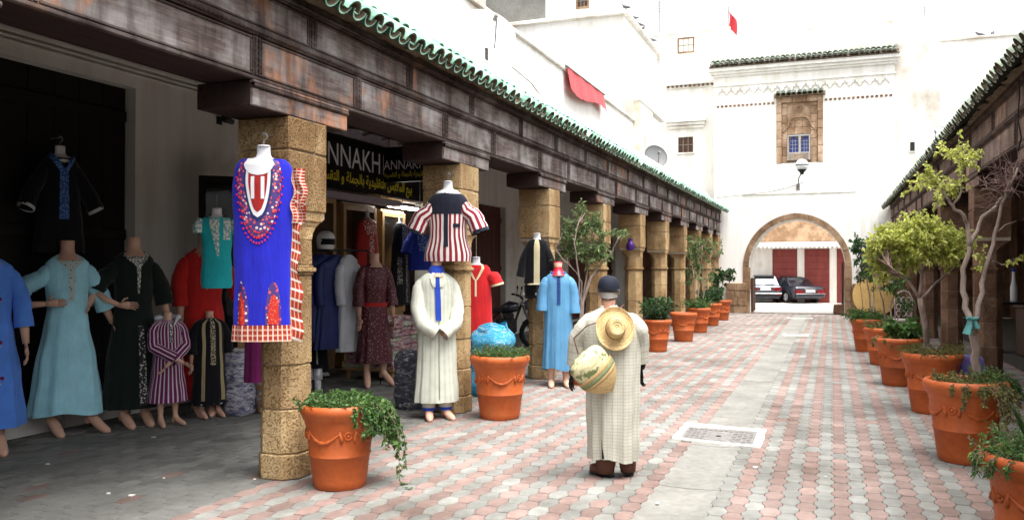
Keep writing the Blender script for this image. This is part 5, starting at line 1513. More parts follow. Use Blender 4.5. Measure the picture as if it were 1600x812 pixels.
for x in (-.09, .10): b.lathe([(.072, .10), (.074, .13), (.078, .22)], 14, (x, -.01, 0)); 
b.build('trousers', 'cream_cloth', t, smooth=True, local=True)
b = MB()
for x in (-.09, .10): b.lathe([(.076, .095), (.079, .13)], 14, (x, -.01, 0))
b.build('trouser_hem', 'scarf_blue', t, smooth=True, local=True)
# --- (27) satin-blue kaftan
p = g(872, 603); H = (603 - 410) / FPX * depth(p)
q = H / 1.6
t, G, k = mannequin('dummy with red neck in shiny sky blue kaftan at the pillar foot', (p.x, p.y, 0), R(22), H, 'satin_blue', prof=[(1.49 * q, .07, .065), (1.465 * q, .12, .08), (1.42 * q, .175, .095), (1.34 * q, .195, .115), (1.1 * q, .195, .125), (.8 * q, .20, .13), (.25, .225, .145)], seed=9.4, amp=.12, folds=10, hem_z=.25, base=False, heel=0, gname='kaftan', hem=.02,
    feet=((-.10, 0, -.05), (.11, 0, .1)), armL=[(-.175, 0, .885 * H), (-.215, .0, .75 * H), (-.23, -.02, .61 * H)], armR=[(.175, 0, .885 * H), (.215, .0, .75 * H), (.23, -.02, .59 * H)], rs=(.08, .075, .08), hands=False)
b = MB(); neck(b, .925 * H, H + .012, .062); b.build('neck', 'dummy_red', t, smooth=True, local=True)
G.patch('placket', 'dark_blue_trim', t, .93 * H, .66 * H, -.13, .13, .006)
b = MB(); b.tube([(-.105, .02, .925 * H), (-.09, -.05, .915 * H), (0, -.10, .90 * H), (.09, -.05, .915 * H), (.105, .02, .925 * H)], .014, 7); b.build('collar', 'dark_blue_trim', t, smooth=True, local=True)
b = MB()
for kk in range(9):
    c = G.pt(0, .91 * H - kk * .045, .010); b.ball((c[0], c[1], c[2]), .010, .008, .008, 8, 5)
tag(b.build('buttons', 'navy', t, local=True), kind='stuff')

# ================================================================ HANGING CLOTHES
def hanging(label, cat, px, py_top, py_bot, Y, rz, name, X=None, group=None):
    """origin at the neck top of a hung garment; returns thing and metres per pixel"""
    P = onY(px, py_top, Y) if X is None else onX(px, py_top, X)
    mpp = depth(P) / FPX
    t = thing(name, label, cat, (P.x, P.y, P.z - (py_bot - py_top) * mpp), rz, group)
    return t, (py_bot - py_top) * mpp, mpp
# --- (2) black kaftan with blue placket on the black door
t, H, mp = hanging('black kaftan with blue braided placket hung on the black door', 'kaftan', 94, 229, 395, 0, R(75), 'hanging_kaftan', X=-7.52)
bust(t, H, w=.16)
G = Garment([(H - .12, .14, .07), (H - .17, .19, .085), (H - .4, .20, .09), (0, .26, .10)], 7, .05, 2)
G.build('kaftan', 'black_cloth', t)
G.patch('placket', 'emb_blue', t, H - .22, H - .76, -.22, .22, .008)
for s_, a in ((-1, 'l'), (1, 'r')):
    sleeve('sleeve', 'black_cloth', t, [(s_ * .17, 0, H - .18), (s_ * .30, -.02, H - .5), (s_ * .36, -.05, H - .66)], [.08, .08, .08])
    b = MB(); b.tube([(s_ * .345, -.045, H - .635), (s_ * .362, -.05, H - .665)], [.084, .084], 12, caps=False); b.build('cuff', 'grey_cloth', t, local=True)
    b = MB(); b.tube([(s_ * .13, -.03, H - .10), (s_ * .08, -.08, H - .16), (s_ * .02, -.10, H - .26)], [.03, .036, .03], 8, flat=(1, .4)); b.build('collar', 'emb_blue', t, smooth=True, local=True)
b = MB(); b.tube([(0, 0, H + .09), (0, .2, H + .10)], .006, 5); b.build('nail', 'iron', t, local=True)
# --- (8) teal top hung on the cabinet
t, H, mp = hanging('turquoise sleeveless top with white lace on a hanger bust', 'top', 339, 326, 450, 7.35, R(45), 'sleeveless_blouse')
bust(t, H, w=.15, hook=True, up=.16)
G = Garment([(H - .10, .145, .075), (H - .16, .175, .085), (H - .3, .165, .095), (H * .45, .15, .09), (.05, .165, .10), (0, .15, .085)], 6, .03, 1)
G.build('top', 'teal', t); 
G.patch('lace', 'emb_white_teal', t, H - .11, H - .52, lambda v: -.55 + .5 * v, lambda v: .1, .008)
G.patch('lace', 'emb_white_teal', t, H - .11, H - .34, .35, .9, .008)
for s_ in (-1, 1):
    b = MB(); b.tube([(s_ * .165, 0, H - .12), (s_ * .20, -.01, H - .19), (s_ * .205, -.02, H - .27)], [.04, .06, .05], 10, caps=False); b.build('frill_sleeve', 'emb_white_teal', t, smooth=True, local=True)
P8 = t.location.copy(); H8 = H
# --- (11) dashiki on pillar 1
t, H, mp = hanging('long royal blue dashiki dress with red printed borders hung on the first pillar', 'dress', 412, 229, 532, 5.30, R(28), 'hanging_dress')
bust(t, H, w=.155, drop=.3)
zt = H - .10
G = Garment([(zt, .165, .06), (zt - .05, .215, .075), (zt - .2, .235, .085), (zt - .5, .225, .085), (.35, .215, .08), (0, .225, .085)], 7, .05, .6)
G.build('dress', 'royal', t, n=64, rings=40)
ov = lambda w, zc, h: (lambda v: -w * math.sqrt(max(0.0, 1 - ((v - .0)) ** 2)) - .0)
def oval(name, mat, zt_, h, w, off):
    G.patch(name, mat, t, zt_, zt_ - h, lambda v: -.12 - w * math.sqrt(max(0, 1 - v ** 2.2)), lambda v: -.12 + w * math.sqrt(max(0, 1 - v ** 2.2)), off, 10, 22)
oval('printed_yoke', 'emb_purple', zt - .012, .60, .80, .004)
oval('printed_band', 'navy', zt - .012, .47, .50, .006)
oval('printed_band', 'dummy_white', zt - .012, .44, .42, .008)
oval('printed_band', 'red_kaftan', zt - .012, .40, .32, .010)
oval('open_neck', 'dummy_white', zt + .0, .13, .55, .0125)
G.patch('printed_band', 'dummy_white', t, zt - .14, zt - .31, -.33, -.22, .012); G.patch('printed_band', 'dummy_white', t, zt - .14, zt - .31, -.02, .09, .012)
b = MB()
for kk in range(2, 28):   # red teardrops round the yoke
    v = kk / 29; a = -PI * .02 + PI * 1.04 * v
    th = -.12 + .84 * math.cos(a); zz = zt - .05 - .60 * math.sin(a)
    for off_, r_ in ((0, .0075), (.045, .008), (.09, .006)):
        c = Vector(G.pt(th * (1 - off_ * 1.6), zz + off_ * .9, .007)); b.ball(c, r_, .004, r_ * 1.3, 7, 4)
tag(b.build('printed_drops', 'bright_red', t, local=True), kind='stuff')
for th in (-.75, .42):
    G.patch('printed_sun', 'emb_purple', t, .46, .13, lambda v, th=th: th - .30 * math.sqrt(max(0, 1 - (1 - v) ** 2)), lambda v, th=th: th + .30 * math.sqrt(max(0, 1 - (1 - v) ** 2)), .005)
    G.patch('printed_sun', 'red_dots', t, .36, .13, lambda v, th=th: th - .20 * math.sqrt(max(0, 1 - (1 - v) ** 2)), lambda v, th=th: th + .20 * math.sqrt(max(0, 1 - (1 - v) ** 2)), .008)
# printed border along the hem and the side seam flap
b = MB(); b.grid(lambda u, v: G.pt(-1.5 + 2.9 * v, .125 * u + .0, .007), 3, 40); b.build('hem_border', 'dashiki_border', t, smooth=True, local=True)
b = MB(); b.grid(lambda u, v: (lambda c: (c[0] + (.075 + .012 * math.sin(v * 26)) * u + .02 * math.sin(v * 9) * u, c[1] - .012 * math.sin(v * 31) * u - .012, c[2] - .03 * u))(G.pt(1.30, zt - .10 - (zt - .12) * (1 - v), .004)), 5, 60); b.build('side_border', 'dashiki_border', t, smooth=True, local=True)
b = MB(); b.grid(lambda u, v: (lambda c: (c[0] + .10 * u + .012 * math.sin(v * 14), c[1] - .02 * math.sin(u * 7 + v * 5) - .02, c[2]))(G.pt(1.25, zt - .07 - .42 * (1 - v), .004)), 6, 16); b.build('cuff_border', 'dashiki_border', t, smooth=True, local=True)
b = MB(); b.tube([(0, 0, H + .09), (.03, .2, H + .11)], .006, 5); b.build('nail', 'iron', t, local=True)
# --- (12) magenta cloth hanging inside, behind the dashiki
t, H, mp = hanging('plain magenta garment hung low behind the first pillar', 'garment', 402, 400, 596, 6.6, R(40), 'hanging_garment')
G = Garment([(H, .04, .04), (H - .08, .08, .06), (H * .5, .11, .07), (0, .115, .07)], 8, .12, 3); G.build('cloth', 'magenta', t, n=40, rings=18)
hang_hook(t, H, up=4.0 - (t.location.z + H))
# --- (19) striped shirt on pillar 2
t, H, mp = hanging('red and white striped short sleeved tunic with navy yoke hung on a pillar', 'tunic', 700, 284, 408, 8.55, R(14), 'hanging_tunic')
bust(t, H, w=.16)
zt = H - .12
G = Garment([(zt, .10, .06), (zt - .04, .19, .085), (zt - .12, .235, .095), (zt - .4, .215, .10), (.28, .215, .10), (.08, .27, .11), (0, .265, .105)], 7, .03, 2)
G.build('tunic', 'red_striped', t, n=72)
G.patch('yoke', 'navy_yoke', t, zt, zt - .25, -1.45, 1.45, .005, 20, 8); G.patch('yoke', 'navy_yoke', t, zt, zt - .25, PI - 1.4, PI + 1.4, .005, 20, 8)
G.patch('placket', 'navy_yoke', t, zt - .2, zt - .62, -.12, .10, .008); G.patch('pocket_trim', 'navy_yoke', t, zt - .36, zt - .40, .35, .75, .008)
for s_ in (-1, 1):
    sleeve('sleeve', 'red_striped_sleeve', t, [(s_ * .20, 0, zt - .10), (s_ * .30, -.01, zt - .28), (s_ * .37, -.02, zt - .44)], [.095, .10, .105], 18)
    b = MB(); b.tube([(s_ * .365, -.02, zt - .425), (s_ * .378, -.02, zt - .46)], [.108, .108], 14, caps=False); b.build('cuff', 'navy_yoke', t, local=True)
b = MB(); b.tube([(0, 0, H + .09), (.02, .2, H + .11)], .006, 5); b.build('nail', 'iron', t, local=True)
# --- (23) red dress behind pillar 2
t, H, mp = hanging('bright red dress with cream neckline on a white hanger bust', 'dress', 744, 402, 512, 10.2, R(20), 'hanging_dress')
H2 = H + .5; t.location.z -= .5; H = H2
bust(t, H, w=.15, hook=False); hang_hook(t, H, up=3.97 - (t.location.z + H))
zt = H - .10
G = Garment([(zt, .14, .06), (zt - .05, .19, .08), (zt - .3, .20, .09), (0, .25, .10)], 6, .04, 1)
G.build('dress', 'bright_red', t)
for s_ in (-1, 1):
    sleeve('sleeve', 'bright_red', t, [(s_ * .16, 0, zt - .06), (s_ * .24, -.01, zt - .16), (s_ * .28, -.02, zt - .26)], [.075, .085, .09])
    b = MB(); b.tube([(s_ * .277, -.02, zt - .25), (s_ * .284, -.02, zt - .275)], [.093, .093], 14, caps=False); b.build('cuff', 'cream_trim', t, local=True)
G.patch('neck_trim', 'cream_trim', t, zt, zt - .2, lambda v: -.75 + .62 * v, lambda v: -.5 + .5 * v, .007); G.patch('neck_trim', 'cream_trim', t, zt, zt - .2, lambda v: .5 - .5 * v, lambda v: .75 - .62 * v, .007); G.patch('neck_trim', 'cream_trim', t, zt - .2, zt - .42, -.06, .06, .007)
# --- (26) black jacket and trousers on pillar 3
t, H, mp = hanging('black jacket with yellow braid and black trousers hung on the third pillar', 'jacket', 839, 365, 460, 11.78, R(10), 'hanging_jacket')
bust(t, H, w=.13, drop=.2, up=.16)
zt = H - .085; zj = H - .085 - .68
G = Garment([(zt, .09, .05), (zt - .04, .15, .07), (zt - .12, .185, .08), (zt - .45, .18, .085), (zj, .19, .09)], 6, .03, 4)
G.build('jacket', 'black_cloth', t, rings=20)
G.patch('braid', 'cream_trim', t, zt, zj, -.16, .30, .008)
b = MB(); b.tube([G.pt(a, zj + .008, .008) for a in [-1.4 + 2.8 * kk / 14 for kk in range(15)]], .014, 6); b.build('hem_braid', 'cream_trim', t, smooth=True, local=True)
for s_ in (-1, 1):
    sleeve('sleeve', 'black_cloth', t, [(s_ * .15, 0, zt - .08), (s_ * .21, -.01, zt - .32), (s_ * .25, -.03, zt - .56)], [.065, .062, .062])
    b = MB(); b.tube([(s_ * .10, 0, zj + .05), (s_ * .10, 0, zj - .2), (s_ * .095, 0, .0)], [.095, .09, .085], 12, caps=False, wr=.04); b.build('trouser_leg', 'black_cloth', t, smooth=True, local=True)
b = MB(); b.tube([(-.2, -.02, .01), (-.0, -.02, .01)], .02, 7); b.build('trouser_cuff', 'dummy_white', t, local=True)
b = MB(); b.tube([(0, 0, H + .15), (.0, .2, H + .16)], .006, 5); b.build('nail', 'iron', t, local=True)
# --- (16)(17)(18) kaftans shown in the cabinets
def flat_kaftan(label, y, z1, z0, w, mat, trim, x=-7.585):
    t = thing('hanging_kaftan', label, 'kaftan', (x, y, z0), R(90))
    H = z1 - z0
    bust(t, H, 'grey_cloth', w=.14, up=.10)
    G = Garment([(H - .11, .13, .06), (H - .16, w * .8, .08), (H * .6, w, .09), (0, w * 1.15, .10)], 6, .03, y)
    G.build('kaftan', mat, t, n=40, rings=18)
    return t, G, H
t, G, H = flat_kaftan('red kaftan with white neck embroidery hung on the first glazed cabinet door', 12.67, 2.66, 1.0, .36, 'red_kaftan', 'emb_white_red')
G.patch('embroidery', 'emb_white_red', t, H - .12, H - .38, lambda v: -1.0 + .5 * v, lambda v: 1.0 - .5 * v, .006); G.patch('embroidery', 'emb_white_red', t, H - .38, H - .95, lambda v: -.28 * (1 - v) ** .5, lambda v: .28 * (1 - v) ** .5, .006)
t, G, H = flat_kaftan('black kaftan with trailing silver embroidery hung on the second glazed cabinet door', 13.86, 2.64, 1.0, .30, 'black_cloth', 'emb_black_silver')
G.patch('embroidery', 'emb_black_silver', t, H - .12, H - .5, lambda v: -.3, lambda v: .8, .006); G.patch('embroidery', 'emb_black_silver', t, H - .5, .05, .15, .45, .006); G.patch('embroidery', 'emb_black_silver', t, H - .75, H - 1.25, -.8, -.25, .006)
t, H, mp = hanging('bright blue short sleeved top with pale embroidery beside the cabinets', 'top', 656, 349, 422, 0, R(62), 'short_sleeved_blouse', X=-7.2)
bust(t, H, 'grey_cloth', w=.16, up=3.97 - (t.location.z + H))
zt = H - .10
G = Garment([(zt, .14, .06), (zt - .06, .22, .09), (zt - .3, .25, .10), (0, .25, .10)], 6, .03, 2); G.build('top', 'blue_top', t)
G.patch('embroidery', 'emb_light_on_blue', t, zt - .02, zt - .42, lambda v: -.6 + .3 * v, lambda v: .6 - .3 * v, .007)
for s_ in (-1, 1): sleeve('sleeve', 'blue_top', t, [(s_ * .19, 0, zt - .08), (s_ * .28, -.01, zt - .3), (s_ * .32, -.02, zt - .46)], [.085, .09, .10])

# ================================================================ COAT RACK, STACKS, BUNDLES
P = g(520, 603)
rk = thing('coat_rack', 'metal clothes rail carrying navy coats by the first pillar', 'clothes rail', (P.x, P.y, 0), R(38))
ztop = (604 - 392) / FPX * depth(P)
b = MB()
for s_ in (-1, 1):
    b.tube([(s_ * .5, 0, .03), (s_ * .5, 0, ztop)], .014, 7); b.tube([(s_ * .5, -.25, .015), (s_ * .5, .25, .015)], .014, 7)
b.tube([(-.5, 0, ztop), (.5, 0, ztop)], .014, 7); b.build('frame', 'dark_iron', rk, local=True)
for i, (x, mat_, z0, w, lab) in enumerate(((-.22, 'navy', .80, .27, 'darkest navy coat at the pillar end of the rail'), (-.12, 'navy', .66, .29, 'navy blue coat in the middle of the rail'), (.04, 'navy', .55, .31, 'longer navy coat beside the pale one on the rail'), (.22, 'grey_cloth', .50, .17, 'pale grey blue coat at the dress end of the rail'))):
    W_ = Matrix.Translation((P.x, P.y, 0)) @ Matrix.Rotation(R(38), 4, 'Z') @ Vector((x, 0, 0))
    t = thing('coat', lab, 'coat', (W_.x, W_.y, z0), R(38) + R(38))
    Hc = ztop - z0 - .06
    G = Garment([(Hc, .05, .04), (Hc - .05, .15, .06), (Hc - .12, w, .08), (Hc * .5, w * 1.05, .10), (0, w * 1.25, .12)], 7, .07, i); G.build('coat', mat_, t, n=44, rings=20)
    hang_hook(t, Hc - .02, .05)
    for s_ in (-1, 1): sleeve('sleeve', mat_, t, [(s_ * w * .95, 0, Hc - .12), (s_ * (w + .04), -.03, Hc - .45), (s_ * (w + .03), -.06, Hc - .72)], [.075, .07, .065])
# dark embroidered robe low under the coats
t = thing('hanging_robe', 'black robe with pale braid hanging below the navy coats', 'robe', (P.x - .28, P.y - .12, .12), R(40))
G = Garment([(1.35, .05, .04), (1.28, .18, .07), (.7, .2, .09), (0, .25, .1)], 6, .04, 1); G.build('robe', 'black_cloth', t, n=40, rings=16)
G.patch('braid', 'emb_silver', t, .62, .2, -.35, -.25, .006, 3); G.patch('braid', 'emb_silver', t, .62, .2, .25, .35, .006, 3); G.patch('braid', 'emb_silver', t, .08, .03, -1.2, 1.2, .006, 12, 2)
hang_hook(t, 1.34, up=ztop - .12 - 1.34)
# pale shoes under the robe
b = MB(); 
t = thing('shoes', 'pair of pale shoes under the black braided robe', 'shoes', (P.x - .12, P.y - .32, 0), R(30))
for x in (-.06, .07):
    b = MB(); add_foot(b, x, 0, 0.1, 1.1, .02, leg=.13); b.build('shoe', 'dummy_white', t, smooth=True, local=True)
# helmet on the rail end
Hh = onD(509, 377, depth(P) - .1)
hm = thing('helmet', 'white motorcycle helmet with black visor opening above the coats', 'helmet', (Hh.x, Hh.y, Hh.z - .14), R(60))
b = MB(); b.lathe([(.09, .015), (.115, .03), (.132, .09), (.138, .15), (.13, .21), (.10, .262), (.055, .287), (.004, .295)], 22, (0, 0, 0), 0, .92, 1.08, cap0=True); b.build('shell', 'dummy_white', hm, smooth=True, local=True)
b = MB(); b.grid(lambda u, v: (.131 * math.sin(-1.1 + 2.2 * u) * .95, -.152 * math.cos(-1.1 + 2.2 * u), .09 + .085 * v), 14, 4); b.build('visor', 'black_cloth', hm, smooth=True, local=True)
b = MB(); b.lathe([(.10, 0), (.118, .008), (.118, .022)], 22, (0, 0, 0), 0, .92, 1.08); b.build('rim', 'black_cloth', hm, local=True)
b = MB(); b.tube([(0, 0, ztop - (Hh.z - .14) - .0), (0, 0, .02)], .02, 6); b.build('stand', 'dark_iron', hm, local=True)

# stack of wrapped folded clothes on a low table
def wrapped(name, a, c, d):
    m, nt, b = _nt(name)
    o = coords(nt, 'pos', (1, 1, 2.6)); n = noise(nt, o, 9, 5, .7, 1.2)
    col = ramp(nt, n, [(.30, a), (.45, c), (.56, d), (.66, (.80, .79, .80)), (.75, c)])  # near-white stop paints highlights on the plastic into the colour
    nt.links.new(col, b.inputs['Base Color']); b.inputs['Roughness'].default_value = .25; b.inputs['Specular IOR Level'].default_value = .6
    set_bump(nt, b, noise(nt, o, 16, 6, .7, 1.5), 1.0, .03)
wrapped('wrap_pink', (.30, .05, .07), (.50, .16, .20), (.70, .62, .60)); wrapped('wrap_green', (.10, .20, .12), (.34, .45, .25), (.7, .66, .6)); wrapped('wrap_multi', (.16, .06, .10), (.42, .40, .45), (.6, .3, .3))
wrapped('wrap_dark', (.025, .025, .04), (.06, .065, .09), (.10, .11, .15)); wrapped('wrap_navy', (.05, .05, .13), (.22, .21, .36), (.62, .62, .68)); wrapped('wrap_orange', (.35, .09, .02), (.5, .2, .05), (.3, .3, .35))  # paler stops of the navy wrap are painted plastic highlights too
wrapped('bag_blue', (.02, .28, .55), (.04, .42, .72), (.08, .50, .78))
T0 = g(630, 590)
tb = thing('display_table', 'low table under the stacks of wrapped clothes', 'table', (-6.45, 11.55, 0))
b = MB(); b.cbox(-7.0, -6.1, 10.95, 12.5, .14, .18, .006); b.build('table_top', 'tan_wood', tb)
for x in (-6.95, -6.2):
    for y in (11.0, 12.4): b = MB(); b.cbox(x, x + .05, y, y + .05, 0, .14, .004); b.build('leg', 'tan_wood', tb)
names = ['wrap_pink', 'wrap_multi', 'wrap_pink', 'wrap_green', 'wrap_multi', 'wrap_pink']
def soft_slab(w, d, h, jit, r=.03):
    b = MB(); nx, ny = 6, 6
    def top(u, v):
        e = min(u, 1 - u, v, 1 - v) * 4
        return h - r * max(0, 1 - e * 2.2) ** 2 + rnd.uniform(-jit, jit)
    vs = {}
    b.grid(lambda u, v: ((u - .5) * w * (1 + rnd.uniform(-.02, .02)), (v - .5) * d, top(u, v)), nx, ny)
    n = len(b.v)
    idx = [i for i in range(nx + 1)] + [(nx + 1) * j + nx for j in range(1, ny + 1)] + [(nx + 1) * ny + i for i in range(nx - 1, -1, -1)] + [(nx + 1) * j for j in range(ny - 1, 0, -1)]
    base = [(b.v[i][0] * 1.0, b.v[i][1] * 1.0, 0.0) for i in idx]; midr = [(b.v[i][0] * 1.05, b.v[i][1] * 1.05, h * .5) for i in idx]
    m = len(idx); o = len(b.v); b.v += midr + base
    for k in range(m):
        k2 = (k + 1) % m
        b.f += [(idx[k], o + k, o + k2, idx[k2]), (o + k, o + m + k, o + m + k2, o + k2)]; b.m += [0, 0]
    b.f.append(tuple(o + m + k for k in range(m))[::-1]); b.m.append(0)
    return b
for col_ in range(5):
    for row in range(2):
        z = .182; x = -6.33 - row * .42; y = 11.12 + col_ * .295
        for lv in range(rnd.choice((9, 10, 10, 11)) if row == 0 else 11):
            hh = rnd.uniform(.062, .078)
            t = soft_slab(.40, .28, hh, .006, .02)
            o = t.build('folded_garment', rnd.choice(names))
            o.location = (x + rnd.uniform(-.02, .02), y + rnd.uniform(-.012, .012), z); o.rotation_euler = (0, 0, rnd.uniform(-.06, .06)); z += hh - .002
            tag(o, 'folded garment in clear plastic piled on the low shop table', 'garment', 'wrapped folded garments on the table')
def bundle(label, px, py, w, d, h, mat, name='wrapped_bundle', cat='bundle', loc=None, seed=0, am=.05):
    p = Vector(loc) if loc else g(px, py)
    t = thing(name, label, cat, (p.x, p.y, 0))
    b = MB(); n = 26; rings = 16; vs = []; fs = []
    for i in range(rings + 1):
        v = i / rings; z = h * v; k = (1 - .10 * (2 * v - 1) ** 4) * (1 + .045 * math.sin(v * 21 + seed))
        if v > .97: k *= .80
        for j in range(n):
            a = 2 * PI * j / n; ca, sa = math.cos(a), math.sin(a)
            sq = (abs(ca) ** 3.2 + abs(sa) ** 3.2) ** (-1 / 3.2)
            q = k * (1 + am * mnoise.noise((ca * 2 + seed, sa * 2, v * 6)) + am * .5 * mnoise.noise((ca * 5 + seed, sa * 5, v * 11)))
            vs.append((w / 2 * ca * sq * q, d / 2 * sa * sq * q, z))
    for i in range(rings):
        for j in range(n): fs.append((i * n + j, i * n + (j + 1) % n, (i + 1) * n + (j + 1) % n, (i + 1) * n + j))
    fs += [tuple(range(n))[::-1], tuple(rings * n + j for j in range(n))]
    b.add(vs, fs); b.build('wrap', mat, t, smooth=True, local=True)
    return t, h
p = g(374, 646); t, h = bundle('tall plastic wrapped bundle of navy clothes beside the child dummy', 374, 646, .34, .34, (646 - 548) / FPX * depth(p), 'wrap_navy', seed=1)
b = MB(); b.grid(lambda u, v: (-.15 + .30 * u, -.14 + .28 * v + 0, h + .004 + .02 * math.sin(u * 9 + v * 5) ** 2), 8, 8); b.build('plastic_flap', 'dummy_white', t, smooth=True, local=True)
bundle('orange and grey wrapped bundle tucked behind the first pillar', 405, 640, .34, .34, .62, 'wrap_orange', seed=2, loc=(-6.15, 8.15, 0))
bundle('black plastic wrapped bundle standing behind the white robe dummy', 650, 640, .36, .36, .70, 'wrap_dark', seed=3, loc=(-4.78, 9.0, 0))
t, h = bundle('bulging bright blue plastic sack behind the second clay pot', 763, 590, .62, .56, .92, 'bag_blue', 'plastic_sack', 'sack', seed=4, am=.16, loc=tuple(onD(763, 560, 11.2)[:2]) + (0,))
b = MB(); b.grid(lambda u, v: (.275 * math.cos(u * 2 * PI) * (1 - .10 * v), .25 * math.sin(u * 2 * PI) * (1 - .10 * v), h - .05 + .07 * v + .04 * v * math.sin(u * 17)), 30, 3); b.build('gathered_mouth', 'bag_blue', t, smooth=True, local=True)
G = Garment([(h * .98, .315, .285), (h * .5, .325, .295), (.05, .315, .285)], 3, 0, 0)
for a in (-.55, -.42): G.patch('printed_stripe', 'purple_cloth', t, h * .9, .1, a, a + .07, .02, 2)
# tall mirror cabinet with dark frame by the white wall
cq = thing('mirror_cabinet', 'narrow dark framed cabinet with tan door edge behind the turquoise top', 'cabinet', (-6.6, 8.6, 0), R(38))
px0 = onD(311, 275, 10.3); zc = px0.z
b = MB(); b.cbox(-.30, .30, 0, .35, 0, zc, .008); b.build('carcass', 'door_black', cq, local=True)
b = MB(); b.cbox(-.22, .14, -.03, -.002, .35, zc - .10, .006); b.build('mirror', 'cabinet_mirror' if 'cabinet_mirror' in M else 'cabinet_glass', cq, local=True)
D_ = MB(); D_.cbox(.16, .29, -.05, -.001, .10, zc - .12, .006); d = D_.build('door_edge', 'tan_wood', cq, local=True)
b = MB()
for z_ in (.5, 1.1, 1.7): b.cbox(.14, .18, -.06, -.03, z_, z_ + .1, .004); 
b.build('hinge', 'dark_iron', d, local=True)
pc = onD(342, 300, 10.2)
cq.location = (pc.x, pc.y + .1, 0)
# ================================================================ POTS
def pot_master():
    t = thing('flower_pot', 'x', 'flower pot', (0, 0, 0))
    prof = [(.0, .0), (.198, .0), (.205, .008), (.213, .06), (.238, .255), (.247, .262), (.2465, .272), (.241, .279), (.266, .485), (.272, .50), (.278, .53), (.288, .548), (.296, .556), (.300, .575), (.312, .592), (.318, .612), (.317, .634), (.308, .652), (.294, .662), (.280, .658), (.270, .64), (.262, .60)]
    prof[0] = (.002, 0)
    b = MB(); b.lathe(prof, 44); b.build('body', 'terracotta', t, smooth=True, local=True, angle=50)
    b = MB(); b.lathe([(.266, .60), (.15, .612), (.002, .618)], 24); b.build('soil', 'soil', t, smooth=True, local=True)
    def rad(z): return .238 + (.266 - .238) * (z - .26) / .225
    ms = []
    for k in range(4):
        a0 = k * PI / 2 + .3
        b = MB(); pts = []; rr = []
        for i in range(15):
            u = i / 14; a = a0 + u * 1.05; z = .455 - .075 * math.sin(u * PI)
            pts.append((rad(z) * math.cos(a) * 1.005, rad(z) * math.sin(a) * 1.005, z)); rr.append((.005 + .011 * math.sin(u * PI)) * (1 + .25 * math.sin(i * 2.2)))
        b.tube(pts, rr, 8)
        for e in (0, 1.05):
            a = a0 + e; b.tube([(rad(.46) * math.cos(a), rad(.46) * math.sin(a), .47), (rad(.42) * math.cos(a + (.06 if e else -.06)) * 1.01, rad(.42) * math.sin(a + (.06 if e else -.06)) * 1.01, .41), (rad(.40) * math.cos(a + (.07 if e else -.07)), rad(.40) * math.sin(a + (.07 if e else -.07)), .385)], [.008, .016, .01], 7)
        b.build('garland', 'terracotta', t, smooth=True, local=True)
        a = a0 + 1.05 + .26; c = Vector((rad(.435) * math.cos(a), rad(.435) * math.sin(a), .435)); tx = Vector((-math.sin(a), math.cos(a), 0)); nn = Vector((math.cos(a), math.sin(a), 0))
        b = MB(); b.tube([c + tx * (.028 * math.cos(q)) + Vector((0, 0, .028 * math.sin(q))) for q in [2 * PI * i / 10 for i in range(11)]], .009, 6); b.ball(c + nn * .004, .012, .012, .012, 8, 6)
        b.build('rosette', 'terracotta', t, smooth=True, local=True)
    return t
POT = pot_master(); pot_used = [False]
def pot(label, loc, s=1.0, rz=None, group='row of terracotta pots'):
    t = POT if not pot_used[0] else copy_tree(POT)
    pot_used[0] = True
    t.location = (loc[0], loc[1], 0); t.rotation_euler = (0, 0, rnd.uniform(0, 6) if rz is None else rz); t.scale = (s, s, s)
    tag(t, label, 'flower pot', group)
    OFF[t.name] = Vector((loc[0], loc[1], 0))
    return Vector((loc[0], loc[1], .61 * s)), .26 * s
def base(px, py, s=1.0):
    """pot centre whose front foot shows at the pixel"""
    p = g(px, py); d = Vector((p.x, p.y, 0)).normalized(); return p + d * .205 * s

# ---------------------------------------------------------------- leaves
class Leaves(MB):
    def __init__(s): super().__init__(); s.tone = []
    def leaf(s, p, d, ln, w, tone=None, droop=.25):
        d = Vector(d)
        if d.length < 1e-6: d = Vector((0, 0, 1))
        d.normalize(); q = d.orthogonal().normalized(); q = Matrix.Rotation(rnd.uniform(0, 2 * PI), 3, d) @ q
        n = d.cross(q); p = Vector(p)
        t = p + d * ln + Vector((0, 0, -droop * ln)); m = p + d * ln * .5
        fold = n * w * .25
        b0 = len(s.v)
        s.v += [tuple(p), tuple(m + q * w * .5 + fold), tuple(t), tuple(m - q * w * .5 + fold)]
        s.f += [(b0, b0 + 1, b0 + 2), (b0, b0 + 2, b0 + 3)]; s.m += [0, 0]
        s.tone.extend([rnd.random() if tone is None else tone] * 4)
def rv(k=1.0): return Vector((rnd.gauss(0, k), rnd.gauss(0, k), rnd.gauss(0, k)))
def stem_path(p, d, ln, n=5, curl=.25, grav=0.0):
    pts = [Vector(p)]; d = Vector(d).normalized()
    for i in range(n):
        d = (d + rv(curl) * .5 + Vector((0, 0, -grav))).normalized(); pts.append(pts[-1] + d * ln / n)
    return pts
def leafy(L, pts, per, ln, w, t0=.2, spread=.8):
    for i in range(len(pts) - 1):
        for k in range(per):
            t = rnd.random(); f = (i + t) / (len(pts) - 1)
            if f < t0: continue
            p = pts[i].lerp(pts[i + 1], t); d = (pts[i + 1] - pts[i]).normalized() * .5 + rv(spread)
            L.leaf(p, d, ln * rnd.uniform(.6, 1.25), w * rnd.uniform(.7, 1.2))
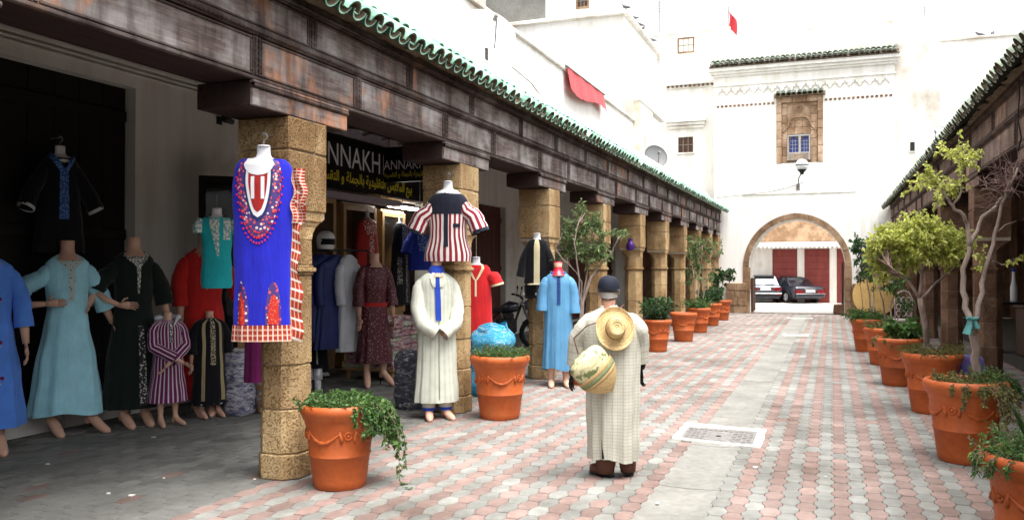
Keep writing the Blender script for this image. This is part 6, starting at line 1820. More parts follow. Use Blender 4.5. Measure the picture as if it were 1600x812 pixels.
def ground_cover(label, c, r, mat='leaf_green', n=150, h=.10, trail=(), leaf=(.030, .024), name='creeping_plant', cat='plant', group=None, per=5):
    t = thing(name, label, cat, tuple(c), 0, group)
    L = Leaves(); St = MB()
    for i in range(n):
        a = rnd.uniform(0, 2 * PI); q = r * math.sqrt(rnd.random()) * 1.02
        p = c + Vector((q * math.cos(a), q * math.sin(a), 0)); out = Vector((math.cos(a), math.sin(a), 0)) * (q / r)
        pts = stem_path(p, Vector((0, 0, 1)) + out * .6 + rv(.25), h * rnd.uniform(.6, 1.4), 3, .3)
        leafy(L, pts, per, *leaf)
        if i % 3 == 0: St.tube(pts, .0025, 4)
    for (ang, lng, cnt, wd) in trail:
        for k in range(cnt):
            a = ang + rnd.gauss(0, wd)
            p = c + Vector((math.cos(a), math.sin(a), 0)) * r * rnd.uniform(.75, 1.0) + Vector((0, 0, .05))
            pts = [p]; d = Vector((math.cos(a), math.sin(a), .55))
            ll = lng * rnd.uniform(.35, 1.0); nn = 9
            for i in range(nn):
                d = d + Vector((0, 0, -.42)) + rv(.10)
                if i > 3: d.x *= .55; d.y *= .55
                pts.append(pts[-1] + d.normalized() * ll / nn)
                rr = pts[-1] - c
                if rr.z < .04:
                    hr = Vector((rr.x, rr.y, 0)); mn = r * 1.26 + .01
                    if hr.length < mn: hr = hr.normalized() * mn; pts[-1] = c + hr + Vector((0, 0, rr.z))
            leafy(L, pts, per + 1, leaf[0], leaf[1], 0, .9); St.tube(pts, .0028, 4)
    tag(L.build('foliage', mat, t), kind='stuff'); tag(St.build('stems', 'bark_twig', t), kind='stuff')
    return t
def bush(label, c, r, h, mat='leaf_dark', n=26, leaf=(.11, .055), name='potted_bush', per=5, group=None, up=1.0, cat='plant'):
    t = thing(name, label, cat, tuple(c), 0, group)
    L = Leaves(); St = MB()
    for i in range(n):
        a = rnd.uniform(0, 2 * PI); d = Vector((math.cos(a), math.sin(a), 0)) * rnd.uniform(.1, 1.0) * (r / h) * 1.2 + Vector((0, 0, up))
        p = c + Vector((math.cos(a), math.sin(a), 0)) * rnd.uniform(0, .6) * .2
        pts = stem_path(p, d, h * rnd.uniform(.6, 1.08), 5, .18); leafy(L, pts, per, *leaf, .1, .9); St.tube(pts, [.006, .005, .004, .004, .003, .002], 5)
    tag(L.build('foliage', mat, t), kind='stuff'); tag(St.build('stems', 'bark_twig', t), kind='stuff')
    return t
def pix_tree(label, c, stems, clumps, mat, bark='bark_pale', twigs=(), name='potted_tree', leaf=(.07, .03), group=None, per=6, jit=.12):
    """stems: list of (pixel polyline, radius0, radius1) in the plane of the pot centre; clumps: (px,py,rx,ry,n)"""
    D = depth(c)
    t = thing(name, label, 'tree', tuple(c), 0, group)
    T = MB(); ends = []
    for pl, r0, r1 in stems:
        z0 = 0; pts = []
        for i, (x, y) in enumerate(pl):
            q = onD(x, y, D + (z0 if i else 0)); z0 += rnd.gauss(0, jit)
            pts.append(q)
        Q = []
        for i in range(len(pts) - 1):
            for k in range(3): Q.append(pts[i].lerp(pts[i + 1], k / 3) + rv(.006))
        Q.append(pts[-1]); m = len(Q)
        T.tube(Q, [r0 + (r1 - r0) * i / (m - 1) for i in range(m)], 8); ends += Q[m // 2:]
    L = Leaves(); Tw = MB()
    mp = D / FPX
    for (x, y, rx, ry, n) in clumps:
        for k in range(n):
            while True:
                u, v, w = rnd.uniform(-1, 1), rnd.uniform(-1, 1), rnd.uniform(-1, 1)
                if u * u + v * v + w * w < 1: break
            p = onD(x + u * rx, y + v * ry, D + w * rx * mp * .8)
            near_ = min(ends, key=lambda e: (e - p).length)
            d = (p - near_)
            if d.length > 1e-3 and rnd.random() < .35:
                mid_ = near_.lerp(p, .5) + rv(.02); Tw.tube([near_, mid_, p], [.006, .004, .002], 5)
            pts = stem_path(p, d.normalized() + Vector((0, 0, .3)) + rv(.5), rnd.uniform(.10, .2), 3, .3)
            leafy(L, pts, per, *leaf, 0, .8); Tw.tube(pts, .002, 4)
    for (x, y, dx, dy, n) in twigs:       # bare twigs
        for k in range(n):
            p = onD(x + rnd.uniform(-8, 8), y + rnd.uniform(-8, 8), D + rnd.gauss(0, .08)); e = onD(x + dx + rnd.gauss(0, 14), y + dy + rnd.gauss(0, 12), D + rnd.gauss(0, .12))
            pts = stem_path(p, e - p, (e - p).length * rnd.uniform(.7, 1.2), 5, .3); Tw.tube(pts, [.006, .005, .004, .003, .003, .002], 5)
            for j in range(4):
                o = pts[rnd.randrange(1, 5)]; Tw.tube(stem_path(o, (e - p).normalized() + rv(.8), rnd.uniform(.08, .22), 4, .4), [.003, .003, .002, .002, .0015], 4)
    T.build('trunk', bark, t, smooth=True)
    if L.f: tag(L.build('crown', mat, t), kind='stuff')
    if Tw.f: tag(Tw.build('twigs', 'bark_twig', t), kind='stuff')
    return t

# left row
c, r = pot('clay pot with trailing creeper at the foot of the first pillar', base(531, 768), .98, 2.35)
tr_a = math.atan2(R_.y, R_.x)
ground_cover('dense small leaved creeper spilling over one side of the first pillar pot', c, r, 'leaf_green', 230, .09, ((tr_a + .15, .52, 70, .36), (tr_a - .3, .35, 26, .4), (tr_a + .0, .80, 7, .12)), (.036, .034))
c, r = pot('clay pot with low weeds beside the white robe dummy', base(781, 657), 1.08, 1.2)
ground_cover('low weedy greenery filling the pot beside the white robe dummy', c, r, 'leaf_green', 190, .13, (), (.034, .018))
c3, r = pot('clay pot mostly hidden behind the sky blue kaftan dummy', base(903, 606) + Vector((.02, .25, 0)), .98)
pix_tree('slender green tree behind the sky blue kaftan dummy', c3, [(((906, 560), (911, 471), (922, 435), (934, 418), (956, 392), (968, 370)), .030, .008), (((905, 560), (907, 470), (903, 420), (896, 380), (905, 345)), .018, .006), (((908, 520), (909, 440), (900, 425), (880, 405), (868, 390)), .012, .004), (((911, 471), (917, 420), (925, 380), (935, 350)), .014, .004)],
         ((900, 370, 26, 30, 46), (925, 350, 22, 24, 40), (938, 392, 16, 26, 34), (880, 395, 14, 12, 16), (918, 395, 22, 18, 30), (968, 366, 8, 8, 8), (910, 335, 10, 10, 10)), 'leaf_tree', leaf=(.075, .026), per=5)
c, r = pot('clay pot with bushy dark shrub right behind the walking man', base(1026, 550), .98)
bush('bushy dark leaved shrub in the pot behind the walking man', c, .42, .55, 'leaf_dark', 40, (.11, .05))
pot('empty clay pot between the bushy shrub and the sapling pots', base(1068, 534), 1.0)
c, r = pot('clay pot with pale saplings in the left arcade row', base(1092, 520), .98)
ground_cover('leafy low herbs under the pale saplings', c, r, 'leaf_green', 60, .26, (), (.08, .035))
pix_tree('cluster of thin pale saplings with sparse yellowish leaves', c, [(((1086, 478), (1084, 430), (1078, 395)), .018, .006), (((1090, 478), (1092, 430), (1098, 385)), .016, .005), (((1096, 478), (1104, 440), (1116, 410), (1126, 390)), .014, .004), (((1088, 470), (1096, 440), (1108, 415)), .010, .004)],
         ((1083, 395, 11, 22, 34), (1086, 425, 10, 18, 22), (1100, 385, 10, 14, 16), (1120, 392, 10, 16, 10), (1104, 420, 10, 18, 8)), 'leaf_tree', leaf=(.10, .035), per=5)
c, r = pot('clay pot with a dark rounded shrub in the left arcade row', base(1111, 509), 1.0)
bush('dark rounded shrub low in its pot near the gate', c, .42, .5, 'leaf_dark', 34, (.14, .06))
c, r = pot('clay pot with dark leafy sapling last before the gate', base(1128, 500.5), .98)
pix_tree('dark leaved sapling leaning toward the gate in the last pot', c, [(((1122, 475), (1118, 445), (1126, 420)), .016, .005), (((1124, 475), (1130, 440), (1137, 425)), .014, .004)], ((1124, 435, 9, 14, 22), (1135, 428, 8, 12, 16), (1117, 450, 6, 8, 8)), 'leaf_dark', leaf=(.13, .06), per=5)
# right row
p1 = Vector((1.10, 5.40, 0))
c, r = pot('chipped clay pot with spiky leaf and low herbs', p1, 1.0, .4, 'row of terracotta pots')
ground_cover('fine leaved herb tuft in the chipped pot', c, r, 'leaf_green', 170, .15, ((tr_a + PI, .22, 6, .5),), (.040, .012))
t = thing('spiky_plant', 'long pointed aloe leaf rising from the chipped pot', 'plant', tuple(c))
for k, (x, y) in enumerate(((1578, 628), (1588, 655), (1612, 600), (1640, 640))):
    e = onD(x, y, depth(c) - .1 + .1 * k); s0 = c + Vector((.02 * k - .03, 0, .0)); b = MB()
    b.tube([s0, s0.lerp(e, .4) + Vector((0, 0, .03)), s0.lerp(e, .8) + Vector((0, 0, .01)), e], [.026, .022, .012, .002], 6, flat=(1, .35)); b.build('leaf', 'leaf_green', t, smooth=True)
c, r = pot('clay pot with trailing creeper around a twin stemmed bare tree', base(1509, 727, 1.08), 1.08, 2.6)
ground_cover('olive creeper trailing over the rim below the twin stemmed bare tree', c, r, 'leaf_dry', 90, .10, ((tr_a + PI + 1.2, .30, 8, .3), (tr_a - .1, .3, 20, .5), (tr_a - 1.25, .55, 12, .22)), (.032, .022))
ground_cover('patch of greener creeper on the far rim of the bare tree pot', c + R_ * .18, r * .6, 'leaf_green', 60, .13, ((tr_a - .2, .3, 16, .5),), (.032, .022))
pix_tree('twin stemmed pale tree with bare twigs and one leafy branch', c, [(((1524, 612), (1526, 560), (1520, 522)), .040, .034), (((1520, 524), (1512, 490), (1505, 455), (1506, 420), (1517, 383), (1529, 349), (1554, 322), (1574, 302), (1584, 280)), .030, .010), (((1521, 524), (1526, 493), (1537, 442), (1543, 412), (1554, 366), (1566, 324), (1574, 300), (1590, 262)), .028, .008), (((1517, 383), (1512, 351), (1504, 336), (1490, 322), (1476, 305), (1468, 290)), .020, .007), (((1490, 322), (1500, 300), (1502, 268), (1497, 245)), .012, .004), (((1476, 305), (1455, 298), (1440, 285)), .010, .004), (((1554, 366), (1570, 352), (1588, 345)), .008, .003), (((1543, 412), (1552, 408), (1566, 414)), .007, .003)],
         ((1497, 243, 13, 6, 13), (1505, 262, 7, 6, 6), (1462, 290, 9, 7, 10), (1478, 298, 9, 8, 9), (1440, 285, 8, 4, 5), (1540, 408, 4, 4, 3), (1572, 412, 5, 4, 2), (1474, 300, 20, 10, 10)), 'leaf_lime', twigs=((1574, 302, 10, -45, 10), (1574, 302, -22, -35, 9), (1584, 280, 18, -30, 8), (1566, 324, -40, -22, 4)), leaf=(.045, .026), per=6, jit=.03)
c, r = pot('clay pot holding the lime green umbrella tree', base(1456, 648, 1.06), 1.06, 5.1)
ground_cover('dry grassy tuft under the lime green umbrella tree', c, r, 'leaf_dry', 60, .12, (), (.10, .010))
pix_tree('umbrella shaped tree with lime green crown and forked pale trunk', c, [(((1453, 575), (1449, 540), (1446, 506), (1437, 466)), .038, .030), (((1437, 466), (1420, 438), (1404, 428), (1390, 415)), .022, .007), (((1438, 468), (1448, 457), (1470, 435), (1490, 419), (1500, 405)), .020, .007), (((1437, 466), (1440, 430), (1450, 406), (1462, 385)), .022, .006), (((1440, 430), (1428, 405), (1415, 385)), .016, .005)],
         ((1395, 385, 32, 22, 105), (1430, 375, 34, 24, 130), (1462, 378, 28, 20, 100), (1492, 385, 20, 18, 60), (1378, 402, 18, 20, 46), (1415, 402, 36, 12, 60), (1395, 420, 20, 16, 36), (1470, 402, 26, 8, 30), (1440, 356, 16, 8, 30)), 'leaf_lime', leaf=(.060, .032), per=6)
c, r = pot('clay pot with broad leaved green plant in the brown arcade row', base(1404, 604), 1.04)
bush('broad leaved bright plant in the brown arcade row', c + R_ * .08, .32, .34, 'leaf_green', 26, (.13, .06))
ground_cover('dry fringe on the rim beside the broad leaved plant', c - R_ * .1, r * .7, 'leaf_dry', 26, .09, ((tr_a + PI + .4, .2, 5, .5),), (.03, .02))
c, r = pot('clay pot with pale forked stems behind the broad leaved plant', base(1379, 571), .98)
ground_cover('low dry weeds around the pale forked stems', c, r, 'leaf_dry', 70, .14, (), (.05, .025))
pix_tree('pale forked stems with drooping mid green leaves', c, [(((1384, 540), (1384, 500), (1380, 470), (1370, 440)), .026, .008), (((1392, 540), (1394, 505), (1390, 480), (1400, 450)), .022, .008), (((1395, 530), (1402, 500), (1412, 478)), .018, .006)], ((1372, 430, 16, 20, 40), (1396, 440, 18, 20, 40), (1412, 482, 10, 10, 8), (1365, 415, 12, 16, 22)), 'leaf_green', leaf=(.075, .032), per=5)
c, r = pot('clay pot with grassy tuft and dark sapling nearest the gate', base(1354, 550), 1.0)
ground_cover('bright grassy tuft in the pot nearest the gate', c, r, 'leaf_green', 80, .2, (), (.13, .012))
pix_tree('dark sparse sapling standing in the grassy tuft pot', c, [(((1360, 505), (1359, 460), (1354, 430), (1348, 400)), .020, .006), (((1364, 505), (1366, 450), (1364, 410)), .018, .005), (((1350, 505), (1346, 460), (1340, 420)), .010, .004)], ((1346, 400, 11, 18, 26), (1362, 405, 10, 22, 24), (1350, 430, 12, 16, 18), (1342, 385, 6, 8, 8)), 'leaf_dark', leaf=(.10, .045), per=5)

# ================================================================ THE WALKING MAN
flat('leather', (0.14, 0.055, 0.035), 0.5, kind='obj', scale=9)
flat('trouser_brown', (0.12, 0.05, 0.032), 0.8, kind='obj')
flat('skin', (0.42, 0.22, 0.15), 0.55, v=.08, kind='obj')
flat('grey_hair', (0.42, 0.39, 0.36), 0.9, kind='obj', scale=60, bump=.6, bscale=120)
flat('cap_navy', (0.010, 0.013, 0.028), 0.8, kind='obj', bump=.3, bscale=160)
stripes('robe_cloth', (0.60, 0.58, 0.49), (0.47, 0.47, 0.41), 30, .18, cross=(46, .16, (0.44, 0.43, 0.37)), wrinkle=.5)
stripes('robe_sleeve', (0.60, 0.58, 0.49), (0.47, 0.47, 0.41), 10, .18, cross=(14, .16, (0.44, 0.43, 0.37)), wrinkle=.5)
def straw(name, a, c, rings):
    m, nt, b = _nt(name)
    tc = coords(nt, 'obj'); sp = nt.nodes.new('ShaderNodeSeparateXYZ'); nt.links.new(tc, sp.inputs[0])
    rad = mth(nt, 'SQRT', mth(nt, 'ADD', mth(nt, 'POWER', sp.outputs[0], 2.0), mth(nt, 'POWER', sp.outputs[1], 2.0)))
    arg = mth(nt, 'MULTIPLY', mth(nt, 'ADD', rad, mth(nt, 'MULTIPLY', sp.outputs[2], -1.0)), rings)
    w = mth(nt, 'SINE', arg)
    col = mix(nt, mth(nt, 'MULTIPLY_ADD', w, .35, .4), a, c)
    nz = ramp(nt, noise(nt, tc, 70, 3), [(.35, (.72,) * 3), (.6, (1.05,) * 3)]); col = mix(nt, 1, col, nz, 'MULTIPLY')
    nt.links.new(col, b.inputs['Base Color']); b.inputs['Roughness'].default_value = .6
    set_bump(nt, b, mth(nt, 'ADD', w, noise(nt, tc, 150, 2)), .5, .004)
straw('straw', (.62, .40, .16), (.78, .58, .30), 520)
straw('straw_pale', (.70, .62, .36), (.80, .76, .55), 420)
P = g(955, 744)
man = thing('person', 'man in long pale checked robe and dark cap carrying a straw hat', 'person', (P.x, P.y, 0), math.atan2(P.x, P.y) * -1 + R(-2))
mp = depth(P) / FPX
def L_(px, py, y=0.0): return Vector(((px - 955) * mp, y, (744 - py) * mp))
# body: head, neck, legs as one figure
b = MB()
hc = L_(951, 454, .03)
hv = len(b.v)
b.ball((hc.x, hc.y, hc.z), .078, .098, .112, 22, 16)
for i in range(hv, len(b.v)):    # shape the skull: narrow jaw forward, nape behind
    x, y, z = b.v[i]; dz = (z - hc.z) / .112; dy = (y - hc.y) / .098
    k = 1 - .22 * max(0, -dz) * (1 if dy > 0 else .6)
    b.v[i] = (hc.x + (x - hc.x) * k, hc.y + (y - hc.y) * (1 + .06 * dz), z)
b.tube([hc + Vector((-.006, .086, -.0)), hc + Vector((-.006, .112, -.022)), hc + Vector((-.006, .100, -.036))], [.010, .016, .010], 8)     # nose
for s_ in (-1, 1):
    e = hc + Vector((s_ * .080, -.004, -.008)); b.ball((e.x, e.y, e.z), .010, .020, .030, 10, 8)       # ears
    q = hc + Vector((s_ * .03, .088, .006)); b.ball((q.x, q.y, q.z), .012, .008, .008, 8, 6)
b.tube([hc + Vector((-.022, .088, -.056)), hc + Vector((0, .096, -.056)), hc + Vector((.022, .088, -.056))], .007, 6)
b.tube([hc + Vector((0, -.02, -.06)), hc + Vector((0, -.035, -.11)), L_(951, 482, -.01), L_(951, 492, 0)], [.060, .056, .062, .09], 16)
b.build('body', 'skin', man, smooth=True, local=True)
b = MB(); hz = []
b.grid(lambda u, v: (hc.x + .0815 * (1 - .10 * (1 - v)) * math.sin(-1.75 + 3.5 * u), hc.y - .101 * math.cos(-1.75 + 3.5 * u) * (1 - .04 * (1 - v)), hc.z - .066 + .07 * v + .010 * abs(math.sin(-1.75 + 3.5 * u))), 22, 6)
b.build('hair', 'grey_hair', man, smooth=True, local=True)
# cap: crown, band, button and peak forward
b = MB(); cz = hc.z + .002
b.lathe([(.090, 0), (.0915, .012), (.0915, .036), (.089, .065), (.078, .100), (.052, .124), (.020, .133), (.002, .134)], 26, (hc.x, hc.y, cz - .012), 0, .98, 1.14); C_o = b.build('cap', 'cap_navy', man, smooth=True, local=True)
b = MB(); b.lathe([(.092, 0), (.0935, .004), (.0935, .020), (.092, .024)], 26, (hc.x, hc.y, cz - .012), 0, .98, 1.14); b.ball((hc.x, hc.y, cz + .123), .008, .008, .006, 8, 6); b.build('cap_band', 'black_cloth', C_o, smooth=True, local=True)
b = MB(); b.grid(lambda u, v: (hc.x + .085 * math.sin(-1.0 + 2.0 * u) * (1 - .05 * v), hc.y + .095 * math.cos(-1.0 + 2.0 * u) + .085 * v * math.cos(-1 + 2 * u) ** .5, cz - .005 - .020 * v - .012 * (2 * u - 1) ** 2), 12, 4); b.build('cap_peak', 'cap_navy', C_o, smooth=True, local=True)
# robe
zsh = L_(0, 483).z
G = Garment([(zsh + .015, .070, .066, -.018, .005), (zsh - .01, .12, .085, -.015, 0), (zsh - .045, .190, .110, -.008, 0), (zsh - .09, .235, .130, -.006, 0), (zsh - .20, .245, .150, 0, 0), (zsh - .42, .225, .155, .008, 0), (zsh - .72, .210, .155, .012, 0), (zsh - 1.0, .200, .15, .012, .0), (L_(0, 716).z, .195, .15, .012, .01)], 9, .14, 2.4, hem=.015)
G.build('robe', 'robe_cloth', man, n=72, rings=44)
b = MB(); b.lathe([(.075, zsh + .004), (.070, zsh + .028), (.064, zsh + .034)], 20, (-.018, .004, 0), 0, 1, .98); b.build('collar', 'cream_cloth', man, smooth=True, local=True)
G.patch('hem_slit', 'black_cloth', man, L_(0, 680).z, L_(0, 714).z, -.42, lambda v: -.42 + .14 * v, .004, 3, 8)
for (nm, pts, rr) in (('l', [L_(915, 500, .0), L_(903, 530, .02), L_(900, 572, .06)], [.070, .080, .080]), ('r', [L_(992, 500, .0), L_(1000, 530, .03), L_(1000, 566, .07)], [.068, .074, .070])):
    sx_ = -1 if nm == 'l' else 1
    sleeve('sleeve', 'robe_sleeve', man, [(sx_ * .10, 0, zsh - .085), (sx_ * .165, 0, zsh - .105), (sx_ * .215, .0, zsh - .165)] + [tuple(p) for p in pts[1:]], [.065, .078, .084] + rr[1:], 20, cap=False)
# forearms and gloved hands
for pts, sd_ in (((L_(900, 556, .06), L_(897, 574, .08), L_(895, 583, .085)), 1), ((L_(1001, 552, .07), L_(1001, 570, .09), L_(1001, 577, .10)), -1)):
    b = MB(); b.tube(pts, [.05, .042, .032], 10); add_hand(b, pts[-1], (pts[-1] - pts[-2]), (sd_ * .5, 1, 0), 1.0); b.build('gloved_hand', 'black_cloth', man, smooth=True, local=True)
# trousers, shoes
for (pl, rr) in (([L_(950, 690, .03), L_(946, 722, .0), L_(946, 738, .0)], [.085, .080, .072]), ([L_(978, 690, .06), L_(980, 722, .05), L_(981, 737, .05)], [.075, .070, .062])):
    b = MB(); b.tube(pl, rr, 16, wr=.03); b.build('trouser_leg', 'trouser_brown', man, smooth=True, local=True)
def shoe(heel, toe, w):
    heel, toe = Vector(heel), Vector(toe); d = (toe - heel); ln = d.length; d.normalize(); up = Vector((0, 0, 1)); sdv = d.cross(up)
    b = MB(); b.tube([heel - d * .035 + up * .045, heel + up * .055, heel + d * ln * .3 + up * .06, heel + d * ln * .6 + up * .048, heel + d * ln * .9 + up * .036, toe + up * .028], [.02, .046, .05, .046, .040, .014], 12, flat=(1.0, w), up=up)
    o = b.build('shoe', 'leather', man, smooth=True, local=True)
    b = MB(); pr = [(t, s_) for t, s_ in ((-.05, .024), (0, .044), (ln * .4, .046), (ln * .75, .050), (ln * .95, .034), (ln + .012, .010))]
    poly = [heel + d * t + sdv * s_ for t, s_ in pr] + [heel + d * t - sdv * s_ for t, s_ in pr[::-1]]
    b.prism([(q.x, q.y) for q in poly], 'z', .001, .018); b.build('sole', 'black_cloth', o, local=True)
shoe((L_(950, 744).x, .0, 0), (L_(922, 744).x, .12, 0), .95)
shoe((L_(981, 742).x, .06, 0), (L_(984, 742).x, .27, 0), .95)
# straw hat hung on the back
mw = Matrix.Translation(man.location) @ Matrix.Rotation(man.rotation_euler.z, 4, 'Z')
def carried(name, label, cat, c, axis, spin=0):
    w = mw @ c; q = (mw.to_3x3() @ Vector(axis)).to_track_quat('Z', 'Y')
    t = thing(name, label, cat, tuple(w)); t.rotation_euler = (q @ Matrix.Rotation(spin, 3, 'Z').to_quaternion()).to_euler(); return t
ht = carried('straw_hat', 'wide brimmed straw hat slung on the back of the walking man', 'hat', L_(962, 511, -.175), (.20, -.93, .22))
b = MB(); b.lathe([(.082, .012), (.105, .002), (.135, -.006), (.160, .002), (.168, .014), (.166, .018), (.158, .008), (.134, .0), (.104, .008), (.083, .018)], 40, sx=.93, sy=1.05); b.build('brim', 'straw', ht, smooth=True, local=True)
b = MB(); b.lathe([(.084, .010), (.080, .05), (.072, .09), (.060, .105), (.040, .100), (.018, .090), (.002, .088)], 32, sx=.93, sy=1.08); b.build('crown', 'straw', ht, smooth=True, local=True)
b = MB(); b.lathe([(.0855, .016), (.0855, .030), (.084, .034)], 32, sx=.93, sy=1.07); b.build('hat_band', 'leather', ht, smooth=True, local=True)
# basket bag on the hip
flat('weave_green', (0.22, 0.26, 0.13), 0.7, kind='obj'); flat('weave_tan', (0.50, 0.33, 0.15), 0.7, kind='obj', scale=20)
m_, nt_2, b_2 = _nt('raffia')
tcx = coords(nt_2, 'obj'); nn1 = noise(nt_2, coords(nt_2, 'obj', (40, 6, 40)), 2.0, 4)
cc = mix(nt_2, ramp(nt_2, noise(nt_2, tcx, 14, 3), [(.53, (0, 0, 0)), (.60, (1, 1, 1))]), (.72, .66, .42), (.17, .22, .09))
cc = mix(nt_2, 1, cc, ramp(nt_2, nn1, [(.35, (.7, .66, .55)), (.6, (1.05, 1.05, 1.0))]), 'MULTIPLY'); nt_2.links.new(cc, b_2.inputs['Base Color']); set_bump(nt_2, b_2, nn1, .6, .006)
bk = carried('basket_bag', 'cone shaped woven basket bag with green stripe on the hip of the walking man', 'bag', L_(931, 571, -.285), (-.60, -.28, .74))
b = MB(); b.lathe([(.150, .0), (.154, .05), (.150, .10), (.132, .132), (.090, .150), (.040, .155), (.002, .156)], 30, sx=.62, sy=1.08); b.build('woven_flap', 'raffia', bk, smooth=True, local=True)
for k, (z0, z1, r0, r1, mt) in enumerate(((.002, -.028, .160, .162, 'weave_tan'), (-.028, -.062, .162, .156, 'weave_green'), (-.062, -.09, .156, .146, 'weave_tan'))):
    b = MB(); b.lathe([(r0 - .004, z0), (r0, z0 - .004), (r1, z1 + .004), (r1 - .004, z1)], 30, sx=.64, sy=1.08); b.build('woven_band', mt, bk, smooth=True, local=True)
b = MB(); b.lathe([(.144, -.09), (.124, -.13), (.086, -.175), (.04, -.215), (.006, -.235)], 30, sx=.64, sy=1.08); b.build('cone', 'straw', bk, smooth=True, local=True)
b = MB()
pts = [L_(905, 552, -.10), L_(898, 528, -.09), L_(918, 508, -.13), L_(940, 500, -.14), L_(970, 480, -.10), L_(975, 476, .0)]
b.tube([Vector(p) for p in pts], .005, 6); b.build('cord', 'leather', man, local=True)
# ================================================================ CARS
def carpaint(name, c):
    m, nt, b = _nt(name)
    v = coords(nt, 'obj'); col = ramp(nt, noise(nt, v, 3, 3), [(.3, mulc(c, .85)), (.7, mulc(c, 1.15))])
    nt.links.new(col, b.inputs['Base Color']); b.inputs['Roughness'].default_value = .3; b.inputs['Coat Weight'].default_value = .6; b.inputs['Coat Roughness'].default_value = .06; b.inputs['Metallic'].default_value = .3
carpaint('paint_navy', (0.018, 0.022, 0.035)); carpaint('paint_grey', (0.075, 0.085, 0.11))
glass('car_glass', (0.05, 0.06, 0.07), .03); flat('tyre', (.012, .012, .013), .8); flat('alloy', (.55, .56, .58), .35, metal=.6); flat('lamp_red', (.16, .006, .010), .2, bump=0); flat('plate', (.85, .85, .83), .5, bump=0); flat('chrome', (.6, .6, .62), .2, metal=.9, bump=0); flat('black_plastic', (.015, .015, .017), .6)
def loft(b, secs, mi=0, cap=True):
    """secs: list of rings (same length) of points"""
    n = len(secs[0]); vs = [p for s_ in secs for p in s_]; fs = []
    for i in range(len(secs) - 1):
        for k in range(n): fs.append((i * n + k, i * n + (k + 1) % n, (i + 1) * n + (k + 1) % n, (i + 1) * n + k))
    if cap: fs += [tuple(range(n))[::-1], tuple((len(secs) - 1) * n + k for k in range(n))]
    b.add(vs, fs, mi)
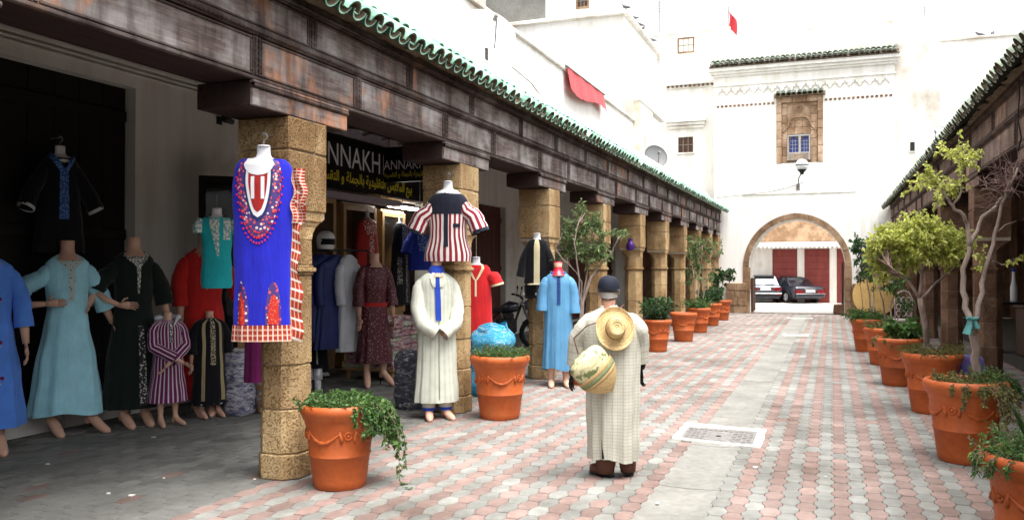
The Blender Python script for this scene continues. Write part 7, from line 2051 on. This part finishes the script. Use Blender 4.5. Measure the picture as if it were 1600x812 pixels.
def car(name, label, loc, rz, paint, Ln, W, H, hatch, trim):
    """local +y forward, rear at y=-Ln/2"""
    t = thing(name, label, 'car', loc, rz)
    hw = W / 2; b = MB()
    def ring(y, w, z0, z1, zb):
        # lower body section: sill, belly bulge, shoulder
        half = [(w * .80, z0), (w * .97, z0 + .10), (w, z0 + .28), (w * .985, zb - .12), (w * .93, zb - .02), (w * .80, z1)]
        return [(x, y, z) for x, z in half] + [(-x, y, z) for x, z in half[::-1]]
    r = -Ln / 2; f = Ln / 2; bz = H * .62
    dk = bz + .03 if not hatch else bz + .02
    secs = [ring(r, hw * .80, .34, dk - .12, dk - .10), ring(r + .05, hw * .93, .27, dk - .04, dk - .05), ring(r + .18, hw * .985, .23, dk, dk), ring(r + .8, hw, .22, dk + .01, dk + .01), ring(0, hw, .22, bz, bz), ring(f - 1.3, hw, .22, bz - .02, bz - .02), ring(f - .45, hw * .96, .23, bz - .12, bz - .12), ring(f - .08, hw * .84, .28, bz - .24, bz - .22), ring(f, hw * .70, .36, bz - .30, bz - .28)]
    loft(b, secs); body = b.build('body', paint, t, smooth=True, local=True, angle=40)
    # cabin glasshouse
    if hatch: ys = [r + .16, r + .50, r + 1.1, f - 1.95, f - 1.35]; zt = [bz + .02, H - .06, H, H - .02, bz + .0]
    else: ys = [r + .72, r + 1.40, r + 1.9, f - 2.0, f - 1.25]; zt = [bz + .03, H - .03, H, H - .02, bz]
    b = MB(); secs = []
    for y, z, k in zip(ys, zt, (.80, .70, .69, .69, .80)):
        zc = max(z, bz + .04); w1 = hw * (k if zc > bz + .1 else .84)
        secs.append([(hw * .90, y, bz - .03), (hw * .885, y, bz + .02), (w1, y, zc - .05), (w1 * .86, y, zc), (-w1 * .86, y, zc), (-w1, y, zc - .05), (-hw * .885, y, bz + .02), (-hw * .90, y, bz - .03)])
    loft(b, secs); b.build('cabin', paint, t, smooth=True, local=True, angle=35)
    def quad(name, pts, mat, off=.006):
        c = sum((Vector(p) for p in pts), Vector()) / len(pts); n_ = (Vector(pts[1]) - Vector(pts[0])).cross(Vector(pts[2]) - Vector(pts[0])).normalized()
        if n_.dot(c - Vector((0, 0, .7))) < 0: n_ = -n_
        b = MB(); q = [Vector(p) + n_ * off for p in pts]; w_ = [Vector(p) - n_ * .03 for p in pts]; m = len(pts)
        b.add(q + w_, [tuple(range(m))] + [(i, (i + 1) % m, m + (i + 1) % m, m + i) for i in range(m)]); return b.build(name, mat, t, local=True)
    def mid_(a, c, u): return tuple(p + (q - p) * u for p, q in zip(a, c))
    s0, s1, s2, s3, s4 = secs
    # rear glass between ring0 and ring1, windscreen between 3 and 4
    quad('rear_window', [mid_(s0[2], s1[3], .10), mid_(s0[2], s1[3], .90), mid_(s0[5], s1[4], .90), mid_(s0[5], s1[4], .10)], 'car_glass', .015)
    quad('windscreen', [mid_(s4[2], s3[3], .12), mid_(s4[2], s3[3], .92), mid_(s4[5], s3[4], .92), mid_(s4[5], s3[4], .12)], 'car_glass', .015)
    for sg in (0, 1):
        def S_(s_, k): return s_[k] if not sg else (-s_[k][0], s_[k][1], s_[k][2])
        def win(a, c, ua, uc):
            lo1 = mid_(S_(a, 1), S_(c, 1), ua); hi1 = mid_(S_(a, 2), S_(c, 2), ua); lo2 = mid_(S_(a, 1), S_(c, 1), uc); hi2 = mid_(S_(a, 2), S_(c, 2), uc)
            quad('side_window', [mid_(lo1, hi1, .12), mid_(lo1, hi1, .92), mid_(lo2, hi2, .92), mid_(lo2, hi2, .12)], 'car_glass', .008)
        win(s1, s2, .10, .95); win(s2, s3, .05, .47); win(s2, s3, .53, 1.0)
        quad('side_window', [mid_(S_(s3, 1), S_(s4, 1), .05), mid_(S_(s3, 2), S_(s4, 2), .05), mid_(S_(s3, 1), S_(s4, 1), .75)], 'car_glass', .008)
    # wheels
    for x in (-1, 1):
        for y in (r + .85, f - .85):
            w = MB(); w.lathe([(.20, -.10), (.30, -.10), (.318, -.07), (.318, .07), (.30, .10), (.20, .10)], 24); w.move(Matrix.Translation((x * (hw - .10), y, .318)) @ Matrix.Rotation(PI / 2, 4, 'Y')); wo = w.build('wheel', 'tyre', t, smooth=True, local=True, angle=40)
            w = MB(); w.lathe([(.20, 0), (.195, .02), (.06, .005), (.05, .03), (.002, .032)], 20)
            for k in range(6): a = k * PI / 3; w.tube([(.05 * math.cos(a), .05 * math.sin(a), .03), (.19 * math.cos(a), .19 * math.sin(a), .03)], .022, 5)
            w.move(Matrix.Translation((x * (hw - .01), y, .318)) @ Matrix.Rotation(x * PI / 2, 4, 'Y')); w.build('rim', 'alloy', wo, local=True)
            a_ = MB(); a_.tube([(x * (hw + .003), y + .37 * math.cos(q), .318 + .37 * math.sin(q)) for q in [PI * k / 12 for k in range(13)]], .028, 6); a_.build('wheel_arch', 'black_plastic', t, smooth=True, local=True)
    # rear: bumper, lamps, plate, trim
    bb = MB(); bb.cbox(-hw * .93, hw * .93, r - .06, r + .25, .30, .50, .05); bb.build('bumper', paint if not hatch else 'black_plastic', t, local=True)
    bb = MB(); bb.cbox(-hw * .94, hw * .94, r - .075, r - .04, .485, .515, .008); bb.build('bumper_trim', 'chrome', t, local=True)
    for s_ in (-1, 1):
        bb = MB()
        if hatch: bb.prism([(s_ * hw * .36, bz - .14), (s_ * hw * .90, bz - .06), (s_ * hw * .95, bz - .24), (s_ * hw * .55, bz - .27)], 'y', r - .03, r + .16)
        else: bb.prism([(s_ * hw * .42, bz - .20), (s_ * hw * .90, bz - .13), (s_ * hw * .95, bz - .36), (s_ * hw * .42, bz - .36)], 'y', r - .03, r + .16)
        bb.build('tail_lamp', 'lamp_red', t, local=True)
        if hatch:
            bb = MB(); bb.prism([(s_ * hw * .55, .43), (s_ * hw * .9, .50), (s_ * hw * .9, .40)], 'y', r - .066, r); bb.build('reflector', 'lamp_red', t, local=True)
    bb = MB(); bb.cbox(-.26, .26, r - .045, r + .04, bz - .30 if not hatch else bz - .24, bz - .18 if not hatch else bz - .12, .004); bb.build('number_plate', 'plate', t, local=True)
    bb = MB(); bb.cbox(-.34, .34, r - .028, r + .05, bz - .15 if not hatch else bz - .09, bz - .125 if not hatch else bz - .065, .004); bb.build('boot_trim', 'chrome', t, local=True)
    for s_ in (-1, 1): bb = MB(); bb.ball((s_ * (hw + .06), f - 1.55, bz + .04), .07, .05, .05, 10, 6); bb.tube([(s_ * hw * .9, f - 1.5, bz), (s_ * (hw + .04), f - 1.55, bz + .03)], .015, 5); bb.build('mirror', paint, t, smooth=True, local=True)
    if hatch:
        bb = MB(); bb.cbox(-hw * .6, hw * .6, r + .32, r + .55, H - .04, H - .005, .012); bb.build('spoiler', 'black_plastic', t, local=True)
        bb = MB(); bb.cbox(-hw * .0, hw * .55, r + .16, r + .20, bz + .06, bz + .09, .006); bb.build('wiper', 'black_plastic', t, local=True)
    bb = MB(); bb.box(-hw * .82, hw * .82, r + .3, f - .4, .2, .26); bb.build('underbody', 'black_plastic', t, local=True)
    return t
GZ0 = -.15
def gz(x, y): return g(x, y, GZ0)
# sedan: rear centre near (1268, 474) and turned away to the left
pr_ = gz(1266, 474)
aS = R(33)
fw = Vector((-math.sin(aS), math.cos(aS), 0))
cs = pr_ + fw * (4.6 / 2)
car('parked_car', 'dark navy saloon car parked beyond the gate arch', (cs.x, cs.y, GZ0), aS, 'paint_navy', 4.6, 1.78, 1.40, False, 0)
ph_ = gz(1197, 473)
aH = R(12)
fw = Vector((-math.sin(aH), math.cos(aH), 0)); ch = ph_ + fw * 2.0 + Vector((-.02, -.1, 0))
car('parked_car', 'grey hatchback parked beside the saloon beyond the arch', (ch.x, ch.y, GZ0), aH, 'paint_grey', 4.0, 1.74, 1.46, True, 0)
# tied bundles right of the saloon
flat('sheet_blue', (.03, .20, .50), .6); wrapped('bundle_blue', (.012, .02, .06), (.03, .05, .12), (.06, .10, .22))
p = gz(1311, 470); t, h = bundle('dark blue tied bundle of goods right of the saloon', 0, 0, 1.0, .9, .80, 'bundle_blue', 'goods_bundle', 'bundle', loc=(p.x, p.y + .5, GZ0), seed=7); t.location.z = GZ0
p = gz(1297, 470); t, h = bundle('small bright blue drum between the saloon and the tied bundle', 0, 0, .42, .42, .82, 'sheet_blue', 'drum', 'drum', loc=(p.x + .1, p.y + .5, GZ0), seed=8); t.location.z = GZ0
p = gz(1316, 470); t, h = bundle('pinkish sack lying on top of the dark blue bundle', 0, 0, .5, .4, .2, 'wrap_pink', 'sack', 'sack', loc=(p.x, p.y + .5, 0), seed=9); t.location.z = GZ0 + .79

# ================================================================ MOTORBIKE
p = g(806, 541)
mbk = thing('motorbike', 'black motorbike parked against the white wall inside the arcade', 'motorbike', (p.x - .15, p.y - .3, 0), R(-62))
def wheel(y, r):
    w = MB(); w.tube([(0, y + r * math.cos(a), .0 + r + .03 + r * math.sin(a)) for a in [2 * PI * k / 26 for k in range(27)]], .055, 8, caps=False); o = w.build('wheel', 'tyre', mbk, smooth=True, local=True)
    w = MB(); w.tube([(-.06, y, r + .03), (.06, y, r + .03)], .035, 8)
    for k in range(6): a = k * PI / 3; w.tube([(0, y, r + .03), (0, y + r * .88 * math.cos(a), r + .03 + r * .88 * math.sin(a))], .010, 5)
    w.build('spokes', 'alloy', o, local=True)
wheel(-.62, .27); wheel(.64, .27)
b = MB(); b.tube([(-.07, .64, .30), (-.07, .46, .72), (-.07, .38, .98)], .02, 7); b.tube([(.07, .64, .30), (.07, .46, .72), (.07, .38, .98)], .02, 7); b.cbox(-.1, .1, .34, .44, .90, .94, .01); b.build('fork', 'chrome', mbk, local=True)
b = MB(); b.tube([(-.38, .26, 1.12), (-.2, .36, 1.08), (0, .40, 1.0), (.2, .36, 1.08), (.38, .26, 1.12)], .016, 7); b.tube([(-.38, .26, 1.12), (-.44, .22, 1.12)], .024, 7); b.tube([(.38, .26, 1.12), (.44, .22, 1.12)], .024, 7); b.build('handlebar', 'black_plastic', mbk, smooth=True, local=True)
for s_ in (-1, 1):
    b = MB(); b.tube([(s_ * .28, .30, 1.10), (s_ * .34, .33, 1.24)], .008, 5); b.ball((s_ * .36, .33, 1.27), .065, .02, .045, 10, 6); b.build('mirror', 'black_plastic', mbk, smooth=True, local=True)
b = MB(); b.ball((0, .50, .90), .10, .09, .11, 12, 8); b.build('headlamp', 'car_glass', mbk, smooth=True, local=True)
b = MB(); b.tube([(0, .30, .86), (0, .12, .86), (0, -.08, .80)], [.10, .15, .09], 12, flat=(.9, 1.0)); b.build('fuel_tank', 'paint_navy', mbk, smooth=True, local=True)
b = MB(); b.tube([(0, -.06, .80), (0, -.35, .78), (0, -.62, .84), (0, -.75, .88)], [.09, .12, .11, .05], 10, flat=(.5, 1.1)); b.build('saddle', 'black_plastic', mbk, smooth=True, local=True)
b = MB(); b.cbox(-.14, .14, -.18, .26, .30, .62, .05); b.cbox(-.11, .11, -.02, .2, .60, .74, .03); b.build('engine', 'dark_iron', mbk, local=True)
b = MB(); b.tube([(0, .36, .90), (0, .2, .45), (0, -.1, .32), (0, -.62, .30)], .03, 7); b.tube([(0, -.1, .74), (0, -.62, .30)], .022, 7); b.tube([(.13, .1, .34), (.15, -.3, .30), (.15, -.8, .38)], .035, 8); b.build('frame', 'dark_iron', mbk, smooth=True, local=True)
b = MB(); b.tube([(0, .64 + .33 * math.cos(a), .30 + .33 * math.sin(a)) for a in [R(20) + R(120) * k / 8 for k in range(9)]], .06, 6, flat=(.25, 1)); b.tube([(0, -.62 + .33 * math.cos(a), .30 + .33 * math.sin(a)) for a in [R(50) + R(110) * k / 8 for k in range(9)]], .07, 6, flat=(.25, 1)); b.build('mudguard', 'black_plastic', mbk, smooth=True, local=True)
b = MB(); b.tube([(-.10, -.1, .3), (-.24, -.14, .0)], .012, 6); b.build('kickstand', 'dark_iron', mbk, local=True)

# ================================================================ SMALL THINGS
# purple jug on the fifth pillar
t = thing('hanging_jug', 'purple glass bottle hung on a far ochre pillar', 'bottle', tuple(onY(985, 391, 18.28)))
b = MB(); c = onY(985, 391, 18.28); flat('purple_glaze', (.07, .02, .20), .3)
b.lathe([(.06, 0), (.085, .03), (.09, .12), (.075, .17), (.05, .19), (.05, .24), (.06, .26)], 16, (c.x, c.y - .0, c.z), cap0=True); b.build('body', 'purple_glaze', t, smooth=True)
b = MB(); b.tube([(c.x, c.y, c.z + .25), (c.x, c.y + .05, c.z + .30), (c.x, c.y + .11, c.z + .30)], .008, 5); b.tube([(c.x + .08, c.y, c.z + .14), (c.x + .13, c.y, c.z + .10), (c.x + .085, c.y, c.z + .05)], .010, 6); b.build('handle', 'dark_iron', t)
# teal bag knotted on the twin tree
D = depth(base(1509, 727, 1.08)) - .05
t = thing('cloth_bag', 'small teal cloth tied round the fork of the twin stemmed tree', 'cloth', tuple(onD(1516, 522, D)))
flat('teal_cloth', (.10, .30, .29), .8)
for (x0, y0, x1, y1, w0) in ((1517, 494, 1511, 522, .062), (1520, 494, 1526, 512, .05)):
    b = MB(); a, c = onD(x0, y0, D), onD(x1, y1, D)
    b.tube([a, a.lerp(c, .5), c], [.012, w0 * .6, w0], 9, wr=.12, flat=(1, .5), up=F_); b.build('cloth', 'teal_cloth', t)
b = MB(); a = onD(1519, 498, D); b.tube([onD(1511, 496, D - .02), a + F_ * -.02, onD(1528, 497, D - .01), onD(1528, 500, D + .1), onD(1512, 499, D + .1), onD(1511, 496, D - .02)], .012, 6); b.build('knot', 'teal_cloth', t)
# purple sack leaning behind the umbrella-tree pot
p = base(1456, 648, 1.06) + Vector((.42, .25, 0))
bundle('limp purple sack standing behind the umbrella tree pot', 0, 0, .34, .26, .66, 'purple_cloth', 'sack', 'sack', loc=(p.x, p.y, 0), seed=11)
# ochre round board leaning by the gate
flat('ochre_board', (.62, .40, .14), .7, kind='obj', scale=3)
p = onY(1364, 470, GY - .75)
t = thing('round_board', 'ochre round table top leaning by the gate behind the grassy pot', 'board', (p.x, GY - .75, 0))
b = MB(); b.lathe([(.002, -.02), (.70, -.02), (.72, 0), (.70, .02), (.002, .02)], 36); b.move(Matrix.Translation((p.x + .05, GY - .68, .70)) @ Matrix.Rotation(R(80), 4, 'X')); b.build('board', 'ochre_board', t, smooth=True, angle=40)
b = MB(); b.cbox(-.6, .6, .02, .06, -.05, .05, .006); b.move(Matrix.Translation((p.x + .05, GY - .66, .70)) @ Matrix.Rotation(R(-10), 4, 'X')); b.build('batten', 'tan_wood', t)
# lace-like iron chair behind the pale forked stems
p = g(1404, 534)
t = thing('iron_chair', 'white scrolled iron chair behind the pale forked stems', 'chair', (p.x + .1, p.y + .9, 0), R(200))
flat('chair_white', (.62, .60, .58), .6)
b = MB(); b.lathe([(.002, .44), (.21, .44), (.215, .455), (.21, .47), (.002, .47)], 20); b.build('seat', 'chair_white', t, local=True)
for (x, y) in ((-.16, -.16), (.16, -.16), (-.16, .16), (.16, .16)): b = MB(); b.tube([(x, y, .45), (x * 1.25, y * 1.25, 0)], .012, 6); b.build('leg', 'chair_white', t, local=True)
b = MB(); b.tube([(-.19, .16, .45), (-.21, .19, .95), (-.12, .20, 1.12), (0, .21, 1.16), (.12, .20, 1.12), (.21, .19, .95), (.19, .16, .45)], .013, 6)
for k in range(-1, 2):
    for z in (.62, .78, .94): b.tube([(k * .12 + .055 * math.cos(q), .185, z + .065 * math.sin(q)) for q in [2 * PI * i / 10 for i in range(11)]], .009, 5)
b.build('backrest', 'chair_white', t, smooth=True, local=True)
# brown crate and dim stock under the right arcade
p = g(1592, 556)
t = thing('wooden_chest', 'plain brown chest standing under the brown arcade', 'chest', (p.x + .55, p.y + .2, 0), R(4))
b = MB(); b.cbox(-.5, .5, -.3, .3, .04, .92, .012); b.build('case', 'door_brown', t, local=True)
b = MB(); b.cbox(-.53, .53, -.33, .33, .92, .97, .008); b.build('lid', 'door_brown', t, local=True)
for x in (-.45, .45): b = MB(); b.cbox(x - .05, x + .05, -.28, .28, 0, .04, .006); b.build('foot', 'door_brown', t, local=True)
p = onD(1584, 440, 17.0)
t = thing('white_bottle', 'tall white bottle on a dark shelf inside the brown arcade', 'bottle', (p.x, p.y, 1.0))
b = MB(); b.lathe([(.06, 0), (.065, .03), (.065, .30), (.04, .40), (.03, .55), (.032, .62)], 16, (p.x, p.y, 1.0), cap0=True, cap1=True); b.build('body', 'dummy_white', t, smooth=True)
b = MB(); b.lathe([(.035, .62), (.035, .68), (.002, .70)], 12, (p.x, p.y, 1.0)); b.build('cap', 'scarf_blue', t)
t = thing('shelf', 'dark timber shelf carrying the white bottle', 'shelf', (p.x, p.y, 0))
b = MB(); b.cbox(p.x - .4, p.x + 1.2, p.y - .25, p.y + .25, .95, 1.0, .006); b.build('board', 'door_black', t)
for x in (-.35, 1.1): b = MB(); b.cbox(p.x + x, p.x + x + .06, p.y - .22, p.y + .22, 0, .95, .006); b.build('leg', 'door_black', t)
# cable down the right beam
t = thing('cable', 'thin black cable draped down the brown carved beam', 'cable', (1.94, 10.9, 3.0))
b = MB(); b.tube([onX(1592, 120, 1.90), onX(1593, 150, 1.92), onX(1590, 185, 1.90), onX(1596, 215, 1.93), onX(1590, 240, 1.93)], .008, 6); b.build('cable', 'black_plastic', t)
t = thing('cable', 'loose wire looping down from the white terrace coping', 'cable', (-4.5, 11, 4.6))
b = MB(); a = onX(822, 128, -4.5); b.tube([onX(800, 105, -4.5), onX(830, 130, -4.48), onX(845, 150, -4.44), onX(850, 172, -4.38)], .010, 6); b.build('wire', 'iron', t)
